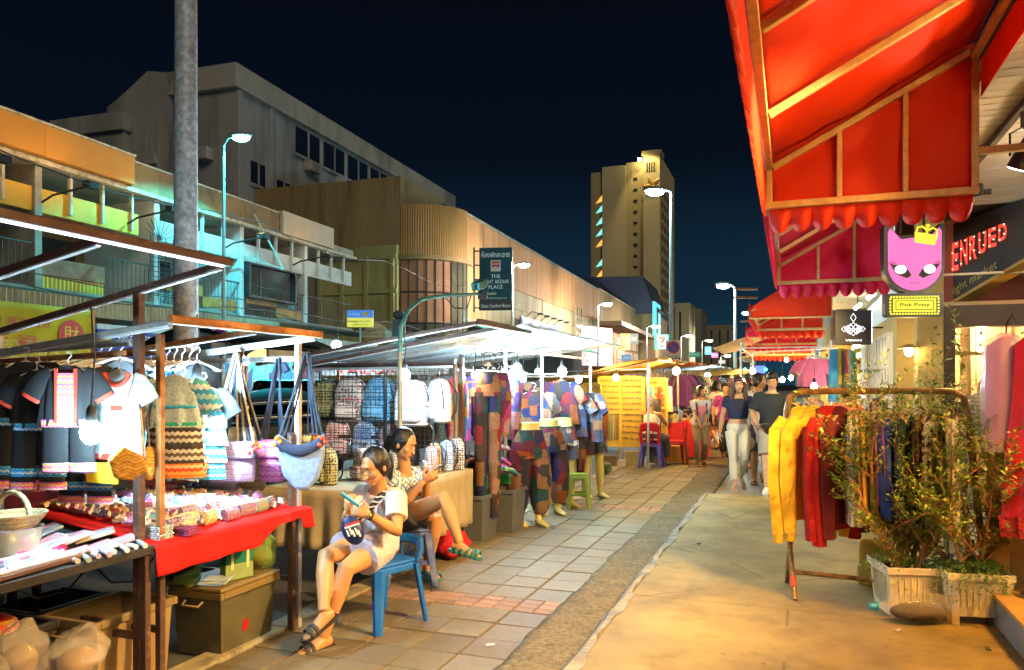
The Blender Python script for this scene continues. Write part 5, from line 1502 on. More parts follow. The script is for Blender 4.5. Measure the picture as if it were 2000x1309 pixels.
def outfit(px, py, Y, s, label, kind, rz=0.0):
 t = thing('hanging_outfit', label, 'garment', at(px, py, Y), rz + random.uniform(-.15, .15), 'outfits hung in the nearest stall')
 t.scale = (s, s, s)
 hanger(t, .30, WHH)
 if kind == 'black':
  shirt(t, .36, .42, BLKC, BLKC, .17)
  q = MB(); q.bb(-.055, .055, -.040, -.028, -.40, -.06); q.build('front_placket', PINKB, t)
  for x in (-.062, .062):
   q = MB(); q.bb(x - .009, x + .009, -.041, -.026, -.40, -.03); q.build('edging', REDT, t)
  band(t, -.40, .375, .05, PINKB)
  for x in (-.085, .09):
   q = MB(); q.tube([(x, .01, -.42), (x, .01, -.74)], [(.085, .03), (.082, .03)], 20, right=(1, 0, 0), fold=.04); q.build('trouser_leg', BLKC, t, smooth=60)
   o = band(t, -.70, .178, .06, PINKB, .034, x, .01)
  for x in (-1, 1):
   q = MB(); q.tube([(x * .235, -.004, -.215), (x * .247, -.004, -.235)], [(.066, .022)] * 2, 14, right=(1, 0, 0)); q.build('cuff', REDT, t, smooth=60)
 elif kind == 'blue':
  shirt(t, .34, .40, BLKC, BLKC, .17)
  for x in (-1, 1):
   q = MB(); q.tube([(x * .225, -.004, -.215), (x * .237, -.004, -.235)], [(.066, .022)] * 2, 14, right=(1, 0, 0)); q.build('cuff', REDT, t, smooth=60)
  band(t, -.39, .35, .05, BLUB)
  for x in (-.085, .085):
   q = MB(); q.tube([(x, .01, -.40), (x * 1.25, .01, -.80)], [(.085, .03), (.09, .03)], 20, right=(1, 0, 0), fold=.04); q.build('trouser_leg', BLKC, t, smooth=60)
   band(t, -.70, .19, .055, BLUB, .034, x * 1.2, .01); band(t, -.79, .19, .05, PINKB, .034, x * 1.25, .01)
 elif kind == 'white':
  shirt(t, .34, .56, WHITEW, WHITEW, .14)
  q = MB(); q.tube([(.085 * math.cos(a), -.026, -.02 + .08 * math.sin(a)) for a in [PI + k * PI / 10 for k in range(11)]], [(.018, .016)] * 11, 8); q.build('red_collar', REDT, t, smooth=60)
  band(t, -.55, .345, .035, REDT)
  q = MB(); q.bb(-.03, .05, -.037, -.03, -.26, -.23); q.build('badge', REDT, t)
 elif kind == 'turq':
  shirt(t, .32, .30, TURQ, BLKC, .16)
  for k in range(3):
   q = MB(); q.tube([(0, 0, -.30 - .12 * k), (0, 0, -.43 - .12 * k)], [(.15, .035), (.185 - .01 * k, .045)], 34, right=(1, 0, 0), fold=.06, fk=9); q.build('skirt_tier', TURQ if k < 2 else BLUB, t, smooth=60)
 elif kind == 'orange':
  shirt(t, .33, .34, mat('pale_aqua', (.38, .48, .52), .8, var=.3, vs=60), TURQ, .17); band(t, -.32, .335, .045, GRNB); band(t, -.20, .315, .02, BLUB)
  q = MB(); q.tube([(0, 0, -.33), (0, 0, -.60)], [(.16, .05), (.18, .055)], 34, right=(1, 0, 0), fold=.05, fk=9); q.build('skirt', bands('dark_weave', [(.05, .05, .05), (.5, .5, .45), (.12, .09, .07), (.55, .55, .5), (.05, .04, .04)], .11, .01, 60), t, smooth=60)
  band(t, -.60, .37, .09, bands('orange_weave', [(.8, .2, .03), (.9, .35, .1), (.7, .08, .03), (.85, .5, .3)], .08, .008, 60), .058)
 return t

random.seed(21)
outfit(50, 705, 3.7, .75, 'black child outfit at the far left with red-edged sleeves', 'blue', .35)
outfit(92, 706, 3.85, .8, 'black outfit with blue woven bands behind the pink-banded one', 'blue', .1)
outfit(133, 712, 3.45, .66, 'black child jacket and trousers with bright pink woven bands', 'black', .05)
outfit(190, 712, 4.1, .8, 'black outfit half hidden left of the white red-collared top', 'black', -.1)
outfit(232, 722, 3.6, .74, 'white woven top with a thick red collar by the brown post', 'white', -.1)
outfit(302, 730, 4.35, .84, 'white blouse over a dark skirt with an orange hem', 'orange', .25)
outfit(342, 732, 4.15, .86, 'white and turquoise dress with an orange hem right of the post', 'orange', 0)
outfit(398, 752, 4.5, .82, 'turquoise tiered dress behind the glaring bulb', 'turq', -.1)
outfit(376, 752, 4.7, .8, 'turquoise tiered dress half behind another left of the bags', 'turq', .2)
for px, py, Y, s, k_, lab in ((14, 712, 3.9, .72, 'blue', 'black outfit with blue bands cut by the left photo edge'), (72, 722, 3.55, .68, 'blue', 'black outfit with red-edged sleeves just left of the pink-banded one'), (165, 742, 3.75, .74, 'blue', 'black outfit with blue bands hanging low behind the pink-banded one'), (262, 728, 4.3, .72, 'turq', 'turquoise tiered dress half behind the brown post'), (358, 742, 4.45, .8, 'orange', 'dark-skirted dress between the white and turquoise ones')):
 outfit(px, py, Y, s, lab, k_, random.uniform(-.3, .3))
# closely packed edge-on clothes and hangers on the rails
def edge_on(px, py, Y, L, m, label, rz, group, w=.34):
 t = thing('hung_garment', label, 'garment', at(px, py, Y), rz, group)
 hanger(t, w, WHH)
 q = MB(); q.tube([(0, 0, -L), (0, 0, -L * .5), (0, 0, -.07), (0, 0, -.02)], [(w * .48, .018), (w * .46, .02), (w * .45, .02), (w * .12, .015)], 20, right=(1, 0, 0), fold=.05); q.build('shirt_body', m, t, smooth=60)
 return t

for k in range(12):
 edge_on(8 + k * 21 + random.uniform(-5, 5), 697, 4.15, random.uniform(.3, .5), random.choice((BLKC, BLKC, TURQ, WHITEW)), 'garment hung edge-on behind the front outfits, %s from the left' % ORD[k], 1.0 + random.uniform(-.2, .2), 'garments packed on the back rail')
for k in range(7):
 edge_on(295 + k * 15, 705, 4.55, random.uniform(.3, .5), random.choice((BLKC, TURQ, WHITEW, BLUB)), 'garment hung edge-on right of the brown post, %s from it' % ORD[k], .95 + random.uniform(-.15, .15), 'garments packed beyond the post')

# woven fan-shaped bamboo bags on the post
WEAVE = bands('bamboo_weave', [(.55, .30, .06), (.42, .20, .04), (.62, .36, .09), (.48, .25, .05)], .03, .015, 30, fine=40)
t = thing('bamboo_bag', 'square woven bamboo bag hanging on the brown post', 'bag', at(248, 905, 3.3), .5)
q = MB(); q.prism([(-.075, .02), (-.02, .075), (.06, .03), (.085, -.03), (.02, -.075), (-.05, -.06)], -.03, .03); q.build('body', WEAVE, t, bevel=.012)
q = MB(); q.tube([(-.06, 0, .03), (-.02, 0, .2), (.03, .02, .38)], .004, 5); q.build('cord', mat('pale_cord', (.5, .45, .35)), t)
t = thing('bamboo_bag', 'small round bamboo bag half behind the brown post', 'bag', at(292, 905, 3.7), -.3)
q = MB(); q.ell((0, 0, 0), (.03, .05, .085), 14, 9); q.build('body', WEAVE, t, smooth=60)
q = MB(); q.tube([(0, 0, .08), (-.02, 0, .3)], .004, 5); q.build('cord', mat('pale_cord', (.5, .45, .35)), t)
q = MB(); q.prism([(-.09, .05), (.05, .05), (.06, -.05), (-.08, -.04)], -.01, .01); solo(q, 'yellow_pouch', mat('yellow_cloth', (.7, .5, .02), .8), 'flat yellow pouch hung under the white red-collared top', 'pouch', at(205, 925, 3.6), 0)

def sling(px, py, Y, ptop, label, w, h, m, mflap, mstrap, nst=2, rz=0.0, tass=True, round_=False):
 """bag on long straps from a hook at ptop (pixels)"""
 p = at(px, py, Y)
 t = thing('shoulder_bag', label, 'bag', p, rz, 'shoulder bags on long straps')
 q = MB()
 if round_:
  prof = [(-.5, .5), (-.48, .1), (-.36, -.25), (-.1, -.48), (.15, -.5), (.38, -.3), (.5, .05), (.5, .5), (.2, .30), (-.1, .25)]
  q.prism([(x * w, z * h) for x, z in prof], -.035, .035)
  q.build('body', m, t, bevel=.02)
 else:
  q.tube([(0, 0, -h / 2), (0, 0, -h * .46), (0, 0, 0), (0, 0, h * .46), (0, 0, h / 2)], [(w * .44, .022), (w * .49, .036), (w * .5, .042), (w * .46, .03), (w * .45, .014)], 24, right=(1, 0, 0)); q.build('body', m, t, smooth=50)
 q = MB(); q.grid(lambda s, r: ((s - .5) * w * 1.0, -.045 - .008 * math.sin(r * PI), h * .48 - r * h * (.42 if not round_ else .2) + (.0 if not round_ else -.06 * math.sin(s * PI))), 12, 5); q.build('flap', mflap, t, smooth=60, solid=.004)
 top = at(ptop[0], ptop[1], Y) - p
 top = Matrix.Rotation(-rz, 3, 'Z') @ top
 for k in range(nst):
  for s in (-1, 1):
   x = s * w * (.46 - .10 * k)
   q = MB(); q.tube([(x, .0 + .01 * k, h * .46), (x * .5 + top.x * .5, .01 * k, top.z * .5 + h * .2), (top.x + s * .006 + .004 * k, .01 * k, top.z)], [(.0065, .003)] * 3, 6, right=(1, 0, 0)); q.build('strap', mstrap if k % 2 == 0 else mat('dark_strap', (.02, .03, .06), .8), t)
 if tass:
  for s in (-1, 1):
   q = MB()
   for j, c in enumerate((0, .018, -.016)):
    q.ell((s * w * .48 + c, -.05, h * .42 - .02 * j), (.014, .014, .014), 8, 5)
   o = q.build('pompoms', (REDT if s > 0 else mat('orange_pompom', (.85, .3, .02), .9)), t, smooth=60)
 return t

BEIS = mat('beige_strap', (.6, .5, .34), .8)
NAVS = mat('navy_strap', (.018, .03, .06), .8)
LILAC = bands('lilac_weave', [(.36, .30, .62), (.45, .40, .68), (.30, .25, .55), (.42, .36, .66)], .03, .004, 60)
MAG = bands('pink_purple_weave', [(.55, .18, .52), (.62, .28, .6), (.48, .12, .45), (.6, .25, .58), (.7, .4, .65)], .06, .01, 60)
PALEW = bands('pastel_weave', [(.65, .62, .68), (.45, .6, .72), (.7, .5, .55), (.62, .66, .7)], .09, .015, 40)
OLV = printed('olive_print_bag', (.45, .42, .16), [(.15, .16, .06), (.3, .28, .1)], .018)
DENM = mat('denim_blue', (.20, .30, .52), .85, var=.25, vs=40, bump=.2, bsc=200)
sling(433, 915, 4.75, (462, 690), 'pastel striped cloth bag tilted at left of the hanging bags', .20, .33, PALEW, PALEW, BEIS, 1, .3, False)
sling(475, 912, 4.85, (462, 690), 'olive checked bag with tassels behind the lilac one', .29, .30, OLV, OLV, BEIS, 2, -.1, False)
sling(462, 880, 4.9, (462, 690), 'white printed bag showing above the lilac one', .27, .30, WHITEW, WHITEW, NAVS, 1, 0, False)
sling(453, 902, 4.6, (460, 690), 'lilac ribbed shoulder bag in front of the others', .28, .24, LILAC, LILAC, BEIS, 4, .05, True)
sling(531, 900, 4.75, (542, 700), 'pink and purple woven bag with a navy zip', .16, .26, MAG, MAG, NAVS, 3, .0, True)
sling(588, 902, 4.55, (597, 690), 'pale denim-blue crescent bag with red pompoms', .27, .34, DENM, mat('navy_lining', (.02, .035, .09), .8), NAVS, 3, .1, True, True)
sling(612, 885, 4.9, (599, 690), 'brown and ochre bag half behind the denim one', .12, .25, bands('ochre_weave', [(.5, .28, .06), (.1, .06, .04), (.45, .22, .05)], .05), bands('ochre_weave', [], .05), NAVS, 1, -.6, False)
sling(425, 890, 5.2, (455, 695), 'red-tasselled white bag behind the pastel striped one', .13, .2, WHITEW, WHITEW, BEIS, 1, .2, False)

# ---- purses heaped in rows on the red cloth
PURS = rand_cloth('purse_cloth', [(.62, .10, .12), (.10, .20, .45), (.65, .55, .35), (.12, .32, .25), (.60, .30, .40), (.70, .60, .50), (.30, .08, .20), (.08, .10, .16), (.62, .35, .10), (.25, .45, .55), (.68, .62, .58), (.45, .15, .45)], fine=75)
CREAM = mat('cream_piping', (.68, .56, .36), .7)
q = MB()
n = 9
arc = [(.055 * math.cos(PI * k / n), .042 * math.sin(PI * k / n)) for k in range(n + 1)]
q.prism([(x, z) for x, z in arc][::-1], -.014, .014, 0)
q.tube([(x * 1.02, 0, z * 1.04) for x, z in arc], .0075, 5, 1)
purse = q.build('coin_purse', [PURS, CREAM], smooth=40)
tag(purse, 'small printed cloth purse with cream piping in the heaped rows', 'purse', 'coin purses heaped on the red cloth')
k = 0
random.seed(31)
first = True
for r in range(14):
 v = -3.66 + r * .056
 for c in range(18):
  u = 2.93 + c * .054 + random.uniform(-.012, .012)
  if u > 3.88 or (r < 2 and c > 12) or (r > 11 and c < 5): continue
  p = P(u, v + random.uniform(-.012, .012), .752 + (-2.82 - v) * .122 + .02 * math.sin((r + 1) / 15 * PI) + random.uniform(0, .012)); o_s = random.uniform(.72, .88)
  o = purse if first else purse.copy()
  if not first: COL.objects.link(o)
  first = False
  o['label'] = 'small cream-edged cloth purse, %s row from the back, %s from the left' % (ORD[r], ORD[c])
  o.location = p
  o.rotation_euler = (R(-58 + random.uniform(-14, 14)), random.uniform(-.15, .15), A20 - R(10) + random.uniform(-.35, .35)); o.scale = (o_s,) * 3
# larger purses along the front edge
q = MB(); q.tube([(-.075, 0, 0), (-.07, 0, 0), (0, 0, .004), (.07, 0, 0), (.075, 0, 0)], [(.02, .01), (.045, .026), (.05, .032), (.045, .026), (.02, .01)], 18, right=(0, 0, 1)); q.tube([(-.072, -.01, .046), (0, -.012, .052), (.072, -.01, .046)], .004, 5, 1)
pouch = q.build('zip_pouch', [PURS, CREAM], smooth=50)
tag(pouch, 'longer zipped pouch lying at the front edge of the red cloth', 'pouch', 'zipped pouches on the red cloth')
for i, (u, v, a) in enumerate(((3.04, -2.92, .2), (3.16, -2.93, -.2), (3.28, -2.90, .3), (3.42, -2.88, .05), (3.56, -2.89, -.15), (3.70, -2.90, .1), (3.82, -2.92, .3), (3.86, -3.05, .5), (3.6, -3.02, 0), (3.45, -3.03, .2), (3.88, -3.2, .8), (3.3, -3.04, -.3))):
 o = pouch if i == 0 else pouch.copy()
 if i: COL.objects.link(o)
 o['label'] = 'zipped pouch on the red cloth, %s %s' % ((ORD[i] + ' from the left', 'along the front edge') if i < 7 else (ORD[i - 7], 'of those behind the front edge'))
 o.location = P(u, v, .785 + (-2.85 - v) * .12); o.rotation_euler = (random.uniform(-.5, .1), 0, A20 + PI / 2 + a); o.scale = (.78,) * 3
# stacked flat wallets
def flat_stack(u, v, z, n, w, d, m, label, name='wallet_stack'):
 for k in range(n):
  q = MB(); q.box((0, 0, 0), (w, d, .008))
  solo(q, 'flat_wallet', m, label + ', %s from the bottom' % ORD[k], 'wallet', P(u + random.uniform(-.006, .006), v + random.uniform(-.006, .006), z + .006 + k * .0095), A20 + random.uniform(-.1, .1), label + 's', bevel=.002)
flat_stack(2.92, -2.92, .745, 7, .15, .1, bands('blue_paisley', [(.5, .6, .7), (.3, .45, .6), (.6, .65, .6)], .05, axis='X'), 'flat wallet in the pale stack, left corner of the red cloth')
flat_stack(3.05, -2.86, .745, 4, .13, .09, bands('dark_pink', [(.3, .05, .15), (.1, .03, .06)], .05, axis='X'), 'dark pink flat wallet beside the pale stack')
flat_stack(3.93, -3.0, .745, 5, .10, .12, bands('blue_paisley', [], .05), 'flat wallet stacked at the right end of the red cloth')
# price cards
for lab, px, py, Y, rz, rx, tx in (('white price card standing among the purses, marked 40 and 3 for 100', 403, 978, 4.35, .1, -.15, ('40', '3=100')), ('pale price card lying tilted behind the first one', 472, 966, 4.7, -.3, -.9, ('22', '120'))):
 t = thing('price_card', lab, 'price card', at(px, py, Y), 0, 'price cards')
 t.rotation_euler = (rx, 0, rz)
 MB().bb(-.05, .05, 0, .003, -.04, .04).build('card', mat('card_white', (.72, .7, .64), .6), t)
 text(tx[0], mat('pen_blue', (.08, .1, .45), var=0), t, (0, -.002, .016), h=.028)
 text(tx[1], mat('pen_blue', (.08, .1, .45), var=0), t, (0, -.002, -.02), w=.07, h=.022)

# ---- pencil pouches, pens and trays on the dark table
STRW = rand_cloth('stripe_set', [(.65, .62, .68), (.6, .35, .42), (.4, .5, .66), (.62, .55, .45), (.7, .68, .7), (.45, .55, .5), (.55, .42, .55), (.7, .7, .72)], fine=40)
random.seed(41)
q = MB(); q.box((0, 0, .008), (.11, .17, .014)); q.box((-.028, 0, .018), (.03, .15, .008), 1); q.box((.02, 0, .018), (.03, .15, .008), 2)
pk = q.build('pencil_set', [STRW, mat('set_pink', (.62, .30, .40), .5), mat('set_blue', (.36, .48, .66), .5)], bevel=.003)
tag(pk, 'flat packet of striped pencils on the dark table', 'pencil set', 'pencil packets on the dark table')
i = 0
for r in range(5):
 for c in range(7):
  u, v = 1.98 + c * .125, -3.6 + r * .165
  if (r in (2, 3) and c < 4 and c > 1): continue
  o = pk if i == 0 else pk.copy()
  if i: COL.objects.link(o)
  o.location = P(u + random.uniform(-.02, .02), v, .748 + .02 * (r % 2) + random.uniform(0, .01)); o.rotation_euler = (random.uniform(.1, .35), random.uniform(-.1, .1), A20 - .5 + random.uniform(-.25, .25))
  o['label'] = 'flat packet of striped pencils, %s row from the road, %s from the left' % (ORD[r], ORD[c])
  i += 1
q = MB(); q.tube([(-.08, 0, 0), (.08, 0, 0)], .012, 8)
pn = q.build('rolled_cloth', [STRW], smooth=60)
tag(pn, 'small rolled cloth lying in front of the pencil packets', 'cloth roll', 'cloth rolls on the dark table')
for k in range(8):
 o = pn if k == 0 else pn.copy()
 if k: COL.objects.link(o)
 o['label'] = 'small rolled cloth at the dark table front, %s from the left' % ORD[k]
 o.location = P(2.42 + k * .05, -2.88 + .03 * (k % 2), .758); o.rotation_euler = (0, 0, A20 - .4 + random.uniform(-.2, .2))
for k in range(3):
 t = thing('pink_tube', ('pink tube lying left of the packets, upper', 'pink tube lying left of the packets, middle', 'pink tube lying left of the packets, lower')[k], 'tube', P(2.42 + k * .02, -3.12 + k * .045, .765), A20 - 1.2)
 MB().tube([(-.09, 0, 0), (.09, 0, 0)], .018, 12).build('barrel', mat('hot_pink', (.7, .04, .18), .4), t, smooth=50)
 MB().tube([(.09, 0, 0), (.10, 0, 0)], .019, 12).build('cap', WHH, t)
for k in range(3):
 t = thing('wooden_tray', ('long dark wooden tray with white rods, nearest', 'long wooden tray with white rods, middle', 'long wooden tray with white rods, third')[k], 'tray', P(2.18, -3.0 + k * .075, .752), A20 + .12)
 MB().bb(-.035, .035, -.28, .28, 0, .02).build('base', mat('tray_wood', (.16, .075, .04), .5), t, bevel=.003)
 for x in (-.018, .016): MB().tube([(x, -.26, .027), (x, .26, .027)], .010, 8).build('rod', mat('rod_white', (.6, .6, .75), .4), t, smooth=60)
# clear tub and white basket at far left
t = thing('clear_tub', 'clear plastic tub of small trinkets at the left edge', 'tub', P(2.41, -3.20, .748), A20)
MB().lathe([(.10, 0), (.115, .12), (.12, .125), (.112, .125), (.095, .01)], 20).build('tub', glass('clear_plastic', (.9, .95, .95), .3), t, smooth=50)
random.seed(5)
for k in range(8):
 MB().ell((random.uniform(-.06, .06), random.uniform(-.06, .06), .04 + .02 * (k % 3)), (.025, .02, .03), 8, 5).build('trinket', mat('trinket_%d' % (k % 4), ((.6, .1, .2), (.6, .5, .1), (.1, .4, .3), (.7, .65, .6))[k % 4]), t, smooth=60)
t = thing('cane_basket', 'pale cane basket with a looped handle at the left edge', 'basket', P(2.41, -3.20, .876), A20)
CANE = bands('cane', [(.55, .45, .25), (.45, .35, .18), (.6, .5, .3)], .02, .006, 60)
MB().lathe([(.09, 0), (.13, .05), (.135, .06), (.12, .06), (.08, .012)], 24).build('bowl', CANE, t, smooth=50)
MB().tube([(.10 * math.cos(PI * k / 10), 0, .05 + .10 * math.sin(PI * k / 10)) for k in range(11)], .012, 8).build('handle', CANE, t, smooth=60)

# ---- storage bins, bags and boxes under the tables
def bin_(loc, rz, label, w, d, h, m, mr, handle=True, lid=False, rim=.022):
 t = thing('storage_bin', label, 'bin', loc, rz, 'plastic storage bins')
 x, y = w / 2, d / 2
 k = .90
 q = MB(); q.add([(-x * k, -y * k, 0), (x * k, -y * k, 0), (x * k, y * k, 0), (-x * k, y * k, 0), (-x, -y, h), (x, -y, h), (x, y, h), (-x, y, h)], [(0, 1, 2, 3), (0, 1, 5, 4), (1, 2, 6, 5), (2, 3, 7, 6), (3, 0, 4, 7)])
 q.build('tub', m, t, bevel=.018, solid=.006)
 q = MB()
 for a in ((-x - rim, x + rim, -y - rim, -y + .006), (-x - rim, x + rim, y - .006, y + rim), (-x - rim, -x + .006, -y + .006, y - .006), (x - .006, x + rim, -y + .006, y - .006)):
  q.bb(a[0], a[1], a[2], a[3], h - .035, h + .004)
 q.build('rim', mr, t, bevel=.006)
 if lid:
  MB().bb(-x - rim, x + rim, -y - rim, y + rim, h + .005, h + .03).build('lid', mr, t, bevel=.01)
 if handle:
  for s in (-1, 1):
   q = MB(); q.tube([(-.06, s * (y + rim), h - .05), (-.055, s * (y + rim + .03), h - .07), (.055, s * (y + rim + .03), h - .07), (.06, s * (y + rim), h - .05)], .008, 6); q.build('handle', mr, t, smooth=60)
 return t

OLB = mat('olive_plastic', (.11, .10, .05), .45, var=.12, c2=(.08, .07, .04), c2s=4)
OLR = mat('olive_rim', (.22, .16, .06), .4)
TANB = mat('tan_plastic', (.30, .20, .085), .45, var=.12)
GRYB = mat('grey_plastic', (.10, .105, .11), .4, var=.1)
DGB = mat('dark_plastic', (.03, .028, .03), .4)
bn = bin_(P(3.64, -3.10, -.01), A20, 'big olive storage bin under the red cloth with a red stain', .33, .47, .36, OLB, OLR, True, True)
MB().prism([(-.02, -.05), (.0, -.06), (.025, -.03), (.02, .01), (.008, .05), (-.005, .06), (-.008, .02), (-.028, -.01)], 0, .0012, plane='xz').build('red_stain', mat('red_paint', (.4, .01, .01), .5), bn)
sx = [c for c in bn.children if c.name.startswith('red_stain')][0]; sx.location = (.158, -.02, .15); sx.rotation_euler = (0, R(5.5), PI / 2)
bin_(P(2.92, -3.20, -.01), A20, 'tan storage bin with grip handles behind the brown post', .34, .46, .40, TANB, OLR)
bin_(P(2.35, -3.5, -.01), A20, 'wide dark open bin holding a red packet', .5, .6, .40, DGB, DGB, False)
q = MB(); q.ell((0, 0, 0), (.13, .1, .06), 14, 8); solo(q, 'red_packet', printed('red_foil', (.6, .06, .03), [(.7, .4, .05), (.5, .03, .02)], .05), 'shiny red and orange packet lying in the dark bin', 'packet', P(2.45, -3.42, .40), .3, smooth=60)
bin_(P(2.95, -2.5 - 1.15, -.01), A20, 'dark bin of wrapped cloth behind the tan bin', .3, .4, .38, DGB, DGB, False)
q = MB(); q.box((0, 0, .12), (.5, .5, .24)); solo(q, 'purple_box', mat('purple_plastic', (.06, .03, .17), .5), 'purple plastic box at the bottom left corner', 'box', P(2.2, -2.95, -.02), A20 + .15, bevel=.012)
FILM = glass('clear_bag_film', (.85, .8, .7), .3, .1)
def plastic_bag(loc, r, label, seed_, m, fill=None, knot=True):
 random.seed(seed_)
 q = MB(); q.ell((0, 0, 0), r, 22, 14)
 for i, v in enumerate(q.v):
  n_ = 1 + .10 * math.sin(v[0] * 40 + seed_) + .10 * math.sin(v[2] * 55 + v[1] * 30 + seed_ * 2) + random.uniform(-.05, .05)
  q.v[i] = (v[0] * n_, v[1] * n_, max(v[2] * n_, -r[2] * .8))
 t = thing('plastic_bag', label, 'plastic bag', loc, random.uniform(0, 3))
 q.build('film', m, t, smooth=35)
 if fill:
  q = MB(); q.ell((0, 0, -r[2] * .25), (r[0] * .7, r[1] * .7, r[2] * .5), 12, 8); q.build('contents', fill, t, smooth=60)
 return t
plastic_bag(P(2.1, -3.08, .34), (.17, .15, .13), 'clear plastic bag of goods at the bottom left edge', 3, FILM, mat('tan_goods', (.35, .22, .08)))
plastic_bag(P(2.35, -3.08, .36), (.10, .10, .14), 'upright clear bag between the two wider ones', 4, FILM, mat('tan_goods', (.35, .22, .08)))
plastic_bag(P(2.52, -2.95, .31), (.15, .12, .11), 'clear knotted bag beside the brown post', 5, FILM, mat('ochre_goods', (.45, .25, .06)))
plastic_bag(P(3.86, -3.05, .49), (.12, .11, .14), 'green-tinted bulging carrier bag on the olive bin', 6, glass('green_film', (.25, .42, .08), .6, .2), mat('orange_goods', (.5, .25, .06)))
plastic_bag(P(3.40, -3.2, .44), (.12, .10, .08), 'dark green bag behind the tote on the olive bin', 7, glass('dark_green_film', (.06, .12, .03), .85, .3), None)
t = thing('tote_bag', 'green tote bag with pale handles standing on the olive bin', 'bag', P(3.60, -2.99, .385), A20 + PI / 2 - .3)
MB().box((0, 0, .045), (.18, .06, .09)).build('lower_body', mat('lime_cloth', (.22, .32, .12), .7), t, bevel=.006)
MB().box((0, 0, .135), (.18, .06, .088)).build('upper_body', mat('teal_cloth', (.0, .16, .12), .7), t, bevel=.006)
for x in (-.05, .05): MB().bb(x - .009, x + .009, -.034, -.0302, .06, .18).build('handle', mat('lime_strap', (.5, .55, .3)), t)
q = MB(); q.box((0, 0, 0), (.15, .1, .012)); q.box((.02, .01, .014), (.14, .1, .012)); solo(q, 'folded_leaflets', mat('pale_paper', (.4, .5, .55)), 'pale folded leaflets lying left of the green tote', 'leaflets', P(3.45, -3.02, .40), A20 + .4, bevel=.002)
# power strip and cables
q = MB(); q.tube([(0, 0, 0), (.1, -.05, -.12), (.3, 0, -.1), (.5, .1, .02)], .005, 5); q.tube([(-.5, 0, .05), (-.3, 0, -.16), (-.1, .02, -.12), (0, 0, 0)], .005, 5)
solo(q, 'power_cable', mat('black_plastic', (.02, .02, .022), .5), 'black power cable looping under the near tables', 'cable', P(2.9, -3.3, .60), A20 - PI / 2)

# ---- backpacks
def backpack(loc, rz, label, m, s=1.0, group='elephant print backpacks', straps=None, lean=0.0, trim=None):
 t = thing('backpack', label, 'backpack', loc, rz, group)
 t.rotation_euler = (lean, 0, rz)
 t.scale = (s, s, s)
 def sq(w, d, z, y0=0, n=28, e=.6):
  r = []
  for j in range(n):
   a = 2 * PI * j / n
   c, sn = math.cos(a), math.sin(a)
   r.append((w * math.copysign(abs(c) ** e, c), y0 + d * math.copysign(abs(sn) ** e, sn), z))
  return r
 q = MB(); q.loft([sq(.12, .055, 0), sq(.14, .075, .015), sq(.145, .08, .12), sq(.14, .078, .24), sq(.122, .07, .31), sq(.085, .055, .355), (sq(.03, .03, .372))]); q.build('body', m, t, smooth=50)
 q = MB(); q.loft([sq(.09, .02, .035, -.085, e=.45), sq(.105, .032, .05, -.088, e=.45), sq(.105, .034, .12, -.088, e=.45), sq(.095, .028, .165, -.085, e=.45), sq(.06, .012, .178, -.08, e=.45)]); q.build('front_pocket', m, t, smooth=50)
 T_ = trim or mat('dark_trim', (.03, .028, .035), .7)
 q = MB(); q.tube([(-.145, -.02, .12), (-.142, -.025, .24), (-.11, -.03, .325), (0, -.03, .378), (.11, -.03, .325), (.142, -.025, .24), (.145, -.02, .12)], .006, 5); q.tube([(-.1, -.118, .135), (0, -.126, .14), (.1, -.118, .135)], .004, 4); q.build('zip', T_, t, smooth=60)
 q = MB(); q.tube([(-.035, .03, .36), (-.03, .03, .41), (.03, .03, .41), (.035, .03, .36)], .007, 5); q.build('top_loop', T_, t, smooth=60)
 for x in (-.07, .07):
  q = MB(); q.tube([(x, .07, .34), (x * 1.1, .13, .25), (x * 1.2, .12, .1), (x * 1.3, .07, .03)], [(.022, .006)] * 4, 8, right=(1, 0, 0)); q.build('strap', straps or T_, t, smooth=60)
 return t

EP = {
 'white': printed('print_white', (.72, .70, .68), [(.35, .28, .42), (.65, .35, .45), (.4, .42, .55)], .026, cover=.32),
 'red': printed('print_red', (.66, .60, .58), [(.12, .1, .12), (.6, .06, .14), (.2, .15, .18)], .028, cover=.4),
 'blue': printed('print_blue', (.25, .55, .80), [(.05, .2, .45), (.55, .7, .8), (.1, .3, .6)], .028, cover=.4),
 'grey': printed('print_grey', (.55, .56, .58), [(.06, .06, .09), (.15, .15, .2)], .028, cover=.42),
 'cream': printed('print_cream', (.62, .5, .32), [(.25, .08, .06), (.15, .1, .06)], .028, cover=.4),
 'olive': printed('print_olive', (.36, .34, .15), [(.05, .05, .03), (.12, .1, .05)], .028, cover=.42),
 'pink': printed('print_pink', (.66, .5, .48), [(.45, .1, .12), (.2, .1, .1)], .028, cover=.4),
 'sky': printed('print_sky', (.5, .58, .68), [(.06, .15, .42), (.1, .2, .5)], .026, cover=.42),
}
random.seed(8)
gU = 6.74
def hangpack(v, z, key, label, s=1.0, rz=0.0, u=gU):
 return backpack(P(u, v, z), A20 + rz, label, EP[key], s, 'backpacks hung on the wire grid', lean=random.uniform(-.06, .02))
hangpack(-4.48, 1.16, 'olive', 'dark olive print backpack at the left end of the grid', 1.0, .5)
hangpack(-4.18, 1.12, 'red', 'red and grey print backpack hung on the grid', 1.2, .1)
hangpack(-3.86, 1.12, 'blue', 'sky-blue print backpack hung on the grid', 1.2, -.1)
hangpack(-3.58, 1.18, 'grey', 'black and white print backpack beside the grey pole', 1.02, -.4)
hangpack(-4.35, .78, 'pink', 'pale pink backpack on the lower row of the grid, leftmost', .95, .2)
hangpack(-4.02, .78, 'sky', 'pale blue backpack on the lower row of the grid', .95, .0)
hangpack(-3.72, .78, 'pink', 'pinkish print backpack on the lower row beside the pole', .9, .0)
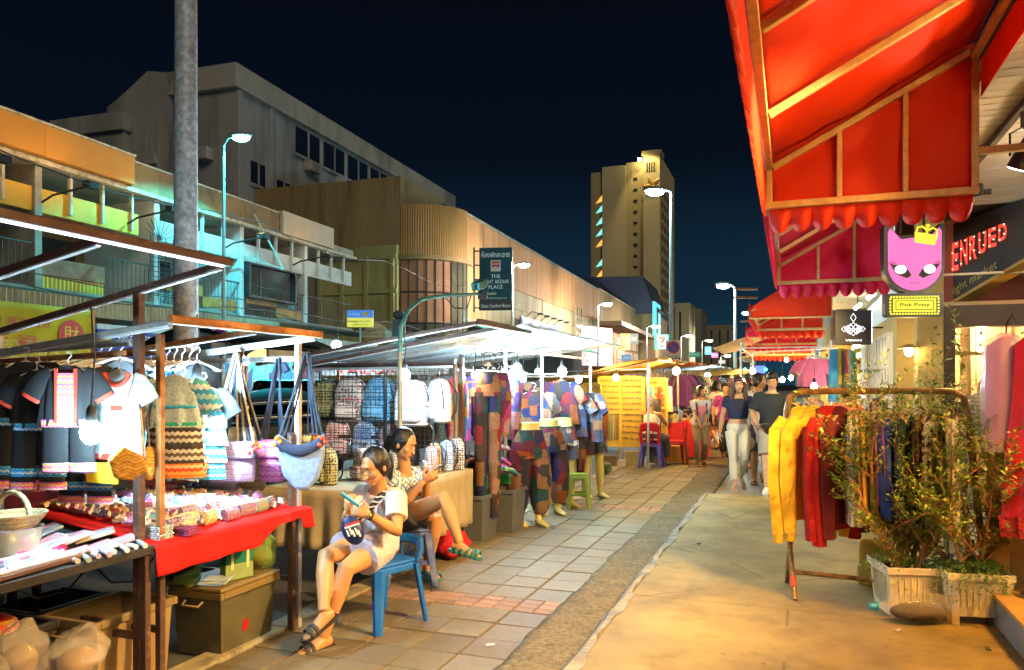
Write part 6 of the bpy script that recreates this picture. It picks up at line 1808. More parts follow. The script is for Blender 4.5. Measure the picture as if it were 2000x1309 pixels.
hangpack(-3.34, 1.10, 'white', 'large white brightly lit backpack right of the pole', 1.18, .05, 6.44)
hangpack(-3.08, 1.14, 'white', 'white backpack turned sideways beside the large white one', 1.1, -.75, 6.48)
for k, (u, v, key, s, rz, lab) in enumerate((
  (5.22, -3.45, 'olive', .78, -.7, 'olive elephant print backpack standing alone at left of the table'),
  (5.52, -3.32, 'red', .72, -.6, 'dark red print backpack just left of the front girl'),
  (6.15, -3.0, 'pink', .66, -.9, 'pale red print backpack in the table row, nearest the woman'),
  (6.30, -3.04, 'cream', .70, -.9, 'cream elephant print backpack in the table row'),
  (6.42, -2.98, 'sky', .74, -.9, 'blue and white print backpack in the table row'),
  (6.55, -2.93, 'grey', .78, -.9, 'grey print backpack at the right end of the table row'),
  (6.05, -3.3, 'cream', .7, -.6, 'tan print backpack in the back of the table row'))):
 backpack(P(u, v, .705), A20 + rz, lab, EP[key], s, 'backpacks standing on the beige table')
q = MB(); q.ell((0, 0, .05), (.05, .05, .05), 10, 6); solo(q, 'small_purse', mat('deep_blue_cloth', (.03, .12, .5)), 'small deep blue purse behind the cream backpack', 'purse', P(6.5, -3.15, .82), 0, smooth=60)
q = MB(); q.box((0, 0, .004), (.22, .16, .008)); q.box((.02, .02, .012), (.2, .15, .008)); solo(q, 'magazine', printed('magazine_print', (.5, .5, .55), [(.1, .15, .4), (.5, .1, .1)], .03), 'magazines lying on the beige table behind the front girl', 'magazine', P(5.32, -3.05, .707), A20 + .3)
q = MB(); q.box((0, 0, .05), (.12, .16, .1)); solo(q, 'yellow_case', mat('yellow_case', (.42, .3, .02)), 'yellow and black case under the beige table', 'case', P(5.35, -3.1, .22), A20, bevel=.02)
# red spotted bag and grey bins under the table end
plastic_bag(P(6.1, -2.78, .11), (.22, .15, .12), 'red spotted bag on the pavement under the beige table', 9, printed('red_spots', (.55, .01, .02), [(.62, .3, .25), (.5, .02, .03)], .05, cover=.15, rows=False), None)
bin_(P(6.95, -2.95, -.01), A20, 'grey storage bin behind the beige table corner', .40, .42, .44, GRYB, GRYB, True)
bin_(P(7.42, -2.80, -.01), A20, 'grey storage bin nearest the patchwork trousers', .36, .38, .44, GRYB, GRYB, True)

# ---------------------------------------------------------------- patchwork clothes stall
PCOL = [(.16, .012, .012), (.02, .02, .04), (.20, .05, .012), (.012, .05, .055), (.08, .018, .035), (.04, .022, .016), (.16, .085, .04), (.015, .02, .08), (.10, .014, .03), (.2, .10, .06), (.028, .028, .03), (.022, .018, .018)]
PW1 = patch('patchwork_warm', PCOL)
PW2 = patch('patchwork_cool', [(.03, .03, .06), (.16, .15, .19), (.03, .05, .12), (.26, .11, .05), (.05, .045, .05), (.26, .2, .18), (.14, .03, .04), (.06, .08, .13)], (.11, .11, .10))
PW3 = patch('patchwork_pink', [(.34, .05, .18), (.10, .06, .22), (.36, .2, .24), (.05, .11, .2), (.26, .15, .05), (.14, .03, .11)], (.08, .08, .13))
def trousers(loc, rz, label, m, L=.95, w=.36, group='patchwork clothes on the rails', waist=True, y=.0):
 t = thing('hung_trousers', label, 'trousers', loc, rz, group)
 q = MB(); q.tube([(0, 0, -.02), (0, 0, -.14), (0, 0, -.24)], [(w * .38, .04), (w * .46, .05), (w * .5, .05)], 24, right=(1, 0, 0), fold=.05); q.build('hip', m, t, smooth=60)
 for s in (-1, 1):
  q = MB(); q.tube([(s * w * .25, 0, -.2), (s * w * .26, 0, -L * .6), (s * w * .22, 0, -L)], [(w * .25, .045), (w * .24, .045), (w * .17, .04)], 18, right=(1, 0, 0), fold=.07, fk=4); q.build('trouser_leg', m, t, smooth=60)
 q = MB(); q.tube([(0, 0, 0), (0, 0, -.03)], [(w * .37, .035), (w * .39, .04)], 20, right=(1, 0, 0)); q.build('waistband', mat('black_cotton', (.012, .014, .018)), t, smooth=60)
 hanger(t, w * .8, WHH)
 return t

def tee(loc, rz, label, m, w=.42, L=.55, group='patchwork clothes on the rails', sl=.22):
 t = thing('hung_shirt', label, 'shirt', loc, rz, group)
 hanger(t, w * .8, WHH)
 shirt(t, w, L, m, m, sl)
 return t

random.seed(12)
# side rail along the street, garments edge-on to the walkway
for k in range(7):
 u = 7.1 + k * .3
 m = random.choice((PW1, PW1, PW2, PW3, mat('dark_red_cotton', (.2, .02, .03)), mat('black_cotton', (.012, .014, .018))))
 trousers(P(u, -3.28 + random.uniform(-.04, .04), 1.60), A20 + random.uniform(-.35, .35), 'patchwork trousers in the side row, %s counted from the brown post' % ORD[k], m, random.uniform(.62, .8), .30, 'patchwork trousers in the side row')
trousers(P(6.95, -2.78, 1.62), A20 + .6, 'very long dark patchwork trousers hanging by the brown post', PW1, 1.42, .26)
trousers(P(7.1, -2.86, 1.60), A20 + .2, 'long trousers striped teal, red and brown beside the brown post', PW1, .95, .18)
trousers(P(7.4, -2.85, 1.62), A20 + .3, 'purple and pink patterned trousers hung at the front', PW3, .66, .28)
trousers(P(7.62, -2.8, 1.60), A20 + .1, 'pink patterned trousers beside the pale pole', PW3, .58, .26)
for k in range(6):
 tee(P(9.2, -4.0 + k * .26, 1.55), A20 + random.uniform(-.3, .3), 'patchwork shirt on the cross rail, %s from the left' % ORD[k], random.choice((PW2, PW2, PW1)), .40, .55, 'patchwork shirts on the cross rail')
tee(P(8.9, -2.95, 1.42), A20 + .05, 'dark shirt with orange patches hung at left of the front pair', PW1, .44, .55)
tee(P(9.3, -2.62, 1.42), A20 - .05, 'dark patchwork shirt hung at right of the front pair', PW2, .46, .58)
tee(P(9.45, -2.38, 1.40), A20 - .7, 'brown jacket turned edge-on beside the jewellery boards', PW2, .44, .62)
for k in range(6):
 trousers(P(9.35, -3.4 + k * .17, .98), A20 + random.uniform(-.3, .3), 'patchwork trousers on the low rear rail, %s from the left' % ORD[k], (PW2, PW1)[k % 2], .62, .26, 'patchwork trousers on the low rear rail')
# heap of folded cloth on the bin table
table('low table of heaped patchwork cloth', 7.05, 7.9, -3.7, -2.95, .58, PLY, DKST)
random.seed(14)
for k in range(22):
 q = MB(); n = 14
 w, d = random.uniform(.22, .36), random.uniform(.10, .16)
 q.tube([(-w / 2, 0, -.02), (-w * .3, .01, .02), (0, 0, .035), (w * .3, -.01, .02), (w / 2, 0, -.03)], [(d * .5, .018), (d, .026), (d, .03), (d, .026), (d * .5, .018)], 14, right=(0, 1, 0), fold=.12, fk=3)
 solo(q, 'folded_cloth', random.choice((PW1, PW2, PW3, printed('leaf_print', (.05, .28, .22), [(.5, .6, .3), (.1, .1, .3)], .05, rows=False), mat('brown_cotton', (.25, .11, .05)))), 'folded patterned cloth in the heap by the grey bins, %s from the bottom' % (ORD[k] if k < 18 else ('next to topmost', 'topmost but two', 'topmost but one', 'topmost')[k - 18]), 'cloth', P(random.uniform(7.05, 7.75), random.uniform(-3.3, -2.72), .60 + .028 * (k // 3) * random.uniform(.7, 1)), A20 + random.uniform(-.8, .8), 'folded cloths in the heap', smooth=60)
q = MB(); q.box((0, 0, .05), (.14, .1, .1)); solo(q, 'green_box', mat('green_box', (.05, .4, .08)), 'small green box on the grey bin rim', 'box', P(7.6, -2.82, .45), A20, bevel=.004)

# half mannequins
MANN = mat('mannequin_plastic', (.62, .52, .16), .35, var=.06)
def mannequin(px, py_foot, label, wear, m, rz=.1, walk=.06):
 Y = 2250 / (py_foot - 750)
 loc = at(px, py_foot, Y); loc.z = 0
 t = thing('leg_mannequin', label, 'mannequin', loc, rz, 'half mannequins on the pavement')
 q = MB()
 q.tube([(0, 0, 1.09), (0, 0, 1.04), (0, 0, .96), (0, 0, .88), (0, 0, .80)], [(.118, .085), (.115, .085), (.135, .10), (.15, .115), (.10, .09)], 24, right=(1, 0, 0))
 q.build('waist', MANN, t, smooth=60)
 for s in (-1, 1):
  q = MB()
  f = -walk * s
  q.tube([(s * .075, 0, .88), (s * .085, 0, .75), (s * .08, f * .5, .48), (s * .085, f * .8 + .01, .34), (s * .085, f + .015, .10), (s * .085, f + .0, .05)], [.092, .082, .055, .058, .034, .036], 16)
  q.tube([(s * .085, f + .05, .03), (s * .085, f, .04), (s * .09, f - .08, .028), (s * .095, f - .16, .014)], [(.03, .03), (.036, .04), (.040, .026), (.026, .012)], 12, right=(1, 0, 0))
  q.build('leg', MANN, t, smooth=70)
 WB = mat('black_cotton', (.012, .014, .018))
 if wear == 'trousers':
  q = MB(); q.tube([(0, 0, 1.0), (0, 0, .93), (0, 0, .84), (0, 0, .72)], [(.15, .115), (.175, .13), (.20, .14), (.21, .14)], 30, right=(1, 0, 0), fold=.03, fk=9); q.build('trouser_seat', m, t, smooth=60)
  for s in (-1, 1):
   q = MB(); q.tube([(s * .10, 0, .80), (s * .115, -walk * s * .4, .5), (s * .11, -walk * s * .8, .22), (s * .095, -walk * s, .12)], [(.115, .13), (.125, .125), (.105, .10), (.06, .06)], 24, right=(1, 0, 0), fold=.07, fk=6); q.build('trouser_leg', m, t, smooth=60)
  q = MB(); q.tube([(0, 0, 1.015), (0, 0, .975)], [(.148, .113), (.158, .12)], 24, right=(1, 0, 0)); q.build('waistband', WB, t, smooth=60)
 else:
  q = MB(); q.tube([(0, 0, .97), (0, 0, .86), (0, 0, .76)], [(.15, .115), (.18, .13), (.19, .135)], 30, right=(1, 0, 0), fold=.02, fk=9); q.build('shorts_seat', m, t, smooth=60)
  for s in (-1, 1):
   q = MB(); q.tube([(s * .09, 0, .80), (s * .10, -walk * s * .3, .58)], [(.105, .125), (.105, .115)], 24, right=(1, 0, 0), fold=.04, fk=6); q.build('shorts_leg', m, t, smooth=60)
  q = MB(); q.tube([(0, 0, .985), (0, 0, .95)], [(.148, .113), (.155, .12)], 24, right=(1, 0, 0)); q.build('waistband', WB, t, smooth=60)
 return t
mannequin(1034, 1026, 'half mannequin in dark red patchwork trousers, nearest the bins', 'trousers', PW1, .5)
mannequin(1072, 1004, 'half mannequin in loose orange-brown patchwork trousers', 'trousers', PW1, .45)
mannequin(1100, 990, 'half mannequin in patched shorts with a white panel behind the green stool', 'shorts', patch('patch_white', [(.6, .58, .55), (.06, .06, .08), (.3, .2, .12), (.62, .6, .58), (.2, .05, .05)], (.14, .14, .14)), .5)
mannequin(1158, 972, 'half mannequin with bare yellow legs in blue patched shorts', 'shorts', PW2, .55)
q = MB(); q.grid(lambda s, r: ((s - .5) * .34, (r - .5) * .5, .004), 2, 2); solo(q, 'cardboard_sheet', mat('cardboard', (.3, .22, .12)), 'flat cardboard sheet on the pavement by the bare-legged mannequin', 'cardboard', P(9.85, -2.65, 0.004), A20 + .5, solid=.004)
q = MB(); q.ell((0, 0, .015), (.03, .02, .015), 8, 5); solo(q, 'crumpled_wrapper', mat('blue_wrapper', (.3, .42, .65), .3), 'small crumpled blue wrapper by the mannequin feet', 'litter', P(7.75, -2.35, .0), 0)

def stool(loc, rz, label, m, w=.28, h=.45, back=False, mback=None, name='plastic_stool', bh=1.0):
 t = thing(name, label, 'stool' if not back else 'chair', loc, rz, 'plastic seats')
 k = w / 2
 q = MB(); q.box((0, 0, h - .012), (w * .92, w * .92, .024)); q.box((0, 0, h - .045), (w * .95, w * .95, .045), tp=.97); q.build('seat', m, t, bevel=.012)
 for sx in (-1, 1):
  for sy in (-1, 1):
   q = MB()
   a = Vector((sx * k * .86, sy * k * .86, h - .03)); b_ = Vector((sx * k * 1.12, sy * k * 1.12, 0))
   q.tube([a, a.lerp(b_, .5), b_], [(.046, .022), (.036, .02), (.028, .018)], 6, right=(sx, -sy, 0)); q.build('leg', m, t, smooth=40)
 for sx in (() if back else (-1, 1)):
  MB().bb(sx * k * 1.0 - .008, sx * k * 1.0 + .008, -k * .95, k * .95, h * .38, h * .38 + .03).build('stretcher', m, t)
  MB().bb(-k * .95, k * .95, sx * k * 1.0 - .008, sx * k * 1.0 + .008, h * .38, h * .38 + .03).build('stretcher', m, t)
 if back:
  mb_ = mback or m
  for sx in (-1, 1):
   q = MB(); q.tube([(sx * k * .9, k * .85, h - .02), (sx * k * .95, k * 1.0, h + .18 * bh), (sx * k * .8, k * 1.12, h + .34 * bh)], [(.03, .016)] * 3, 6, right=(1, 0, 0)); q.build('back_post', mb_, t, smooth=40)
  q = MB(); q.grid(lambda s, r: ((s - .5) * w * .86, k * 1.05 + .03 * math.sin(s * PI) + r * .03, h + (.2 + r * .16 + .02 * math.sin(s * PI)) * bh), 10, 4); q.build('back_rest', mb_, t, smooth=60, solid=.014)
  for x in (-.06, 0, .06): MB().tube([(x, k * .95, h - .01), (x, k * 1.05, h + .21 * bh)], [(.012, .006)] * 2, 6, right=(1, 0, 0)).build('back_slat', mb_, t)
 return t

BLUEP = mat('blue_plastic', (.012, .13, .55), .35, var=.12, vs=6, c2=(.05, .18, .5), c2s=9, c2t=(.5, .8))
NAVP = mat('dusty_blue_plastic', (.07, .11, .32), .5, var=.25, vs=10, c2=(.16, .19, .34), c2s=7)
GRNP = mat('green_plastic', (.25, .33, .05), .4)
REDP = mat('red_plastic', (.5, .01, .02), .35)
stool(P(9.0, -2.42, 0), A20 + .3, 'green plastic stool in front of the white-panelled mannequin', GRNP, .22, .42)

# ---------------------------------------------------------------- jewellery stall
YBRD = mat('yellow_board', (.55, .36, .05), .6, var=.12)
def jewel_board(u, v0, v1, z0, z1, label, rows, nec=None, rz=0.0):
 t = thing('jewellery_board', label, 'display board', P(u, (v0 + v1) / 2, 0), A20 + rz, 'jewellery display boards')
 w = v1 - v0
 MB().bb(-w / 2, w / 2, 0, .03, z0, z1).build('panel', YBRD, t)
 nf = 2 if w > .6 else 1
 for k in range(nf + 1):
  x = -w / 2 + w * k / nf
  MB().bb(x - .02, x + .02, -.035, -.001, z0, z1).build('frame_post', mat('yellow_frame', (.62, .42, .05), .5), t)
 for z in (z0, (z0 * .52 + z1 * .48), z1):
  MB().bb(-w / 2 + .021, w / 2 - .021, -.033, -.002, z - .018, z + .018).build('frame_rail', mat('yellow_frame', (.62, .42, .05), .5), t)
 random.seed(int(u * 10))
 cols = [mat('bead_%d' % i, c, .3) for i, c in enumerate(((.45, .25, .05), (.35, .05, .03), (.06, .05, .04), (.1, .3, .2), (.6, .5, .3), (.5, .12, .05), (.15, .08, .05)))]
 for c in range(nf):
  x0, x1 = -w / 2 + w * c / nf + .04, -w / 2 + w * (c + 1) / nf - .04
  for k in range(rows):
   z = z1 - .07 - (z1 - z0 - .12) * k / rows
   if nec and c == 0 and z < (z0 + z1) / 2:
    continue
   q = MB()
   n = max(4, int((x1 - x0) / .032))
   for i in range(n):
    q.ell((x0 + (x1 - x0) * (i + .5) / n, -.02, z + random.uniform(-.006, .006)), (.011, .010, random.uniform(.012, .022)), 6, 4, random.randrange(7))
   o = q.build('trinket_row', cols, t); o['kind'] = 'stuff'
  if nec and c == 0:
   q = MB()
   n = 16
   for i in range(n):
    x = x0 + (x1 - x0) * (i + .5) / n
    q.tube([(x - .008, -.012, (z0 + z1) / 2 - .04), (x - .004, -.015, z0 + .12), (x + .004, -.015, z0 + .10), (x + .008, -.012, (z0 + z1) / 2 - .04)], .004, 4, random.randrange(7))
   o = q.build('necklaces', cols, t); o['kind'] = 'stuff'
 MB().bb(-w / 2 + .05, -w / 2 + .09, .0, .04, 0, z0).build('leg', YBRD, t); MB().bb(w / 2 - .09, w / 2 - .05, .0, .04, 0, z0).build('leg', YBRD, t)
 return t
jewel_board(14.2, -3.42, -2.58, .34, 1.63, 'tall yellow double board of jewellery with hanging necklaces', 11, True)
jewel_board(13.4, -3.52, -3.2, .4, 1.50, 'narrow yellow board of trinkets left of the tall double board', 10)
jewel_board(15.2, -3.3, -2.3, .5, 1.6, 'jewellery board in shade behind the tall double one', 9)
t = thing('dark_easel_board', 'dark leaning board behind the old woman', 'board', P(14.4, -2.42, 0), A20 + .1)
MB().box((0, .05, .62), (.26, .03, 1.2), rot=Matrix.Rotation(R(-6), 3, 'X')).build('panel', mat('slate_board', (.04, .055, .045), .5), t)
MB().box((0, .2, .5), (.04, .03, 1.0), rot=Matrix.Rotation(R(12), 3, 'X')).build('prop', BRD, t)
# boxes on the ground under the jewellery boards
for k, (px, py, Y, s, c, lab) in enumerate(((1215, 880, 14, .12, (.5, .45, .35), 'white carton under the jewellery board'), (1236, 893, 14.2, .26, (.35, .3, .15), 'clear plastic crate under the jewellery board'), (1190, 890, 14, .2, (.12, .07, .03), 'dark wooden crate under the jewellery board'), (1316, 880, 14.9, .30, (.42, .22, .04), 'tan carton behind the red chairs'))):
 p = at(px, py, Y); p.z = 0
 q = MB(); q.box((0, 0, s / 2), (s * 1.2, s, s)); solo(q, 'carton', mat('carton_%d' % k, c, .7), lab, 'carton', p, A20 + .2 * k, 'cartons at the jewellery stall', bevel=.006)
plastic_bag(P(12.6, -2.95, .1), (.14, .12, .10), 'dark green plastic bag at the foot of the jewellery board', 12, glass('dark_green_film', (.06, .12, .03), .85, .3), None)
# hanging bags, scarves and red shelf
random.seed(15)
for k in range(10):
 px = 1262 + k * 6
 sling(px, 790 + random.uniform(-8, 25), 15.2 + random.uniform(0, 1.5), (px + 4, 722), 'small bag on long straps at the jewellery stall, %s from the left' % ORD[k], .16, .18, random.choice((BLKC, OLV, mat('dark_red_cotton', (.2, .02, .03)), mat('straw', (.5, .36, .14)))), BLKC, mat('brown_strap', (.12, .07, .04)), 1, random.uniform(-.4, .4), False)
for k, c in enumerate(((.6, .2, .04), (.08, .35, .3), (.55, .05, .03), (.6, .5, .3))):
 t = thing('hanging_scarf', ('orange', 'teal', 'scarlet', 'cream')[k] + ' scarf hung above the dark easel board', 'scarf', P(15.0 + k * .1, -2.75 + k * .16, 1.45), A20)
 MB().tube([(0, 0, -.5), (0, 0, -.2), (0, 0, 0)], [(.07, .03), (.06, .03), (.04, .02)], 18, right=(1, 0, 0), fold=.12).build('cloth', mat('scarf_%d' % k, c, .8), t, smooth=60)
t = thing('red_shelf_table', 'red-draped table of baskets right of the old woman', 'table', P(15.8, -1.95, 0), A20)
MB().bb(-.4, .4, -.3, .3, .68, .72).build('tabletop', REDP, t)
MB().bb(-.41, .41, -.31, .31, .05, .679).build('drape', mat('red_drape', (.5, .015, .02), .8), t)
for k in range(4):
 tt = thing('small_basket', 'small straw basket on the red-draped table, %s from the near end' % ORD[k], 'basket', P(15.6 + .18 * (k % 2), -2.2 + .17 * k, .72), A20, 'straw baskets on the red table')
 MB().lathe([(.06, 0), (.085, .09), (.075, .09), (.055, .01)], 14).build('bowl', CANE, tt, smooth=50)
 MB().tube([(.07 * math.cos(PI * j / 8), 0, .08 + .1 * math.sin(PI * j / 8)) for j in range(9)], .006, 5).build('handle', CANE, tt)
stool(P(14.6, -2.05, 0), A20 - 1.2, 'red plastic chair seen from the side beyond the old woman', REDP, .34, .44, True, name='plastic_chair')
stool(P(13.9, -2.38, 0), A20 + PI, 'red and blue plastic chair carrying the old woman', mat('violet_plastic', (.10, .08, .42), .4), .34, .44, True, REDP, name='plastic_chair')

# ---------------------------------------------------------------- far stalls: hanging clothes both sides
random.seed(17)
FC = [PW1, PW2, PW3, TURQ, WHITEW, mat('dark_red_cotton', (.2, .02, .03)), mat('teal_cotton', (.03, .2, .25)), printed('bw_print', (.6, .6, .58), [(.04, .04, .05), (.1, .1, .12)], .07, rows=False), mat('violet_cotton', (.18, .04, .25))]
FN = ('dark patchwork', 'blue-grey patchwork', 'pink patchwork', 'turquoise banded', 'pale woven', 'dark red', 'teal', 'black and white', 'violet')
for k in range(16):
 u = 17.2 + k * .35
 j = random.randrange(9)
 tee(P(u, -2.25 + random.uniform(-.1, .1), 1.72), A20 + random.uniform(-.5, .5), FN[j] + ' shirt past the jewellery stall, %s along the rail' % ORD[k], FC[j], .44, random.uniform(.6, .9), 'shirts hung past the jewellery stall')
for k in range(10):
 u = 17.0 + k * .35
 trousers(P(u, -2.05 + random.uniform(-.1, .1), .98), A20 + random.uniform(-.5, .5), 'long garment low past the jewellery stall, %s from its near end' % ORD[k], random.choice(FC), .9, .34, 'garments hung low past the jewellery stall')
for k in range(16):
 u = 22.5 + k * .55
 tee(P(u, -2.6 - random.uniform(0, 1.6), 1.7), A20 + random.uniform(-.6, .6), 'pale garment in the blue-white lit stall, %s from its near end' % ORD[k], random.choice((WHITEW, TURQ, WHITEW, PW2)), .5, random.uniform(.7, 1.1), 'garments in the blue-white stall')
for k in range(18):
 u = 31 + k * .9
 tee(P(u, -2.2 - random.uniform(0, 1.2), 1.75), A20 + random.uniform(-.6, .6), 'garment hung in the far stalls, %s from their near end' % ORD[k], random.choice(FC), .6, random.uniform(.8, 1.3), 'garments in the far stalls')
# right-hand stalls beyond the rack: hats, shirts, bright goods
table('long table of hats beyond the clothes rack', 13.5, 17.5, -.75, .55, .8, PLY, DKST)
q = MB(); q.lathe([(.13, 0), (.135, .008), (.085, .02), (.08, .09), (.03, .10)], 14)
hat = q.build('sun_hat', rand_cloth('hat_straw', [(.5, .36, .16), (.62, .5, .3), (.3, .18, .08), (.55, .42, .25), (.42, .26, .1), (.6, .2, .1)], fine=30), smooth=50)
tag(hat, 'straw hat in the rows on the hat table', 'hat', 'hats on the hat table')
for k in range(44):
 o = hat if k == 0 else hat.copy()
 if k: COL.objects.link(o)
 o['label'] = 'straw hat on the hat table, %s row, %s from the near end' % (ORD[k // 11], ORD[k % 11])
 o.location = P(13.7 + (k % 11) * .34, -.55 + (k // 11) * .32, .80 + .11 * (k // 11)); o.rotation_euler = (random.uniform(-.2, .4), 0, random.uniform(0, 6))
frame('thin white frame of the hat stall under the far red awnings', [(13.4, -.8, 2.2, GALV, .03), (17.6, -.8, 2.2, GALV, .03), (13.4, .6, 2.2, GALV, .03)], [((13.4, -.8, 2.1), (17.6, -.8, 2.1), GALV, .025), ((13.4, -.8, 2.1), (13.4, .6, 2.1), GALV, .025), ((10.6, .55, 1.95), (13.4, -.8, 2.02), GALV, .02), ((10.6, .2, 1.85), (13.4, .6, 1.9), GALV, .02)])
BRIGHT = [mat('bright_%d' % i, c, .8) for i, c in enumerate(((.05, .3, .6), (.6, .08, .1), (.05, .35, .12), (.6, .45, .05), (.6, .55, .5), (.55, .15, .35), (.08, .08, .1), (.1, .45, .55)))]
for k in range(14):
 tee(P(13.6 + k * .28, .35 + .1 * math.sin(k), 1.95), A20 + random.uniform(-.4, .4), ('blue', 'red', 'green', 'yellow', 'cream', 'pink', 'black', 'sky-blue')[(k * 3 + 1) % 8] + ' souvenir shirt over the hat stall, %s along' % ORD[k], BRIGHT[(k * 3 + 1) % 8], .36, .5, 'souvenir shirts over the hat stall')
for k in range(7):
 t = thing('hanging_scarf', ('long plain scarf by the neighbour shop window, %s from the left' % ORD[k]), 'scarf', P(11.6 + k * .14, .55 + .05 * k, 2.0), A20, 'scarves by the neighbour shop')
 MB().tube([(0, 0, -.75), (0, 0, -.4), (0, 0, 0)], [(.07, .03), (.06, .03), (.05, .02)], 18, right=(1, 0, 0), fold=.12).build('cloth', BRIGHT[(k * 3) % 8], t, smooth=60)
frame('scaffold arms with lamps at the left edge of the third awning', [], [((14.0, -.55, 3.15), (14.0, -.95, 3.17), ORST, .03), ((14.0, -.55, 3.0), (14.0, -.95, 3.02), ORST, .03), ((14.0, -.55, 2.6), (14.0, -.85, 2.6), ORST, .03)])

# ================================================================== the street behind the stalls
BLACKC = mat('black_car_paint', (.012, .014, .016), .25, .2, var=0, spec=.6)
CHROME = mat('chrome', (.7, .72, .74), .2, 1.0, var=.1)
t = thing('pickup_taxi', 'black covered pickup taxi with chrome rails behind the hanging bags', 'pickup truck', P(9.6, -6.6, -.02), A20 - .05)
q = MB(); q.prism([(-2.3, .45), (2.1, .45), (2.2, .75), (1.9, 1.0), (1.2, 1.08), (.75, 1.55), (-.35, 1.58), (-.5, 1.05), (-2.3, 1.05)], -.82, .82, plane='yz'); q.v = [(x, y, z) for x, y, z in q.v]; q.build('body', BLACKC, t, bevel=.05)
q = MB(); q.prism([(1.12, 1.1), (.73, 1.5), (-.3, 1.52), (-.32, 1.1)], -.825, .825, plane='yz'); q.build('side_window', DKG, t)
q = MB(); q.grid(lambda s, r: (-.82 + 1.64 * s, -2.4 + 1.9 * r, 1.95 + .22 * math.sin(s * PI)), 12, 4); q.build('canopy', BLACKC, t, smooth=60, solid=.04)
for z in (1.12, 1.30):
 q = MB(); q.tube([(-.85, -2.42, z), (.85, -2.42, z)], .035, 8); q.tube([(.85, -2.42, z), (.85, -.5, z)], .035, 8); q.tube([(-.85, -2.42, z), (-.85, -.5, z)], .035, 8); q.build('chrome_rail', CHROME, t, smooth=60)
for x in (-.8, .8):
 for y in (-2.35, -.5):
  MB().tube([(x, y, 1.05), (x, y, 1.98)], .022, 8).build('canopy_post', mat('copper_post', (.45, .22, .1), .3, .8), t)
for x in (-.72, .72):
 for y in (-1.4, 1.35):
  w_ = MB().tube([(x - .1, y, .34), (x + .1, y, .34)], .34, 22).build('tyre', mat('tyre_rubber', (.02, .02, .02), .8), t, smooth=50)
  MB().tube([(x - .105, y, .34), (x + .105, y, .34)], .19, 16).build('rim', CHROME, w_, smooth=50)
MB().bb(-.25, .25, -2.44, -2.41, .62, .86).build('number_plate', mat('lime_plate', (.35, .38, .04)), t)
text('1090', WINK, t, (.05, -2.445, .97), w=.36, h=.13)
for x in (-.68, .68): MB().bb(x - .09, x + .09, -2.43, -2.4, .72, .9).build('tail_lamp', emit('tail_red', (.8, .04, .02), .5), t)
MB().bb(-.8, .8, -2.5, -2.4, .42, .52).build('bumper', CHROME, t, bevel=.02)
# red motor car at left edge
t = thing('parked_car', 'dark red car half hidden at the left edge behind the clothes', 'car', P(4.2, -6.8, -.02), A20)
q = MB(); q.prism([(-2.0, .35), (2.0, .35), (2.05, .7), (1.4, .85), (.7, 1.35), (-.9, 1.38), (-1.7, .95), (-2.05, .85)], -.82, .82, plane='yz'); q.build('body', mat('dark_red_paint', (.10, .008, .012), .3, .2, var=0), t, bevel=.08)
q = MB(); q.prism([(1.25, .9), (.66, 1.3), (-.85, 1.32), (-1.5, .95)], -.826, .826, plane='yz'); q.build('side_window', DKG, t)
for x in (-.74, .74):
 for y in (-1.3, 1.3):
  w_ = MB().tube([(x - .1, y, .32), (x + .1, y, .32)], .31, 22).build('tyre', mat('tyre_rubber', (.02, .02, .02), .8), t, smooth=50)
  MB().tube([(x - .105, y, .32), (x + .105, y, .32)], .19, 16).build('rim', CHROME, w_)
# tent and shop across the road
t = thing('navy_awning', 'dark navy cloth awning across the road', 'awning', Vector((at(500, 0, 15).x, 15, 0)), -.05)
q = MB(); q.grid(lambda s, r: (-2.0 + 2.65 * s, -.6 + 1.6 * r, 2.5 - .45 * (1 - r) + .05 * math.sin(s * 8) + .12 * s * (1 - r)), 20, 10); q.build('cloth', cloth_t('navy_cloth', (.012, .03, .09), .15), t, smooth=60, solid=.005)
for x, y in ((-1.9, -.5), (.6, -.5), (-1.9, .9), (.6, .9)): MB().tube([(x, y, 0), (x, y, 2.0)], .025, 6).build('pole', GALV, t)
t = thing('white_tent', 'white tent with red lettering across the road', 'tent', P(18.5, -9.6, 0), A20)
q = MB(); q.add([(-1.8, -1.5, 2.0), (1.8, -1.5, 2.0), (1.8, 1.5, 2.0), (-1.8, 1.5, 2.0), (0, 0, 2.75)], [(0, 1, 4), (1, 2, 4), (2, 3, 4), (3, 0, 4)]); q.build('roof', WTARP, t, solid=.005)
q = MB(); q.bb(-1.8, 1.8, -1.53, -1.51, 1.72, 2.02); q.build('front_flap', WTARP, t)
text('TAILOR', RED, t, (-.5, -1.54, 1.87), w=1.7, h=.24)
for x, y in ((-1.75, -1.45), (1.75, -1.45), (-1.75, 1.45), (1.75, 1.45)): MB().tube([(x, y, 0), (x, y, 2.0)], .025, 6).build('pole', GALV, t)
t = thing('white_shop_sign', 'pale canopy board lettered EPSON above the tent', 'sign', P(26.5, -15.2, 2.6, LB), A18 + PI / 2)
MB().bb(-2.2, 2.2, 0, .1, -.4, .55).build('panel', mat('pale_strip', (.5, .52, .5)), t); text('EPSON', mat('ink_grey', (.08, .1, .12), var=0), t, (1.4, -.01, .3), w=1.1, h=.25)
random.seed(19)
for k in range(9):
 tee(at(470 + k * 15, 700, 15.5), random.uniform(-.3, .3), 'shirt in the clothes shop across the road, %s from the left' % ORD[k], random.choice((mat('teal_shirt', (.02, .15, .22)), mat('maroon_shirt', (.14, .03, .05)), mat('green_shirt', (.05, .25, .15)), mat('navy_shirt', (.02, .03, .08)))), .5, .85, 'shirts in the shop across the road')
t = thing('umbrella', 'broad dark green umbrella folded out beside the pickup taxi', 'umbrella', at(545, 775, 10.5), .2)
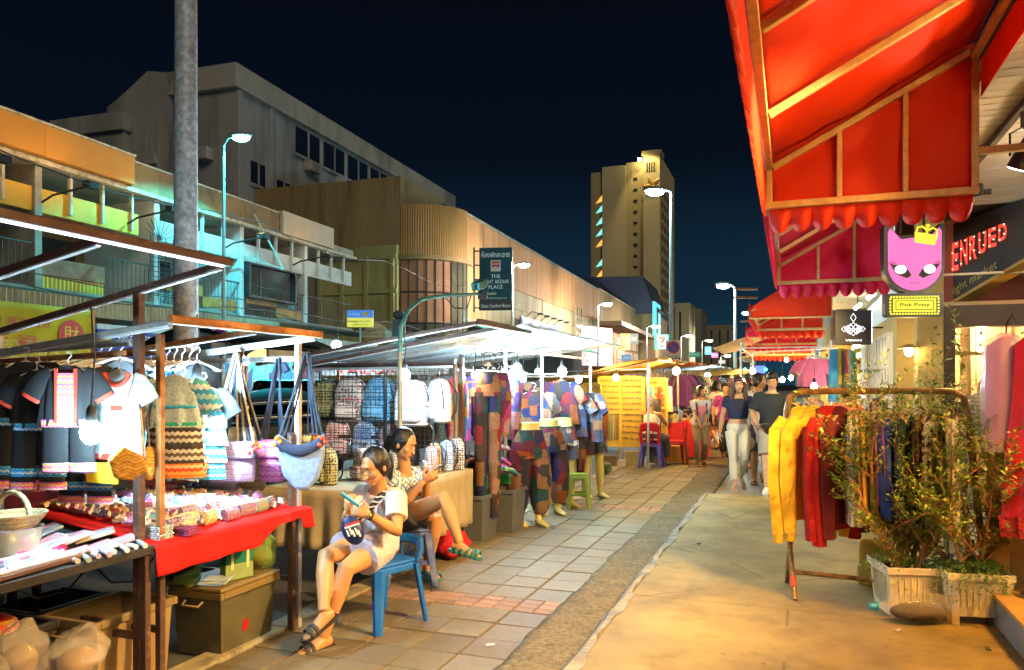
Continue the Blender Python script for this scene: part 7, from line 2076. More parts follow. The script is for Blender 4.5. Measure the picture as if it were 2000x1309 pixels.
q = MB(); q.grid(lambda s, r: (.75 * s * math.cos(r * 2 * PI), .6 * s * math.sin(r * 2 * PI), .12 - .22 * s * s), 5, 24); q.build('canopy', mat('bottle_green_cloth', (.01, .05, .045), .6), t, smooth=50, solid=.004)
MB().tube([(0, 0, .1), (0, 0, -1.4)], .015, 6).build('shaft', IRON, t)
# ================================================================== PEOPLE
def skin(name, c):
 if name in MATS: return MATS[name]
 m = mat(name, c, .5, var=.08, vs=14, bump=.05, bsc=90)
 b_ = m.node_tree.nodes['Principled BSDF']
 b_.inputs['Subsurface Weight'].default_value = .12
 b_.inputs['Subsurface Radius'].default_value = (.012, .005, .003)
 return m

SKIN = skin('skin_light', (.56, .31, .17)); SKIN2 = skin('skin_tan', (.50, .245, .10)); SKIN3 = skin('skin_brown', (.34, .16, .065))
HAIRM = mat('black_hair', (.010, .008, .008), .38, var=.3, vs=30, bump=.5, bsc=120, st=(1, 1, .15)); HAIRB = mat('brown_hair', (.045, .018, .010), .4, var=.3, vs=30, bump=.4, bsc=120, st=(1, 1, .15)); HAIRG = mat('grey_hair', (.30, .27, .22), .6, var=.3, vs=40)
LIP = mat('lip', (.42, .10, .08), .45, var=0); EYEW = mat('eye_white', (.6, .56, .52), .3, var=0); INK = mat('ink_black', (.02, .02, .02), .6, var=0)

def vox(mb, name, mats, parent, size, smooth=4):
 """merge closed shapes into one continuous skin"""
 me = bpy.data.meshes.new('tmp'); me.from_pydata(mb.v, [], mb.f)
 bm = bmesh.new(); bm.from_mesh(me); bmesh.ops.recalc_face_normals(bm, faces=bm.faces); bm.to_mesh(me); bm.free()
 o = bpy.data.objects.new('tmp', me); COL.objects.link(o)
 q = o.modifiers.new('r', 'REMESH'); q.mode = 'VOXEL'; q.voxel_size = size
 q = o.modifiers.new('s', 'SMOOTH'); q.iterations = smooth; q.factor = .5
 dg = bpy.context.evaluated_depsgraph_get()
 m2 = bpy.data.meshes.new_from_object(o.evaluated_get(dg))
 bpy.data.objects.remove(o); bpy.data.meshes.remove(me)
 m2.materials.clear()
 for m in (mats if isinstance(mats, (list, tuple)) else [mats]): m2.materials.append(m)
 m2.name = name
 m2.shade_smooth()
 r = bpy.data.objects.new(name, m2); COL.objects.link(r)
 if parent: r.parent = parent
 return r

def ik(a, b, l1, l2, pole):
 a, b, pole = Vector(a), Vector(b), Vector(pole)
 d = b - a
 L_ = min(d.length, (l1 + l2) * .999)
 n = d.normalized()
 x = (l1 * l1 - l2 * l2 + L_ * L_) / (2 * L_)
 h = math.sqrt(max(0, l1 * l1 - x * x))
 p = pole - n * pole.dot(n)
 return a + n * x + p.normalized() * h

def hand(mb, w, d, nrm, k=1.0, curl=.5, side=1):
 """palm and five fingers from wrist w along d; nrm = back of the hand; thumb to the side"""
 d = d.normalized(); nrm = (nrm - d * nrm.dot(d)).normalized(); s = d.cross(nrm) * side
 M3 = Matrix((s, d, nrm)).transposed()
 mb.ell(w + d * .045 * k, (.036 * k, .05 * k, .014 * k), 12, 8, rot=M3)
 for i, (x, L_) in enumerate(((-.027, .062), (-.009, .072), (.009, .068), (.026, .052))):
  p0 = w + d * .075 * k + s * x * k
  a1 = curl * .7; a2 = curl * 1.5
  p1 = p0 + (d * math.cos(a1) - nrm * math.sin(a1)) * L_ * .5 * k
  p2 = p1 + (d * math.cos(a2) - nrm * math.sin(a2)) * L_ * .5 * k
  mb.tube([p0 - d * .02 * k, p0, p1, p2], [.0085 * k, .009 * k, .008 * k, .006 * k], 8)
 t0 = w + d * .025 * k - s * .03 * k
 mb.tube([t0, t0 + (d * .6 - s * .7 - nrm * .3) * .032 * k, t0 + (d * .9 - s * .5 - nrm * .6) * .062 * k], [.012 * k, .0105 * k, .007 * k], 8)

def person(label, loc, J, k=1.0, skin_=None, voxel=.007, female=True, hair='pony', hairm=None, eyes='open', curl=(.5, .5), handn=None, group=None, build=1.0, feet=True):
 """J: joints in local space. returns Empty and helper data"""
 t = thing('person', label, 'person', loc, 0, group)
 V = {a: Vector(b) for a, b in J.items()}
 F = V['F'].normalized(); UP = (V['neck'] - V['pel']).normalized()
 RT = (V['shR'] - V['shL']).normalized()
 mb = MB()
 pel, neck = V['pel'], V['neck']
 bnd = V.get('bend', Vector((0, 0, 0)))
 sp = [pel - UP * .07 * k, pel, pel.lerp(neck, .30) + bnd * .6, pel.lerp(neck, .62) + bnd, pel.lerp(neck, .86) + bnd * .4, neck]
 tr = [(.10, .085), (.158, .112), (.122, .088), (.146, .108), (.150 if female else .17, .085), (.058, .056)]
 tr = [(a * k * build, b * k * build) for a, b in tr]
 mb.tube(sp, tr, 20, right=RT)
 HC = V['head']; HF = V['HF'].normalized(); HU = V.get('HU', Vector((0, 0, 1)))
 HR = HF.cross(HU).normalized(); HU = HR.cross(HF).normalized()
 H3 = Matrix((HR, HF, HU)).transposed()
 hp = lambda x, y, z: HC + H3 @ (Vector((x, y, z)) * k)
 e_ = lambda c, r, n=16, m=11: mb.ell(hp(*c), tuple(a * k for a in r), n, m, rot=H3)
 mb.tube([neck - UP * .03 * k, neck.lerp(HC, .5) - HF * .01 * k, hp(0, -.015, -.04)], [(.058 * k, .056 * k), (.047 * k, .047 * k), (.05 * k, .05 * k)], 14, right=RT)
 e_((0, -.01, .02), (.073, .090, .092), 22, 14)
 e_((0, .018, -.040), (.056, .064, .066), 18, 12)
 e_((0, .054, -.088), (.024, .022, .018))
 for s in (-1, 1):
  e_((s * .036, .056, -.022), (.026, .02, .026))
  e_((s * .073, -.008, -.012), (.009, .014, .024))
  mb.tube([V['hip' + 'LR'[s > 0]], V['hip' + 'LR'[s > 0]].lerp(V['kn' + 'LR'[s > 0]], .5), V['kn' + 'LR'[s > 0]], V['kn' + 'LR'[s > 0]].lerp(V['an' + 'LR'[s > 0]], .32), V['an' + 'LR'[s > 0]].lerp(V['kn' + 'LR'[s > 0]], .12), V['an' + 'LR'[s > 0]]], [.088 * k * build, .074 * k * build, .053 * k, .054 * k * build, .034 * k, .033 * k], 14)
  a = 'LR'[s > 0]
  mb.tube([V['sh' + a] - RT * s * .05 * k, V['sh' + a], V['sh' + a].lerp(V['el' + a], .5), V['el' + a], V['el' + a].lerp(V['wr' + a], .3), V['wr' + a]], [.05 * k, .052 * k, .043 * k, .037 * k, .037 * k, .024 * k], 12)
  fd = V['ft' + a].normalized()
  an = V['an' + a]
  dn = Vector((0, 0, -1)); dn = (dn - fd * dn.dot(fd)).normalized()
  side = fd.cross(dn)
  hl = an + dn * .035 * k - fd * .045 * k
  if feet:
   mb.tube([hl, an + dn * .03 * k, hl + fd * .12 * k + dn * .012 * k, hl + fd * .19 * k + dn * .024 * k, hl + fd * .215 * k + dn * .027 * k], [(.028 * k, .03 * k), (.034 * k, .045 * k), (.040 * k, .030 * k), (.038 * k, .018 * k), (.026 * k, .012 * k)], 14, right=side)
  hd = V.get('hd' + a, (V['wr' + a] - V['el' + a]))
  hn = V.get('hn' + a, RT * s)
  hand(mb, V['wr' + a], hd, hn, k, curl[s > 0], s if V.get('flip' + a) is None else -s)
 e_((0, .086, -.020), (.010, .012, .024)); e_((0, .095, -.034), (.014, .012, .010)); e_((0, .076, .034), (.03, .014, .012))
 e_((0, .076, -.062), (.020, .010, .009))
 sk = skin_ or SKIN
 vox(mb, 'body', sk, t, voxel * k, 3)
 # face
 for s in (-1, 1):
  q = MB(); q.tube([hp(s * .013, .088, .022), hp(s * .030, .086, .0265), hp(s * .047, .073, .020)], [.0018 * k, .0024 * k, .0012 * k], 5); q.build('eyebrow', HAIRM, t, smooth=60)
  if eyes == 'open':
   q = MB(); q.ell(hp(s * .031, .0735, .002), (.0135 * k, .009 * k, .006 * k), 10, 7, 0, rot=H3); q.ell(hp(s * .031, .0795, .002), (.0055 * k, .0045 * k, .0055 * k), 8, 6, 1, rot=H3); q.tube([hp(s * .017, .082, .002), hp(s * .031, .0845, .008), hp(s * .046, .075, .003)], .0018 * k, 5, 1); q.build('eye', [EYEW, INK], t, smooth=60)
  else:
   q = MB(); q.tube([hp(s * .017, .083, .001), hp(s * .031, .0845, -.003), hp(s * .046, .0755, .001)], [.0013 * k, .0018 * k, .0012 * k], 5); q.build('eye', INK, t, smooth=60)
 q = MB(); q.ell(hp(0, .0835, -.0585), (.020 * k, .006 * k, .0045 * k), 10, 6, rot=H3); q.ell(hp(0, .0835, -.0665), (.017 * k, .006 * k, .0048 * k), 10, 6, rot=H3); q.build('mouth', LIP, t, smooth=60)
 # hair
 hm = hairm or HAIRM
 q = MB()
 he = lambda c, r: q.ell(hp(*c), tuple(a * k for a in r), 18, 12, rot=H3)
 he((0, -.022, .026), (.083, .094, .098)); he((0, -.045, -.02), (.080, .062, .075))
 for s in (-1, 1): he((s * .066, .012, .03), (.013, .034, .034))
 if hair == 'pony':
  he((0, -.03, -.02), (.079, .075, .07))
  q.tube([hp(0, -.09, .02), hp(.0, -.125, -.0), hp(.01, -.13, -.07), hp(.015, -.11, -.16)], [.026 * k, .036 * k, .034 * k, .012 * k], 10)
 elif hair == 'long':
  he((0, .052, .072), (.06, .036, .032)); he((0, -.04, -.05), (.080, .065, .10))
  for s in (-1, 1):
   q.tube([hp(s * .066, .025, .05), hp(s * .083, .02, -.05), hp(s * .095, .015, -.16), hp(s * .10, .025, -.27)], [(.018 * k, .03 * k), (.024 * k, .038 * k), (.028 * k, .04 * k), (.012 * k, .02 * k)], 12)
 elif hair == 'bob':
  he((0, .042, .075), (.062, .034, .028)); he((0, -.035, -.03), (.088, .075, .10))
  for s in (-1, 1): q.tube([hp(s * .066, .02, .05), hp(s * .082, .012, -.04), hp(s * .083, .01, -.11)], [(.018 * k, .034 * k), (.022 * k, .04 * k), (.014 * k, .03 * k)], 12)
 elif hair == 'short':
  he((0, .048, .074), (.064, .040, .036)); he((.02, .058, .062), (.045, .028, .026))
 elif hair == 'crop':
  pass
 elif hair == 'bun':
  he((0, -.05, .125), (.035, .035, .03))
 vox(q, 'hair', hm, t, .008 * k, 3)
 return t, V, sp, tr, RT, k

def wear_top(d, m, slv=.55, low=-.02, high=.97, ease=.013, name='shirt', vs=.010, crop=None, dy=0):
 t, V, sp, tr, RT, k = d
 q = MB()
 e = ease * k
 pts = [sp[1] + (sp[0] - sp[1]) * (-low / .07 if low < 0 else 0)] if low < 0 else []
 n = len(pts)
 st = 0 if low < 0 else (1 if low < .2 else 2)
 P_ = [sp[1] + (sp[1] - sp[2]).normalized() * (-low) * k] if low < 0 else []
 R_ = [(tr[1][0] + e * 1.2, tr[1][1] + e * 1.2)] if low < 0 else []
 for i in range(1 if low < .2 else 2, 5):
  P_.append(sp[i]); R_.append((tr[i][0] + e * (1.5 if i == 2 else 1), tr[i][1] + e * (1.6 if i == 2 else 1)))
 P_.append(sp[4].lerp(sp[5], .75 * high)); R_.append((tr[5][0] * 1.25 + e, tr[5][1] * 1.15 + e))
 q.tube(P_, R_, 24, right=RT)
 for a, s in (('L', -1), ('R', 1)):
  A_, B_ = V['sh' + a], V['el' + a]
  if slv <= 1: pe = [A_ - RT * s * .06 * k, A_, A_.lerp(B_, slv)]; r_ = [.05 * k + e, .052 * k + e, .046 * k + e * 1.3]
  else:
   C_ = V['wr' + a]; pe = [A_ - RT * s * .06 * k, A_, A_.lerp(B_, .5), B_, B_.lerp(C_, slv - 1)]; r_ = [.056 * k + e, .056 * k + e, .046 * k + e, .042 * k + e, .034 * k + e]
  if slv > 0: q.tube(pe, r_, 14)
 return vox(q, name, m, t, vs * k, 7)

def wear_bottom(d, m, leg=1.8, ease=.012, name='trousers', waist=.18, flare=0.0, vs=.010):
 """leg: 0..1 share of the thigh, 1..2 share of the shin"""
 t, V, sp, tr, RT, k = d
 e = ease * k
 q = MB()
 q.tube([sp[0], sp[1], sp[1].lerp(sp[2], waist * 3)], [(tr[0][0] + e, tr[0][1] + e), (tr[1][0] + e, tr[1][1] + e), (tr[1][0] * .88 + e, tr[1][1] * .9 + e)], 22, right=RT)
 for a in 'LR':
  h, n_, an = V['hip' + a], V['kn' + a], V['an' + a]
  if leg <= 1:
   q.tube([h, h.lerp(n_, leg * .5), h.lerp(n_, leg)], [.092 * k + e, .085 * k + e + flare * .6, .078 * k + e + flare], 18)
  else:
   q.tube([h, h.lerp(n_, .5), n_, n_.lerp(an, (leg - 1) * .5), n_.lerp(an, leg - 1)], [.090 * k + e, .078 * k + e, .056 * k + e * 1.2, .055 * k + e * 1.2 + flare * .5, .046 * k + e * 1.3 + flare], 18)
 return vox(q, name, m, t, vs * k, 5)

def shoe(d, a, m, kind='sandal', straps=2):
 t, V, sp, tr, RT, k = d
 fd = V['ft' + a].normalized(); an = V['an' + a]
 dn = Vector((0, 0, -1)); dn = (dn - fd * dn.dot(fd)).normalized()
 side = fd.cross(dn)
 hl = an + dn * .062 * k - fd * .06 * k
 M3 = Matrix((side, fd, -dn)).transposed()
 q = MB()
 if kind == 'sandal':
  q.M = Matrix.Translation(hl) @ M3.to_4x4()
  out = [(.030, .0), (.036, .05), (.036, .10), (.043, .17), (.036, .225), (.015, .245)]
  poly = [(x * k, y * k) for x, y in out] + [(-x * k, y * k) for x, y in reversed(out)]
  q.prism(poly, -.014 * k, .008 * k, plane='xy')
  for y in ((.15, .185) if straps == 2 else (.06, .10, .14, .18, .21)):
   q.tube([(-.044 * k, y * k, .0), (-.036 * k, y * k, .032 * k), (0, y * k, .046 * k), (.036 * k, y * k, .032 * k), (.044 * k, y * k, 0)], [(.013 * k, .004 * k)] * 5, 8, right=(0, 1, 0))
  q.build('sandal', m, t, smooth=45)
 else:
  q.tube([hl - dn * .035 * k, hl + fd * .03 * k - dn * .05 * k, hl + fd * .1 * k - dn * .042 * k, hl + fd * .18 * k - dn * .025 * k, hl + fd * .245 * k - dn * .018 * k], [(.036 * k, .045 * k), (.044 * k, .056 * k), (.046 * k, .046 * k), (.048 * k, .030 * k), (.03 * k, .018 * k)], 14, right=side)
  q.build('shoe', m, t, smooth=60)

def aim(o, long_, scr):
 z = Vector(long_).normalized(); y = Vector(scr); y = (y - z * y.dot(z)).normalized()
 o.rotation_euler = Matrix((y.cross(z), y, z)).transposed().to_euler()

def standing(h, walk=.0, f=(0, -1), armL=None, armR=None, look=None, nod=0.0, lean=0.0):
 """joints of a standing or walking adult of height h, facing f; walk = half stride in metres"""
 k = h / 1.6
 F = Vector((f[0], f[1], 0)).normalized(); RT = Vector((F.y, -F.x, 0))
 J = {'F': F, 'pel': Vector((0, 0, .86 * k)), 'neck': Vector((0, 0, 1.335 * k)) + F * lean, 'head': Vector((0, 0, 1.487 * k)) + F * (.025 * k + lean * 1.3)}
 J['HF'] = (Vector((look[0], look[1], 0)).normalized() if look else F) + Vector((0, 0, -nod))
 for a, s in (('L', -1), ('R', 1)):
  J['sh' + a] = RT * s * (.150 if h < 1.62 else .165) * k + Vector((0, 0, 1.285 * k)) + F * lean
  J['hip' + a] = RT * s * .085 * k + Vector((0, 0, .82 * k))
  w = walk * s
  lift = .0 if w >= 0 else .10 * min(1, abs(w) / .2)
  J['an' + a] = RT * s * .075 * k + F * w + Vector((0, 0, .075 * k + lift))
  J['kn' + a] = ik(J['hip' + a], J['an' + a], .385 * k, .375 * k, F)
  J['ft' + a] = F + RT * s * .15 + Vector((0, 0, -.05 if w >= 0 else -.75))
  sw = -w * .9
  J['wr' + a] = RT * s * .235 * k + F * (sw + .03) + Vector((0, 0, .80 * k))
  J['hn' + a] = RT * s; J['hd' + a] = Vector((0, 0, -1)) + F * .15
 if armL: J['wrL'] = F * armL[1] * k + RT * armL[0] * k + Vector((0, 0, armL[2] * k)); J['hdL'] = Vector(J['wrL'] - J['shL']) + RT * .3
 if armR: J['wrR'] = F * armR[1] * k + RT * armR[0] * k + Vector((0, 0, armR[2] * k)); J['hdR'] = Vector(J['wrR'] - J['shR']) - RT * .3
 for a, s in (('L', -1), ('R', 1)):
  J['el' + a] = ik(J['sh' + a], J['wr' + a], .27 * k, .235 * k, -F + RT * s * .5)
 return J, k

# ---- 1. the girl on the blue chair
o0 = Vector((-.85, 4.75, 0))
G = lambda px, py, Y: at(px, py, Y) - o0
F1 = Vector((-.62, -.78, 0)).normalized(); R1 = Vector((F1.y, -F1.x, 0))
pel = G(733, 1062, 4.83); ck = G(742, 962, 4.78)
J = {'F': F1, 'pel': pel, 'neck': ck + Vector((0, 0, .025)), 'bend': -F1 * .04, 'head': G(731, 911, 4.66), 'HF': Vector((-.55, -.85, -.42)),
     'shR': ck + R1 * .150 + Vector((0, 0, -.015)), 'shL': ck - R1 * .150 + Vector((0, 0, -.02)),
     'hipR': pel + R1 * .08 + F1 * .02, 'hipL': pel - R1 * .08 + F1 * .02,
     'knR': G(636, 1088, 4.52), 'anR': G(632, 1196, 4.30), 'ftR': Vector((-.6, -.55, -.42)),
     'knL': G(676, 1112, 4.46), 'anL': G(632, 1243, 4.40), 'ftL': Vector((-.68, -.7, -.04)),
     'wrR': G(678, 1002, 4.50), 'wrL': G(722, 1006, 4.42), 'hdR': Vector((.05, -.25, .8)), 'hnR': Vector((-.8, -.5, 0)), 'hdL': Vector((-.9, -.0, .35)), 'hnL': Vector((.2, -.95, .2))}
J['elR'] = ik(J['shR'], J['wrR'], .24, .21, Vector((-.5, .3, -1))); J['elL'] = ik(J['shL'], J['wrL'], .24, .21, Vector((.6, -.1, -1)))
d1 = person('young woman in white tee sitting cross-legged on the blue chair with her phone', o0, J, .98, SKIN2, .005, True, 'pony', eyes='down', curl=(.8, 1.0))
t1 = d1[0]
WTEE = mat('white_tee', (.74, .64, .57), .85, var=.12, vs=6, bump=.9, bsc=17)
wear_top(d1, WTEE, .62, -.0, .9, .018, vs=.008)
LAVS = mat('lavender_shorts', (.52, .46, .54), .85, var=.14, vs=8, bump=.9, bsc=18)
wear_bottom(d1, LAVS, .55, .020, 'shorts', .25, .018, vs=.008)
q = MB(); c_ = ck + F1 * .10 + Vector((0, 0, -.13))
q.tube([ck + R1 * .075 + Vector((0, 0, .02)) - F1 * .02, ck + R1 * .08 + F1 * .115 + Vector((0, 0, -.06)), ck + R1 * .085 + F1 * .125 + Vector((0, 0, -.2))], [(.028, .005)] * 3, 8, right=R1)
q.tube([ck - R1 * .085 + Vector((0, 0, .02)) - F1 * .02, ck - R1 * .08 + F1 * .115 + Vector((0, 0, -.06)), ck - R1 * .07 + F1 * .125 + Vector((0, 0, -.2))], [(.026, .005)] * 3, 8, right=R1)
q.tube([ck - R1 * .05 + F1 * .13 + Vector((0, 0, -.16)), ck + F1 * .135 + Vector((0, 0, -.2)), ck + R1 * .09 + F1 * .13 + Vector((0, 0, -.17))], [(.05, .006)] * 3, 8, right=(0, 0, 1))
q.build('overall_straps', mat('pale_denim', (.38, .38, .45), .85, var=.15), t1, smooth=60)
for a in 'LR': shoe(d1, a, mat('black_sandal', (.02, .018, .018), .6))
q = MB(); w_ = J['wrL']; f_ = (J['wrL'] - J['elL']).normalized(); q.tube([w_ - f_ * .012, w_ + f_ * .004], .031, 14); q.build('wrist_strap', INK, t1, smooth=50)
q = MB(); q.ell(w_ - f_ * .004 + Vector((.0, -.031, .005)), (.014, .006, .014), 10, 6); q.build('watch_face', mat('brass', (.5, .36, .1), .3, .8), t1, smooth=60)
# sling bag and its patterned strap
t = thing('waist_bag', 'navy bag with red and white stripe lying on the front girl lap', 'bag', at(689, 1036, 4.40), 0)
RB = Matrix.Rotation(R(-22), 3, 'Y')
q = MB(); q.ell((0, 0, 0), (.062, .035, .088), 18, 12, rot=RB); q.build('body', mat('navy_nylon', (.008, .02, .10), .45, var=.2), t, smooth=60)
q = MB(); q.box((.002, -.031, .032), (.085, .014, .010), rot=Matrix.Rotation(R(-18), 3, 'Y')); q.build('white_stripe', WINK, t)
q = MB(); q.box((.002, -.029, .044), (.08, .014, .012), rot=Matrix.Rotation(R(-18), 3, 'Y')); q.build('red_stripe', RED, t)
q = MB()
for k_ in range(5): q.box((-.02 + .016 * k_, -.036, -.01 + .012 * (k_ % 2)), (.009, .006, .04), rot=RB)
q.build('printed_letters', WINK, t)
STRP = bands('strap_pattern', [(.02, .02, .02), (.6, .55, .5), (.02, .02, .02), (.02, .02, .02)], .03, .006, 50)
pa = at(689, 1036, 4.40); A0 = ck + o0 - pa
q = MB(); q.tube([A0 - R1 * .11 + Vector((0, 0, .04)) - F1 * .03, A0 - R1 * .115 + F1 * .10 + Vector((0, 0, -.0)), A0 - R1 * .04 + F1 * .16 + Vector((0, 0, -.12)), Vector((.03, .0, .06))], [(.019, .004)] * 4, 8, right=(R1 * .4 + Vector((0, 0, .9)))); q.build('strap', STRP, t)
t = thing('mobile_phone', 'teal-backed phone held by the front girl', 'phone', at(684, 977, 4.40), 0)
MB().box((0, 0, 0), (.062, .008, .125)).build('case', mat('teal_case', (.03, .42, .40), .4), t, bevel=.004)
aim(t, (.80, -.25, -.5), (.35, .45, .8))
MB().box((0, .006, 0), (.06, .004, .125)).build('screen', emit('phone_screen', (.5, .65, .8), .6), t)
cS = o0 + pel
stool(Vector((cS.x + .03, cS.y + .02, 0)), math.atan2(F1.x, -F1.y) , 'bright blue plastic chair under the front girl', BLUEP, .36, .40, True, name='plastic_chair', bh=.3)

# ---- 2. the woman behind, in profile
o0 = Vector((-.80, 5.80, 0))
F2 = Vector((.90, -.43, 0)).normalized(); R2 = Vector((F2.y, -F2.x, 0))
pel = G(788, 1012, 5.82); ck = G(786, 930, 5.78)
J = {'F': F2, 'pel': pel, 'neck': ck + F2 * .02 + Vector((0, 0, .04)), 'bend': -F2 * .05, 'head': G(790, 867, 5.70), 'HF': Vector((.93, -.42, -.36)),
     'shR': ck + R2 * .155, 'shL': ck - R2 * .155, 'hipR': pel + R2 * .085, 'hipL': pel - R2 * .085,
     'knR': G(868, 975, 5.42), 'anR': G(897, 1060, 5.35), 'ftR': Vector((.95, -.25, -.22)),
     'knL': G(852, 1014, 5.72), 'anL': G(836, 1104, 5.90), 'ftL': Vector((.5, -.8, -.08)),
     'wrR': G(826, 940, 5.42), 'wrL': G(834, 938, 5.62), 'hdR': Vector((.8, -.2, .5)), 'hdL': Vector((.7, -.3, .5)), 'hnR': Vector((.3, -.8, -.3)), 'hnL': Vector((-.2, .9, 0))}
J['elR'] = ik(J['shR'], J['wrR'], .26, .23, Vector((-.1, -.3, -1))); J['elL'] = ik(J['shL'], J['wrL'], .26, .23, Vector((0, .5, -1)))
d2 = person('woman in blue diamond-pattern tee sitting in profile on a low stool', o0, J, 1.0, SKIN2, .005, True, 'pony', eyes='down', curl=(.9, .8))
t2 = d2[0]
m, nt, N, L, bs = _nodes('diamond_tee')
vec = _coords(N, L); sp_ = N.new('ShaderNodeSeparateXYZ'); L.new(vec, sp_.inputs[0])
px_ = _math(N, L, 'PINGPONG', _math(N, L, 'ADD', _math(N, L, 'MULTIPLY', sp_.outputs['Y'], .6), sp_.outputs['X']), .05); pz_ = _math(N, L, 'PINGPONG', sp_.outputs['Z'], .05)
s_ = _math(N, L, 'FRACT', _math(N, L, 'MULTIPLY', _math(N, L, 'ADD', px_, pz_), 24)); f_ = _math(N, L, 'GREATER_THAN', s_, .55)
_finish(N, L, bs, _mix(N, L, f_, (.66, .66, .62), (.12, .24, .5)), .85, 0, .1, 8, .2, 30, vec)
MATS['diamond_tee'] = m
wear_top(d2, m, .75, -.02, .9, .016, vs=.008)
wear_bottom(d2, mat('black_shorts', (.018, .018, .022), .75, var=.2, bump=.2, bsc=18), .45, .020, 'shorts', .25, .02, vs=.008)
TEALS = mat('teal_sandal', (.03, .17, .18), .6)
for a in 'LR': shoe(d2, a, TEALS, 'sandal', 5)
t = thing('mobile_phone', 'dark phone held up by the woman in profile', 'phone', at(848, 919, 5.44), 0)
aim(t, (.75, -.2, .5), (-.6, .1, .7))
MB().box((0, 0, 0), (.07, .008, .14)).build('case', INK, t, bevel=.004)
MB().box((0, .006, 0), (.062, .004, .13)).build('screen', emit('phone_screen', (.5, .65, .8), .6), t)
stool(Vector((at(797, 0, 5.82).x, 5.82, 0)), .25, 'worn dusty blue stool under the woman in profile', NAVP, .32, .42)

# ---- 3. walkers
J, k_ = standing(1.6, .17, (-.12, -1), lean=.02)
p = at(1441, 0, 11.0); p.z = 0
d3 = person('long-haired woman in navy crop top and white trousers walking this way', p, J, k_, SKIN, .007, True, 'long', HAIRB, curl=(.35, .35))
wear_top(d3, mat('navy_top', (.012, .018, .05), .8, var=.15), .45, .4, .62, .012, 'crop_top')
wear_bottom(d3, mat('cream_trousers', (.62, .58, .46), .8, var=.08, bump=.3, bsc=20), 1.82, .005)
q = MB(); nk = d3[1]['neck']; q.tube([nk + Vector((.062 * math.cos(a), .060 * math.sin(a), .035)) for a in [i * PI / 8 for i in range(17)]], .005, 5); q.build('choker', INK, d3[0])
for a in 'LR': shoe(d3, a, mat('pale_sandal', (.5, .32, .24), .6))
q = MB(); q.tube([(.0, 0, 0), (.02, 0, .2), (.03, .05, .42)], [(.008, .003)] * 3, 6, right=(1, 0, 0)); q.ell((0, 0, -.08), (.09, .04, .1), 12, 8); solo(q, 'canvas_bag', mat('canvas_tan', (.5, .36, .2), .8), 'tan canvas bag at the elbow of the long-haired woman', 'bag', at(1462, 855, 10.95), 0, smooth=60)

J, k_ = standing(1.66, .26, (-.30, -1), armL=(-.2, .16, 1.0), armR=(.20, .22, .92), look=(-.45, -1), nod=.35)
p = at(1508, 0, 10.6); p.z = 0
d4 = person('young man in black tee and grey shorts stepping forward, head bowed', p, J, k_, SKIN, .007, False, 'short', eyes='down', curl=(.7, .7))
wear_top(d4, mat('black_tee', (.016, .02, .026), .8, var=.2), .75, -.08, .95, .022, 'shirt')
wear_bottom(d4, mat('grey_shorts', (.34, .31, .25), .8, var=.1), .88, .012, 'shorts', .1, .008)
for a in 'LR': shoe(d4, a, mat('white_trainer', (.66, .66, .62), .6), 'shoe')
q = MB(); q.box((0, 0, 0), (.10, .06, .07)); q.tube([(0, -.03, 0), (0, -.08, 0)], .03, 12); solo(q, 'camera_bag', mat('black_plastic', (.02, .02, .022), .5), 'small black camera held by the young man', 'camera', at(1494, 832, 10.3), 0, bevel=.008)

J, k_ = standing(1.66, .1, (-.2, -1), look=(1, -.5), nod=.05)
p = at(1483, 0, 11.6); p.z = 0
d5 = person('crop-haired man in white tee with a black numeral behind the couple', p, J, k_, SKIN3, .009, False, 'crop', curl=(.5, .5))
wear_top(d5, mat('offwhite_tee', (.58, .50, .48), .8), .7, -.08, .95, .02, 'shirt')
wear_bottom(d5, mat('dark_shorts', (.06, .05, .08), .8), .95, .02, 'shorts', .1, .02)
q = MB(); q.prism([(-.05, .06), (.07, .06), (.07, .03), (.02, -.1), (-.02, -.1), (.03, .03), (-.05, .03)], 0, .004); o = q.build('numeral', INK, d5[0]); o.location = (-.03, -.148, 1.16)
for a in 'LR': shoe(d5, a, mat('black_sandal', (.02, .018, .018), .6))

J, k_ = standing(1.46, .09, (-.05, -1), armL=(-.04, .20, .82), armR=(.04, .20, .80), look=(.75, -1), nod=.1)
p = at(1368, 0, 14.1); p.z = 0
d6 = person('bob-haired woman in grey tee with pink print, hands clasped, khaki trousers', p, J, k_, SKIN2, .008, True, 'bob', curl=(.8, .8))
wear_top(d6, mat('grey_tee', (.46, .47, .52), .8), .7, -.05, .93, .016, 'shirt')
wear_bottom(d6, mat('khaki_trousers', (.30, .22, .10), .8), 1.9, .006)
q = MB(); q.prism([(-.075, .07), (-.03, .09), (0, .07), (.03, .09), (.075, .07), (.07, -.0), (.03, -.1), (0, -.15), (-.03, -.1), (-.07, 0)], 0, .003); o = q.build('pink_print', mat('pink_print_ink', (.62, .18, .2), var=0), d6[0]); o.location = (.0, -.131, 1.02)
for s in (-1, 1):
 q = MB(); q.tube([(s * .085, .02, 1.21), (s * .09, -.09, 1.14), (s * .085, -.128, .98), (s * .10, -.10, .8)], [(.018, .005)] * 4, 8, right=(1, 0, 0)); q.build('rucksack_strap', mat('plum_strap', (.10, .03, .09), .8), d6[0])
for a in 'LR': shoe(d6, a, mat('black_sandal', (.02, .018, .018), .6))

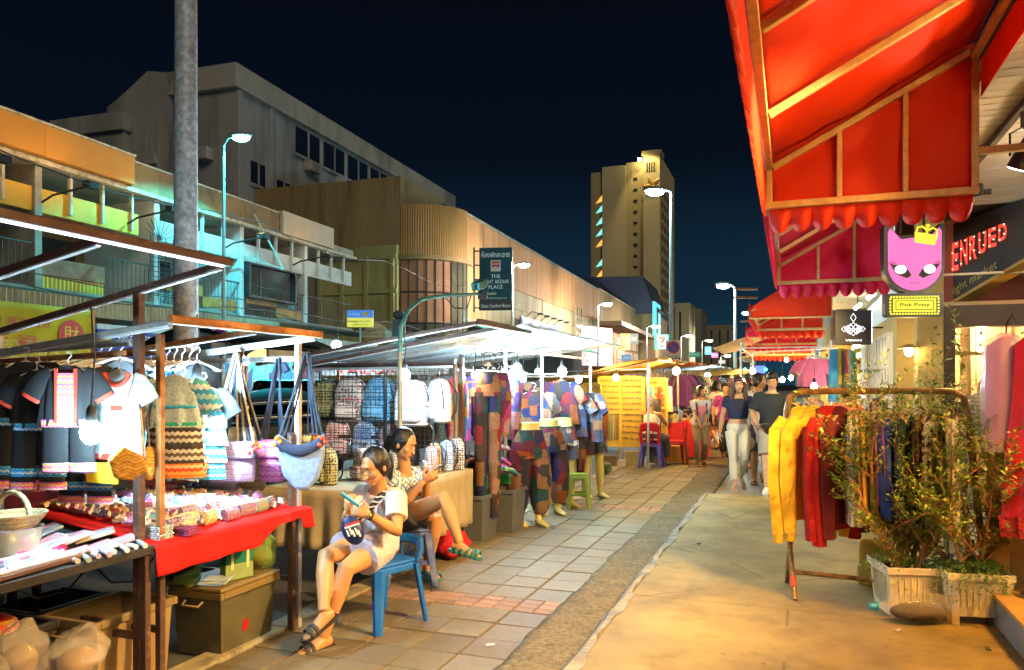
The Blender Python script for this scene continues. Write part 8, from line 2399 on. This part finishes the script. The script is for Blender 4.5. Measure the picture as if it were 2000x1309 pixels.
# ---- 4. old woman on the red and blue chair, seen from behind
o0 = P(13.9, -2.38, 0); F4 = Vector((.55, .75, 0)).normalized(); R4 = Vector((F4.y, -F4.x, 0))
pel = Vector((0, 0, .53)); ck = Vector((0, 0, .95))
J = {'F': F4, 'pel': pel, 'neck': ck + Vector((0, 0, .05)) + F4 * .02, 'head': ck + Vector((0, 0, .21)) + F4 * .05, 'HF': Vector((.95, .1, -.05)), 'shR': ck + R4 * .155, 'shL': ck - R4 * .155, 'hipR': pel + R4 * .09, 'hipL': pel - R4 * .09}
for a, s in (('L', -1), ('R', 1)):
 J['kn' + a] = pel + F4 * .38 + R4 * s * .1 + Vector((0, 0, -.02)); J['an' + a] = pel + F4 * .42 + R4 * s * .1 + Vector((0, 0, -.45)); J['ft' + a] = F4
 J['wr' + a] = ck + F4 * .27 + R4 * s * .05 + Vector((0, 0, -.08)); J['el' + a] = ik(J['sh' + a], J['wr' + a], .26, .23, R4 * s + Vector((0, 0, -1)))
d7 = person('old woman with a grey bun and white vest seated with her back to us', o0, J, 1.0, SKIN3, .008, True, 'bun', HAIRG, curl=(1, 1))
wear_top(d7, mat('white_vest', (.64, .6, .5), .8), 0, -.05, .55, .012, 'vest')
wear_bottom(d7, mat('dark_trousers', (.04, .04, .045), .8), 1.8, .02)

# ---- 5. farther people
def far_person(label, px, Y, h, f, skn, hair, top, bot, leg=1.85, look=None, walk=.1, slv=.7, hm=None, **kw):
 J, k_ = standing(h, walk, f, look=look, **kw)
 p = at(px, 0, Y); p.z = 0
 d = person(label, p, J, k_, skn, .011, True, hair, hm, curl=(.6, .6))
 wear_top(d, top, slv, -.05, .95, .018, 'shirt', .013); wear_bottom(d, bot, leg, .018, 'trousers', .15, 0, .013)
 for a in 'LR': shoe(d, a, mat('black_sandal', (.02, .018, .018), .6))
 return d
far_person('woman in white tee and black shorts reaching out at the blue-white stall', 1400, 17.5, 1.56, (-.6, .8), SKIN2, 'bob', mat('white_vest', (.64, .6, .5)), mat('black_shorts', (.018, .018, .022)), .7, armL=(-.3, .3, 1.15))
far_person('person in magenta print shirt half behind the long-haired woman', 1416, 15.5, 1.52, (0, -1), SKIN2, 'short', printed('magenta_print', (.3, .02, .2), [(.1, .02, .12), (.5, .1, .3)], .06, rows=False), mat('dark_trousers', (.04, .04, .045)), 1.8)
far_person('man in pale blue shirt whose head shows between the walkers', 1467, 13.8, 1.50, (.2, -1), SKIN3, 'crop', mat('pale_blue_shirt', (.35, .45, .6)), mat('dark_trousers', (.04, .04, .045)), 1.8)
far_person('vendor in a red-orange shirt behind the clothes rack', 1657, 9.0, 1.52, (.5, -1), SKIN2, 'short', mat('red_orange_shirt', (.62, .06, .02)), mat('dark_trousers', (.04, .04, .045)), 1.8, look=(1, -.3))
far_person('seated-looking vendor low behind the wooden hangers', 1716, 8.2, 1.36, (-.5, -1), SKIN2, 'bob', mat('dark_red_cotton', (.2, .02, .03)), mat('dark_trousers', (.04, .04, .045)), 1.8, look=(-1, -.5))
# ================================================================== RIGHT FOREGROUND: clothes rack, planters, shop door
WOODB = mat('grained_bar', (.33, .19, .06), .35, .35, var=.35, vs=18, c2=(.16, .08, .03), c2s=16)
t = thing('clothes_rack', 'tubular clothes rack with rounded corners standing on the walkway', 'clothes rack', P(5.42, -.14, .12), A20)
# left post at px 1530, right at ~1885
xl, xr = .11, 1.14
yl, yr = 0.02, -.12
q = MB(); q.tube([(xl + .02, yl, .42), (xl, yl, 1.2), (xl + .02, yl - .01, 1.30), (xl + .08, yl - .02, 1.33), ((xl + xr) / 2, (yl + yr) / 2, 1.335), (xr - .08, yr + .02, 1.335), (xr - .02, yr + .01, 1.30), (xr, yr, 1.2), (xr + .1, yr - .05, .05)], .021, 10); q.build('top_rail', WOODB, t, smooth=60)
for x, y in ((xl, yl), (xr, yr)):
 sgn = -1
 q = MB(); q.tube([(x + .02, y, .44), (x + .02, y - .0, .28), (x + .05, y - .22, .0)], .017, 8); q.build('foot', WOODB, t, smooth=60)
 q = MB(); q.tube([(x + .02, y, .44), (x + .02, y + .0, .28), (x - .0, y + .22, .0)], .017, 8); q.build('foot', WOODB, t, smooth=60)
q = MB(); q.tube([(xl + .035, yl - .1, .155), (xr, yr - .1, .155)], .016, 8); q.build('lower_bar', WOODB, t, smooth=60)
q = MB(); q.tube([(xl + .036, yl - .125, .125), (xl + .042, yl - .17, .07)], .0195, 8); q.build('red_tape', mat('red_tape', (.6, .06, .03), .4), t, smooth=60)
# garments
YEL = mat('yellow_fleece', (.76, .43, .02), .9, var=.1, vs=3, bump=.7, bsc=11); REDF = mat('red_fleece', (.42, .008, .006), .9, var=.1, bump=.7, bsc=11)
GM = [('golden yellow sweatshirt at the left end of the rack', YEL, .44, .82), ('second golden yellow sweatshirt on the rack', YEL, .44, .80), ('bright red sweatshirt beside the yellow pair', REDF, .44, .84), ('second red sweatshirt, in front', REDF, .42, .88), ('dark maroon sweatshirt after the red ones', mat('maroon_fleece', (.13, .008, .012), .85), .42, .82),
      ('white shirt after the maroon sweatshirt', mat('white_knit', (.66, .62, .56), .85), .40, .80), ('cream shirt seen through the shrub', mat('cream_knit', (.6, .48, .28), .85), .40, .8), ('mustard shirt seen through the shrub', mat('mustard_knit', (.5, .30, .05), .85), .40, .78), ('white and grey shirt in the middle of the rack', mat('pale_knit', (.55, .54, .52), .85), .40, .75), ('dark olive shirt in the middle of the rack', mat('olive_knit', (.08, .09, .03), .85), .40, .75),
      ('pink-violet shirt in the coloured run', mat('violet_knit', (.32, .10, .36), .85), .38, .6), ('second violet shirt in the coloured run', mat('violet_knit', (.32, .10, .36), .85), .38, .62), ('royal blue shirt in the coloured run', mat('royal_knit', (.02, .06, .42), .85), .40, .7), ('second royal blue shirt in the coloured run', mat('royal_knit', (.02, .06, .42), .85), .40, .72), ('navy shirt after the royal blue ones', mat('navy_knit', (.02, .03, .08), .85), .40, .72), ('bottle green shirt after the navy one', mat('bottle_knit', (.02, .07, .06), .85), .40, .72),
      ('black shirt near the right end of the rack', BLKC, .40, .78), ('brown shirt near the right end of the rack', mat('brown_knit', (.12, .06, .03), .85), .40, .78), ('black and white shirt near the right end of the rack', printed('bw_small', (.5, .48, .45), [(.04, .04, .04), (.1, .1, .1)], .05, rows=False), .40, .75), ('pale yellow shirt at the right end of the rack', mat('pale_yellow_knit', (.6, .52, .24), .85), .42, .95), ('white shirt at the right end of the rack', mat('white_knit', (.66, .62, .56), .85), .42, 1.0)]
random.seed(23)
fr = [.10, .17, .25, .285, .33, .37, .405, .44, .475, .51, .55, .58, .61, .635, .665, .70, .75, .80, .84, .90, .95]
for (lab, m, w, L_), f in zip(GM, fr):
 x = xl + (xr - xl) * f; y = yl + (yr - yl) * f
 dirn = math.atan2(yr - yl, xr - xl)
 g = thing('hung_sweatshirt', lab, 'garment', P(5.42, -.14, .12) + Vector((x * math.cos(A20) - y * math.sin(A20), x * math.sin(A20) + y * math.cos(A20), 1.19)), A20 + dirn + PI / 2 + (-.75 if f < .2 else -.45 if f < .36 else random.uniform(-.35, .1)), 'garments on the clothes rack')
 q = MB(); q.tube([(-w * .36, 0, -.07), (-w * .2, 0, -.02), (0, 0, .012), (w * .2, 0, -.02), (w * .36, 0, -.07)], [(.014, .007)] * 5, 8, right=(0, 1, 0)); q.tube([(0, 0, .01), (0, 0, .05), (.02, 0, .075), (0, 0, .092)], .003, 5); q.build('hanger', WOODH, g)
 shirt(g, w, L_ * .85, m, m, L_ * .80 if f < .36 else L_ * .7, .045 if f < .36 else .022, hood=f < .36, drape=True)
 if f < .2:
  for s in (-1, 1):
   q = MB(); q.tube([(s * w * .49, -.02, -.125 - L_ * .80), (s * w * .49, -.02, -.125 - L_ * .87)], [(.034, .036), (.030, .032)], 12, right=(1, 0, 0)); q.build('cuff', m, g, smooth=60)
# shopping sack and stools behind
q = MB(); q.box((0, 0, .16), (.2, .12, .32), tp=.9); solo(q, 'ochre_sack', mat('ochre_sack_cloth', (.42, .27, .04), .8, bump=.4, bsc=14), 'ochre sack standing behind the rack on the walkway', 'sack', P(5.75, .52, .13), A20, bevel=.03)

# ---- planters and shrubs
PLW = mat('planter_plastic', (.78, .68, .46), .5, var=.12, vs=5, c2=(.6, .48, .26), c2s=3, c2t=(.55, .8))
LEAF = [mat('leaf_%d' % i, c, .45, var=.25, vs=20, spec=.4) for i, c in enumerate(((.17, .30, .04), (.28, .38, .05), (.10, .22, .03), (.34, .36, .06)))]
BARK = mat('shrub_bark', (.42, .19, .06), .8, var=.3, vs=30)
SOIL = mat('potting_soil', (.04, .025, .015), .95)

def planter(loc, rz, label, feet=False):
 t = thing('planter_box', label, 'planter', loc, rz, 'ribbed white planters')
 w, h = .165, .30
 z0 = .05 if feet else .0
 q = MB(); k = .84
 q.add([(-w * k, -w * k, z0), (w * k, -w * k, z0), (w * k, w * k, z0), (-w * k, w * k, z0), (-w, -w, h), (w, -w, h), (w, w, h), (-w, w, h)], [(0, 1, 2, 3), (0, 1, 5, 4), (1, 2, 6, 5), (2, 3, 7, 6), (3, 0, 4, 7)])
 q.build('box', PLW, t, solid=.006)
 for s in range(4):
  M_ = Matrix.Rotation(s * PI / 2, 4, 'Z')
  q = MB(M_); q.bb(-w - .012, w + .012, -w - .014, -w + .004, h - .04, h); q.build('rim', PLW, t, bevel=.004)
  for i in range(7):
   x = (-.66 + .22 * i) * w
   q = MB(M_); q.tube([(x * .86, -w * .89 - .004, z0 + .06), (x * .98, -w * .985 - .003, h - .06)], .004, 6); q.build('rib', PLW, t, smooth=60)
 if feet:
  for sx in (-1, 1):
   for sy in (-1, 1):
    q = MB(); q.tube([(sx * w * .80, sy * w * .80, 0), (sx * w * .97, sy * w * .97, h - .03)], [(.035, .012), (.045, .014)], 4, right=(sx, -sy, 0)); q.build('foot', PLW, t)
 MB().bb(-w * .94, w * .94, -w * .94, w * .94, h - .06, h - .045).build('soil', SOIL, t)
 return t

def leaf_at(q, p, d, n_, s, mi):
 d = d.normalized(); sd = d.cross(n_)
 if sd.length < 1e-4: sd = d.orthogonal()
 sd.normalize(); up = sd.cross(d)
 a = p + d * s * .5 + sd * s * .24 + up * s * .05; b_ = p + d * s * .5 - sd * s * .24 + up * s * .05
 q.add([p, a, p + d * s - up * s * .08, b_], [(0, 1, 2), (0, 2, 3)], mi)

def shrub(loc, label, seed_, stems, h, spread, lean):
 random.seed(seed_)
 t = thing('shrub', label, 'shrub', loc, 0, 'leggy shrubs in the white planters')
 tips = []
 def branch(p, d, L_, r, lvl, q):
  pts = [p]; rr = [r]
  n = 5
  for i in range(n):
   d = (d + Vector((random.uniform(-.16, .16), random.uniform(-.16, .16), random.uniform(-.04, .10)))).normalized()
   pts.append(pts[-1] + d * L_ / n); rr.append(r * (1 - .72 * (i + 1) / n))
  q.tube(pts, rr, 6 if lvl < 2 else 4, caps=False)
  for i in range(1, n + 1):
   tips.append((pts[i], d, lvl))
   if lvl < 2:
    for _ in range(2):
     a = random.uniform(0, 2 * PI)
     nd = (d * random.uniform(.5, 1.1) + Vector((math.cos(a), math.sin(a), random.uniform(-.05, .6))) * random.uniform(.6, .95)).normalized()
     branch(pts[i].lerp(pts[i - 1], random.random() * .7), nd, L_ * random.uniform(.35, .66), rr[i] * .55 + .0012, lvl + 1, q)
 q = MB()
 for s in range(stems):
  a = random.uniform(0, 2 * PI)
  branch(Vector((.05 * math.cos(a), .05 * math.sin(a), -.02)), Vector((math.cos(a) * spread + lean[0], math.sin(a) * spread + lean[1], 1)).normalized(), h * random.uniform(.75, 1.05), .015, 0, q)
 o = q.build('branches', BARK, t, smooth=60, fixn=False); o['kind'] = 'stuff'
 q = MB()
 for p, d, lvl in tips:
  if lvl == 0: continue
  for _ in range(6 if lvl == 2 else 2):
   if random.random() < .48: continue
   a = random.uniform(0, 2 * PI)
   dd = (d * .5 + Vector((math.cos(a), math.sin(a), random.uniform(-.3, .8)))).normalized()
   leaf_at(q, p + Vector((random.uniform(-.02, .02), random.uniform(-.02, .02), random.uniform(-.02, .02))), dd, Vector((random.uniform(-.5, .5), random.uniform(-.5, .5), 1)), random.uniform(.02, .044), random.choice((0, 0, 1, 2, 2, 3)))
 o = q.build('leaves', LEAF, t, fixn=False); o['kind'] = 'stuff'
 return t

pA = at(1772, 0, 4.66); pA.z = .12
pB = at(1893, 0, 4.52); pB.z = .12
planter(pA, -.12, 'white ribbed planter at left, behind the soil-filled bottle')
planter(pB, -.18, 'white footed planter at right overflowing with creeper', True)
shrub(pA + Vector((.0, 0, .26)), 'leggy shrub in the left planter with sparse yellow-green leaves', 4, 5, .88, .34, (-.12, 0))
shrub(pB + Vector((-.02, 0, .26)), 'leggy shrub in the right planter spreading over the rack end', 9, 4, .88, .28, (-.10, .05))

def creeper(loc, label, seed_, n, rad, drop, mi):
 random.seed(seed_)
 q = MB()
 for i in range(n):
  a = random.uniform(0, 2 * PI); r = rad * math.sqrt(random.random()) * 1.25
  x, y = r * math.cos(a), r * math.sin(a)
  over = max(0, (r - rad * .85) / (rad * .4))
  z = .05 * math.cos(r / rad * 1.3) + random.uniform(-.02, .03) - over * drop * random.random() * (1.3 if y < 0 else .5)
  leaf_at(q, Vector((x, y, z)), Vector((math.cos(a), math.sin(a), random.uniform(-.8, .6))), Vector((random.uniform(-.6, .6), random.uniform(-.6, .6), 1)), random.uniform(.014, .026), random.choice(mi))
 o = q.build('creeper', LEAF + [mat('leaf_deep', (.05, .15, .03), .45, var=.2)], fixn=False); o.location = loc
 return tag(o, label, 'creeper plant', kind='thing')
creeper(pB + Vector((-.02, -.02, .30)), 'dense dark green creeper spilling over the right planter', 2, 2600, .185, .14, (2, 4, 4, 0))
creeper(pA + Vector((-.10, .0, .29)), 'thin trailing creeper at the left rim of the left planter', 3, 700, .14, .22, (1, 2, 3, 2))
for k_ in range(5):
 q = MB(); a = random.uniform(-.5, .5); q.tube([(0, 0, 0), (a * .15, 0, .2), (a * .4, .02, .36)], [(.014, .002), (.016, .002), (.002, .001)], 6, right=(1, 0, 0))
 solo(q, 'blade_leaf', mat('blade_green', (.16, .28, .04), .45), 'long strap-shaped green leaf in the left planter, %s from the left' % ORD[k_], 'plant', pA + Vector((.0 + .03 * k_, .03, .27)), .3 * k_, 'strap leaves in the left planter', smooth=60)
# water bottle lying on its side, half full of soil
t = thing('plastic_bottle', 'clear bottle half full of soil lying before the left planter, blue cap', 'bottle', at(1780, 1186, 4.42) , -.06)
t.rotation_euler = (0, R(90), -.06)
q = MB(); q.lathe([(.012, -.2), (.018, -.175), (.045, -.13), (.078, -.08), (.08, .05), (.077, .07), (.08, .09), (.08, .17), (.06, .19), (.0, .192)], 22); q.build('bottle_wall', glass('bottle_film', (.6, .55, .42), .2), t, smooth=50)
q = MB(); q.M = Matrix.Rotation(0, 4, 'X'); q.ell((.026, 0, .04), (.052, .076, .16), 16, 10); q.build('soil', mat('bottle_soil', (.06, .035, .015), .9, var=.4, vs=20), t, smooth=60)
q = MB(); q.lathe([(.0, -.235), (.02, -.235), (.021, -.2), (.0, -.199)], 16); q.build('cap', mat('cap_blue', (.02, .35, .6), .4), t, smooth=50)
q = MB(); q.lathe([(.026, -.196), (.026, -.190)], 16); q.build('collar', mat('cap_blue', (.02, .35, .6), .4), t, smooth=50)

# ---- shop door posts, step, hanging plastic-covered garment
DPW = mat('yellow_door_wood', (.56, .36, .08), .6, var=.2, vs=6, c2=(.35, .2, .05), c2s=9, c2t=(.6, .75), st=(1, 1, .2))
st_ = thing('shop_doorway', 'yellow-lit wooden doorway with a low concrete step at the right edge', 'doorway', (0, 0, 0), A20)
MB().bb(1.09, 2.6, .5, 5.30, .12, .29).build('step', mat('step_grey', (.25, .26, .24), .7, var=.2, vs=4, c2=(.13, .13, .12), c2s=4), st_, bevel=.01)
MB().bb(1.07, 2.6, .5, 5.31, .292, .315).build('step_top', mat('step_wood', (.42, .27, .08), .5, var=.2), st_, bevel=.006)
for v_, u_, w_ in ((1.14, 5.22, .10), (1.34, 5.24, .09)):
 MB().bb(v_ - w_ / 2, v_ + w_ / 2, u_ - .05, u_ + .05, .318, 1.35).build('door_post', DPW, st_, bevel=.005)
MB().bb(1.192, 1.293, 5.2, 5.24, .318, .62).build('lower_panel', mat('dull_wood', (.25, .17, .06), .6), st_)
MB().bb(1.192, 1.293, 5.19, 5.24, .623, .66).build('rail', DPW, st_)
MB().bb(1.192, 1.293, 5.23, 5.24, .663, 1.3).build('dark_pane', DKG, st_)
MB().bb(1.21, 1.60, 6.4, 6.5, .12, 1.1).build('white_panel', mat('white_panel', (.6, .56, .42), .6), st_)
t = thing('slippers', 'pair of worn sandals on the doorway step', 'sandals', P(4.95, 1.30, .316), A20 + .4)
for s in (-1, 1):
 MB().box((s * .06, 0, .012), (.08, .22, .02)).build('sole', mat('worn_sole', (.22, .13, .06), .7), t, bevel=.009)
 MB().tube([(s * .06 - .04, .04, .015), (s * .06, .05, .05), (s * .06 + .04, .04, .015)], [(.02, .004)] * 3, 6, right=(0, 1, 0)).build('strap', INK, t)
t = thing('covered_garment', 'pink garment inside a clear plastic cover hung at the right edge', 'garment', at(1965, 655, 4.35), -.3)
MB().tube([(0, 0, -.62), (0, 0, -.3), (0, 0, -.06), (0, 0, -.01)], [(.10, .045), (.10, .05), (.10, .045), (.03, .03)], 20, right=(1, 0, 0), fold=.06).build('pink_cloth', mat('pink_satin', (.62, .08, .25), .4, var=.15), t, smooth=60)
MB().tube([(0, 0, -.66), (0, 0, -.3), (0, 0, -.04), (0, 0, .01)], [(.125, .06), (.125, .065), (.115, .06), (.04, .035)], 24, right=(1, 0, 0), fold=.05, fk=9).build('plastic_cover', glass('cover_film', (.85, .7, .95), .38, .12), t, smooth=40)
MB().tube([(0, 0, 0), (0, 0, .06), (.03, 0, .12), (.06, 0, .06)], .005, 5).build('hanger', BLK, t)
REDS = mat('red_satin', (.55, .008, .01), .5, var=.15, vs=4, bump=.15, bsc=10)
t = thing('red_dress', 'bright red dress hung at the right edge, lace at its hem', 'garment', at(2045, 640, 4.2), -.5)
MB().tube([(0, 0, -1.05), (0, 0, -.8), (0, 0, -.4), (0, 0, -.1), (0, 0, 0)], [(.20, .06), (.19, .06), (.15, .055), (.14, .05), (.06, .04)], 34, right=(1, 0, 0), fold=.10, fk=6).build('dress_body', REDS, t, smooth=60)
MB().tube([(0, 0, -1.16), (0, 0, -1.04)], [(.19, .055), (.20, .06)], 34, right=(1, 0, 0), fold=.16, fk=8).build('lace_hem', mat('red_lace', (.5, .03, .02), .8, bump=.8, bsc=60), t, smooth=60)
MB().tube([(-.12, 0, -.03), (0, 0, .03), (.12, 0, -.03)], .006, 5).build('hanger', BLK, t)
# things by the doorway behind the shrub
for lab, px, py, Y, m_, w, L_ in (('dark green garment on a stand behind the shrub', 1920, 835, 5.6, mat('bottle_knit', (.02, .07, .06)), .3, .55), ('tan garment on a stand beside the dark green one', 1945, 845, 5.3, mat('tan_knit', (.42, .28, .12)), .28, .55)):
 tee(at(px, py, Y), -.4, lab, m_, w, L_, 'garments by the doorway')
q = MB(); q.lathe([(.10, -.12), (.12, 0), (.10, .1), (.04, .14)], 16); solo(q, 'woven_bag', bands('grey_basket', [(.16, .13, .09), (.25, .2, .14), (.12, .1, .07)], .03, .006, 40), 'grey woven bag hung above the dark green garment', 'bag', at(1925, 800, 5.8), 0, smooth=60)

# ---- show window: bust, wreaths, lamps, statue
BRZ = mat('bronze_statue', (.13, .07, .025), .5, .3, var=.2)
t = thing('statue', 'dark bronze standing figure in the show window', 'statue', P(9.35, 2.42, 1.33), A20 + .5)
q = MB(); q.tube([(0, 0, 0), (0, 0, .25), (0, 0, .42), (0, 0, .52), (0, 0, .56)], [(.10, .07), (.09, .07), (.075, .06), (.09, .055), (.03, .03)], 18, right=(1, 0, 0), fold=.04, fk=9); q.ell((0, 0, .63), (.05, .055, .07), 14, 9); q.ell((0, 0, .71), (.025, .025, .03), 10, 6)
for s in (-1, 1): q.tube([(s * .09, 0, .5), (s * .12, -.02, .38), (s * .08, -.10, .32)], [.03, .026, .02], 10)
vox(q, 'figure', BRZ, t, .008, 2)
for k_, (v_, z_) in enumerate(((1.86, 1.46), (2.03, 1.52))):
 q = MB(); q.tube([(.085 * math.cos(a), 0, .085 * math.sin(a)) for a in [i * PI / 12 for i in range(25)]], .020, 8); solo(q, 'wreath', mat('straw', (.5, .36, .14), .8), ('straw ring wreath hung lower in the show window', 'straw ring wreath hung higher in the show window')[k_], 'wreath', P(8.86, v_, z_), A20, 'straw wreaths', smooth=60)
bulb(P(9.3, 1.88, 1.98), 'clear pendant bulb in the show window, upper', r=.03, warm=True, power=9, drop=.15)
bulb(P(9.25, 1.86, 1.86), 'clear pendant bulb in the show window, lower', r=.026, warm=True, power=6, drop=.1)
t = thing('red_figurine', 'small red figurine on the window ledge', 'figurine', P(8.86, 2.14, 1.33), 0)
q = MB(); q.ell((0, 0, .03), (.035, .03, .035), 10, 6); q.ell((0, 0, .09), (.045, .035, .04), 10, 6); q.build('body', REDP, t, smooth=60)
t = thing('standing_vase', 'slim dark vase stand before the show window', 'vase', P(8.8, 1.85, 1.06), 0)
MB().lathe([(.03, 0), (.02, .1), (.015, .25), (.05, .42), (.06, .55), (.05, .6)], 14).build('body', BRD, t, smooth=60)
# litter on the walkway
for k_, (px, py, c) in enumerate(((1289, 1075, (.6, .58, .5)), (958, 1260, (.6, .6, .58)), (1755, 1232, (.5, .42, .3)), (1365, 1062, (.12, .1, .07)), (1930, 1268, (.06, .08, .04)))):
 zz = .125 if px > 1300 else .02
 Y = (1.5 - zz) * 1500 / (py - 750)
 q = MB(); q.box((0, 0, .003), (.05, .02, .006), rot=Matrix.Rotation(.3 * k_, 3, 'Z')); solo(q, 'paper_scrap', mat('scrap_%d' % k_, c, .8), ('pale paper scrap on the cement strip edge', 'tiny white scrap on the paving slabs', 'pale splinter on the near walkway', 'dark twig on the walkway joint', 'dark leaf by the shop step')[k_], 'litter', at(px, py, Y), 0)
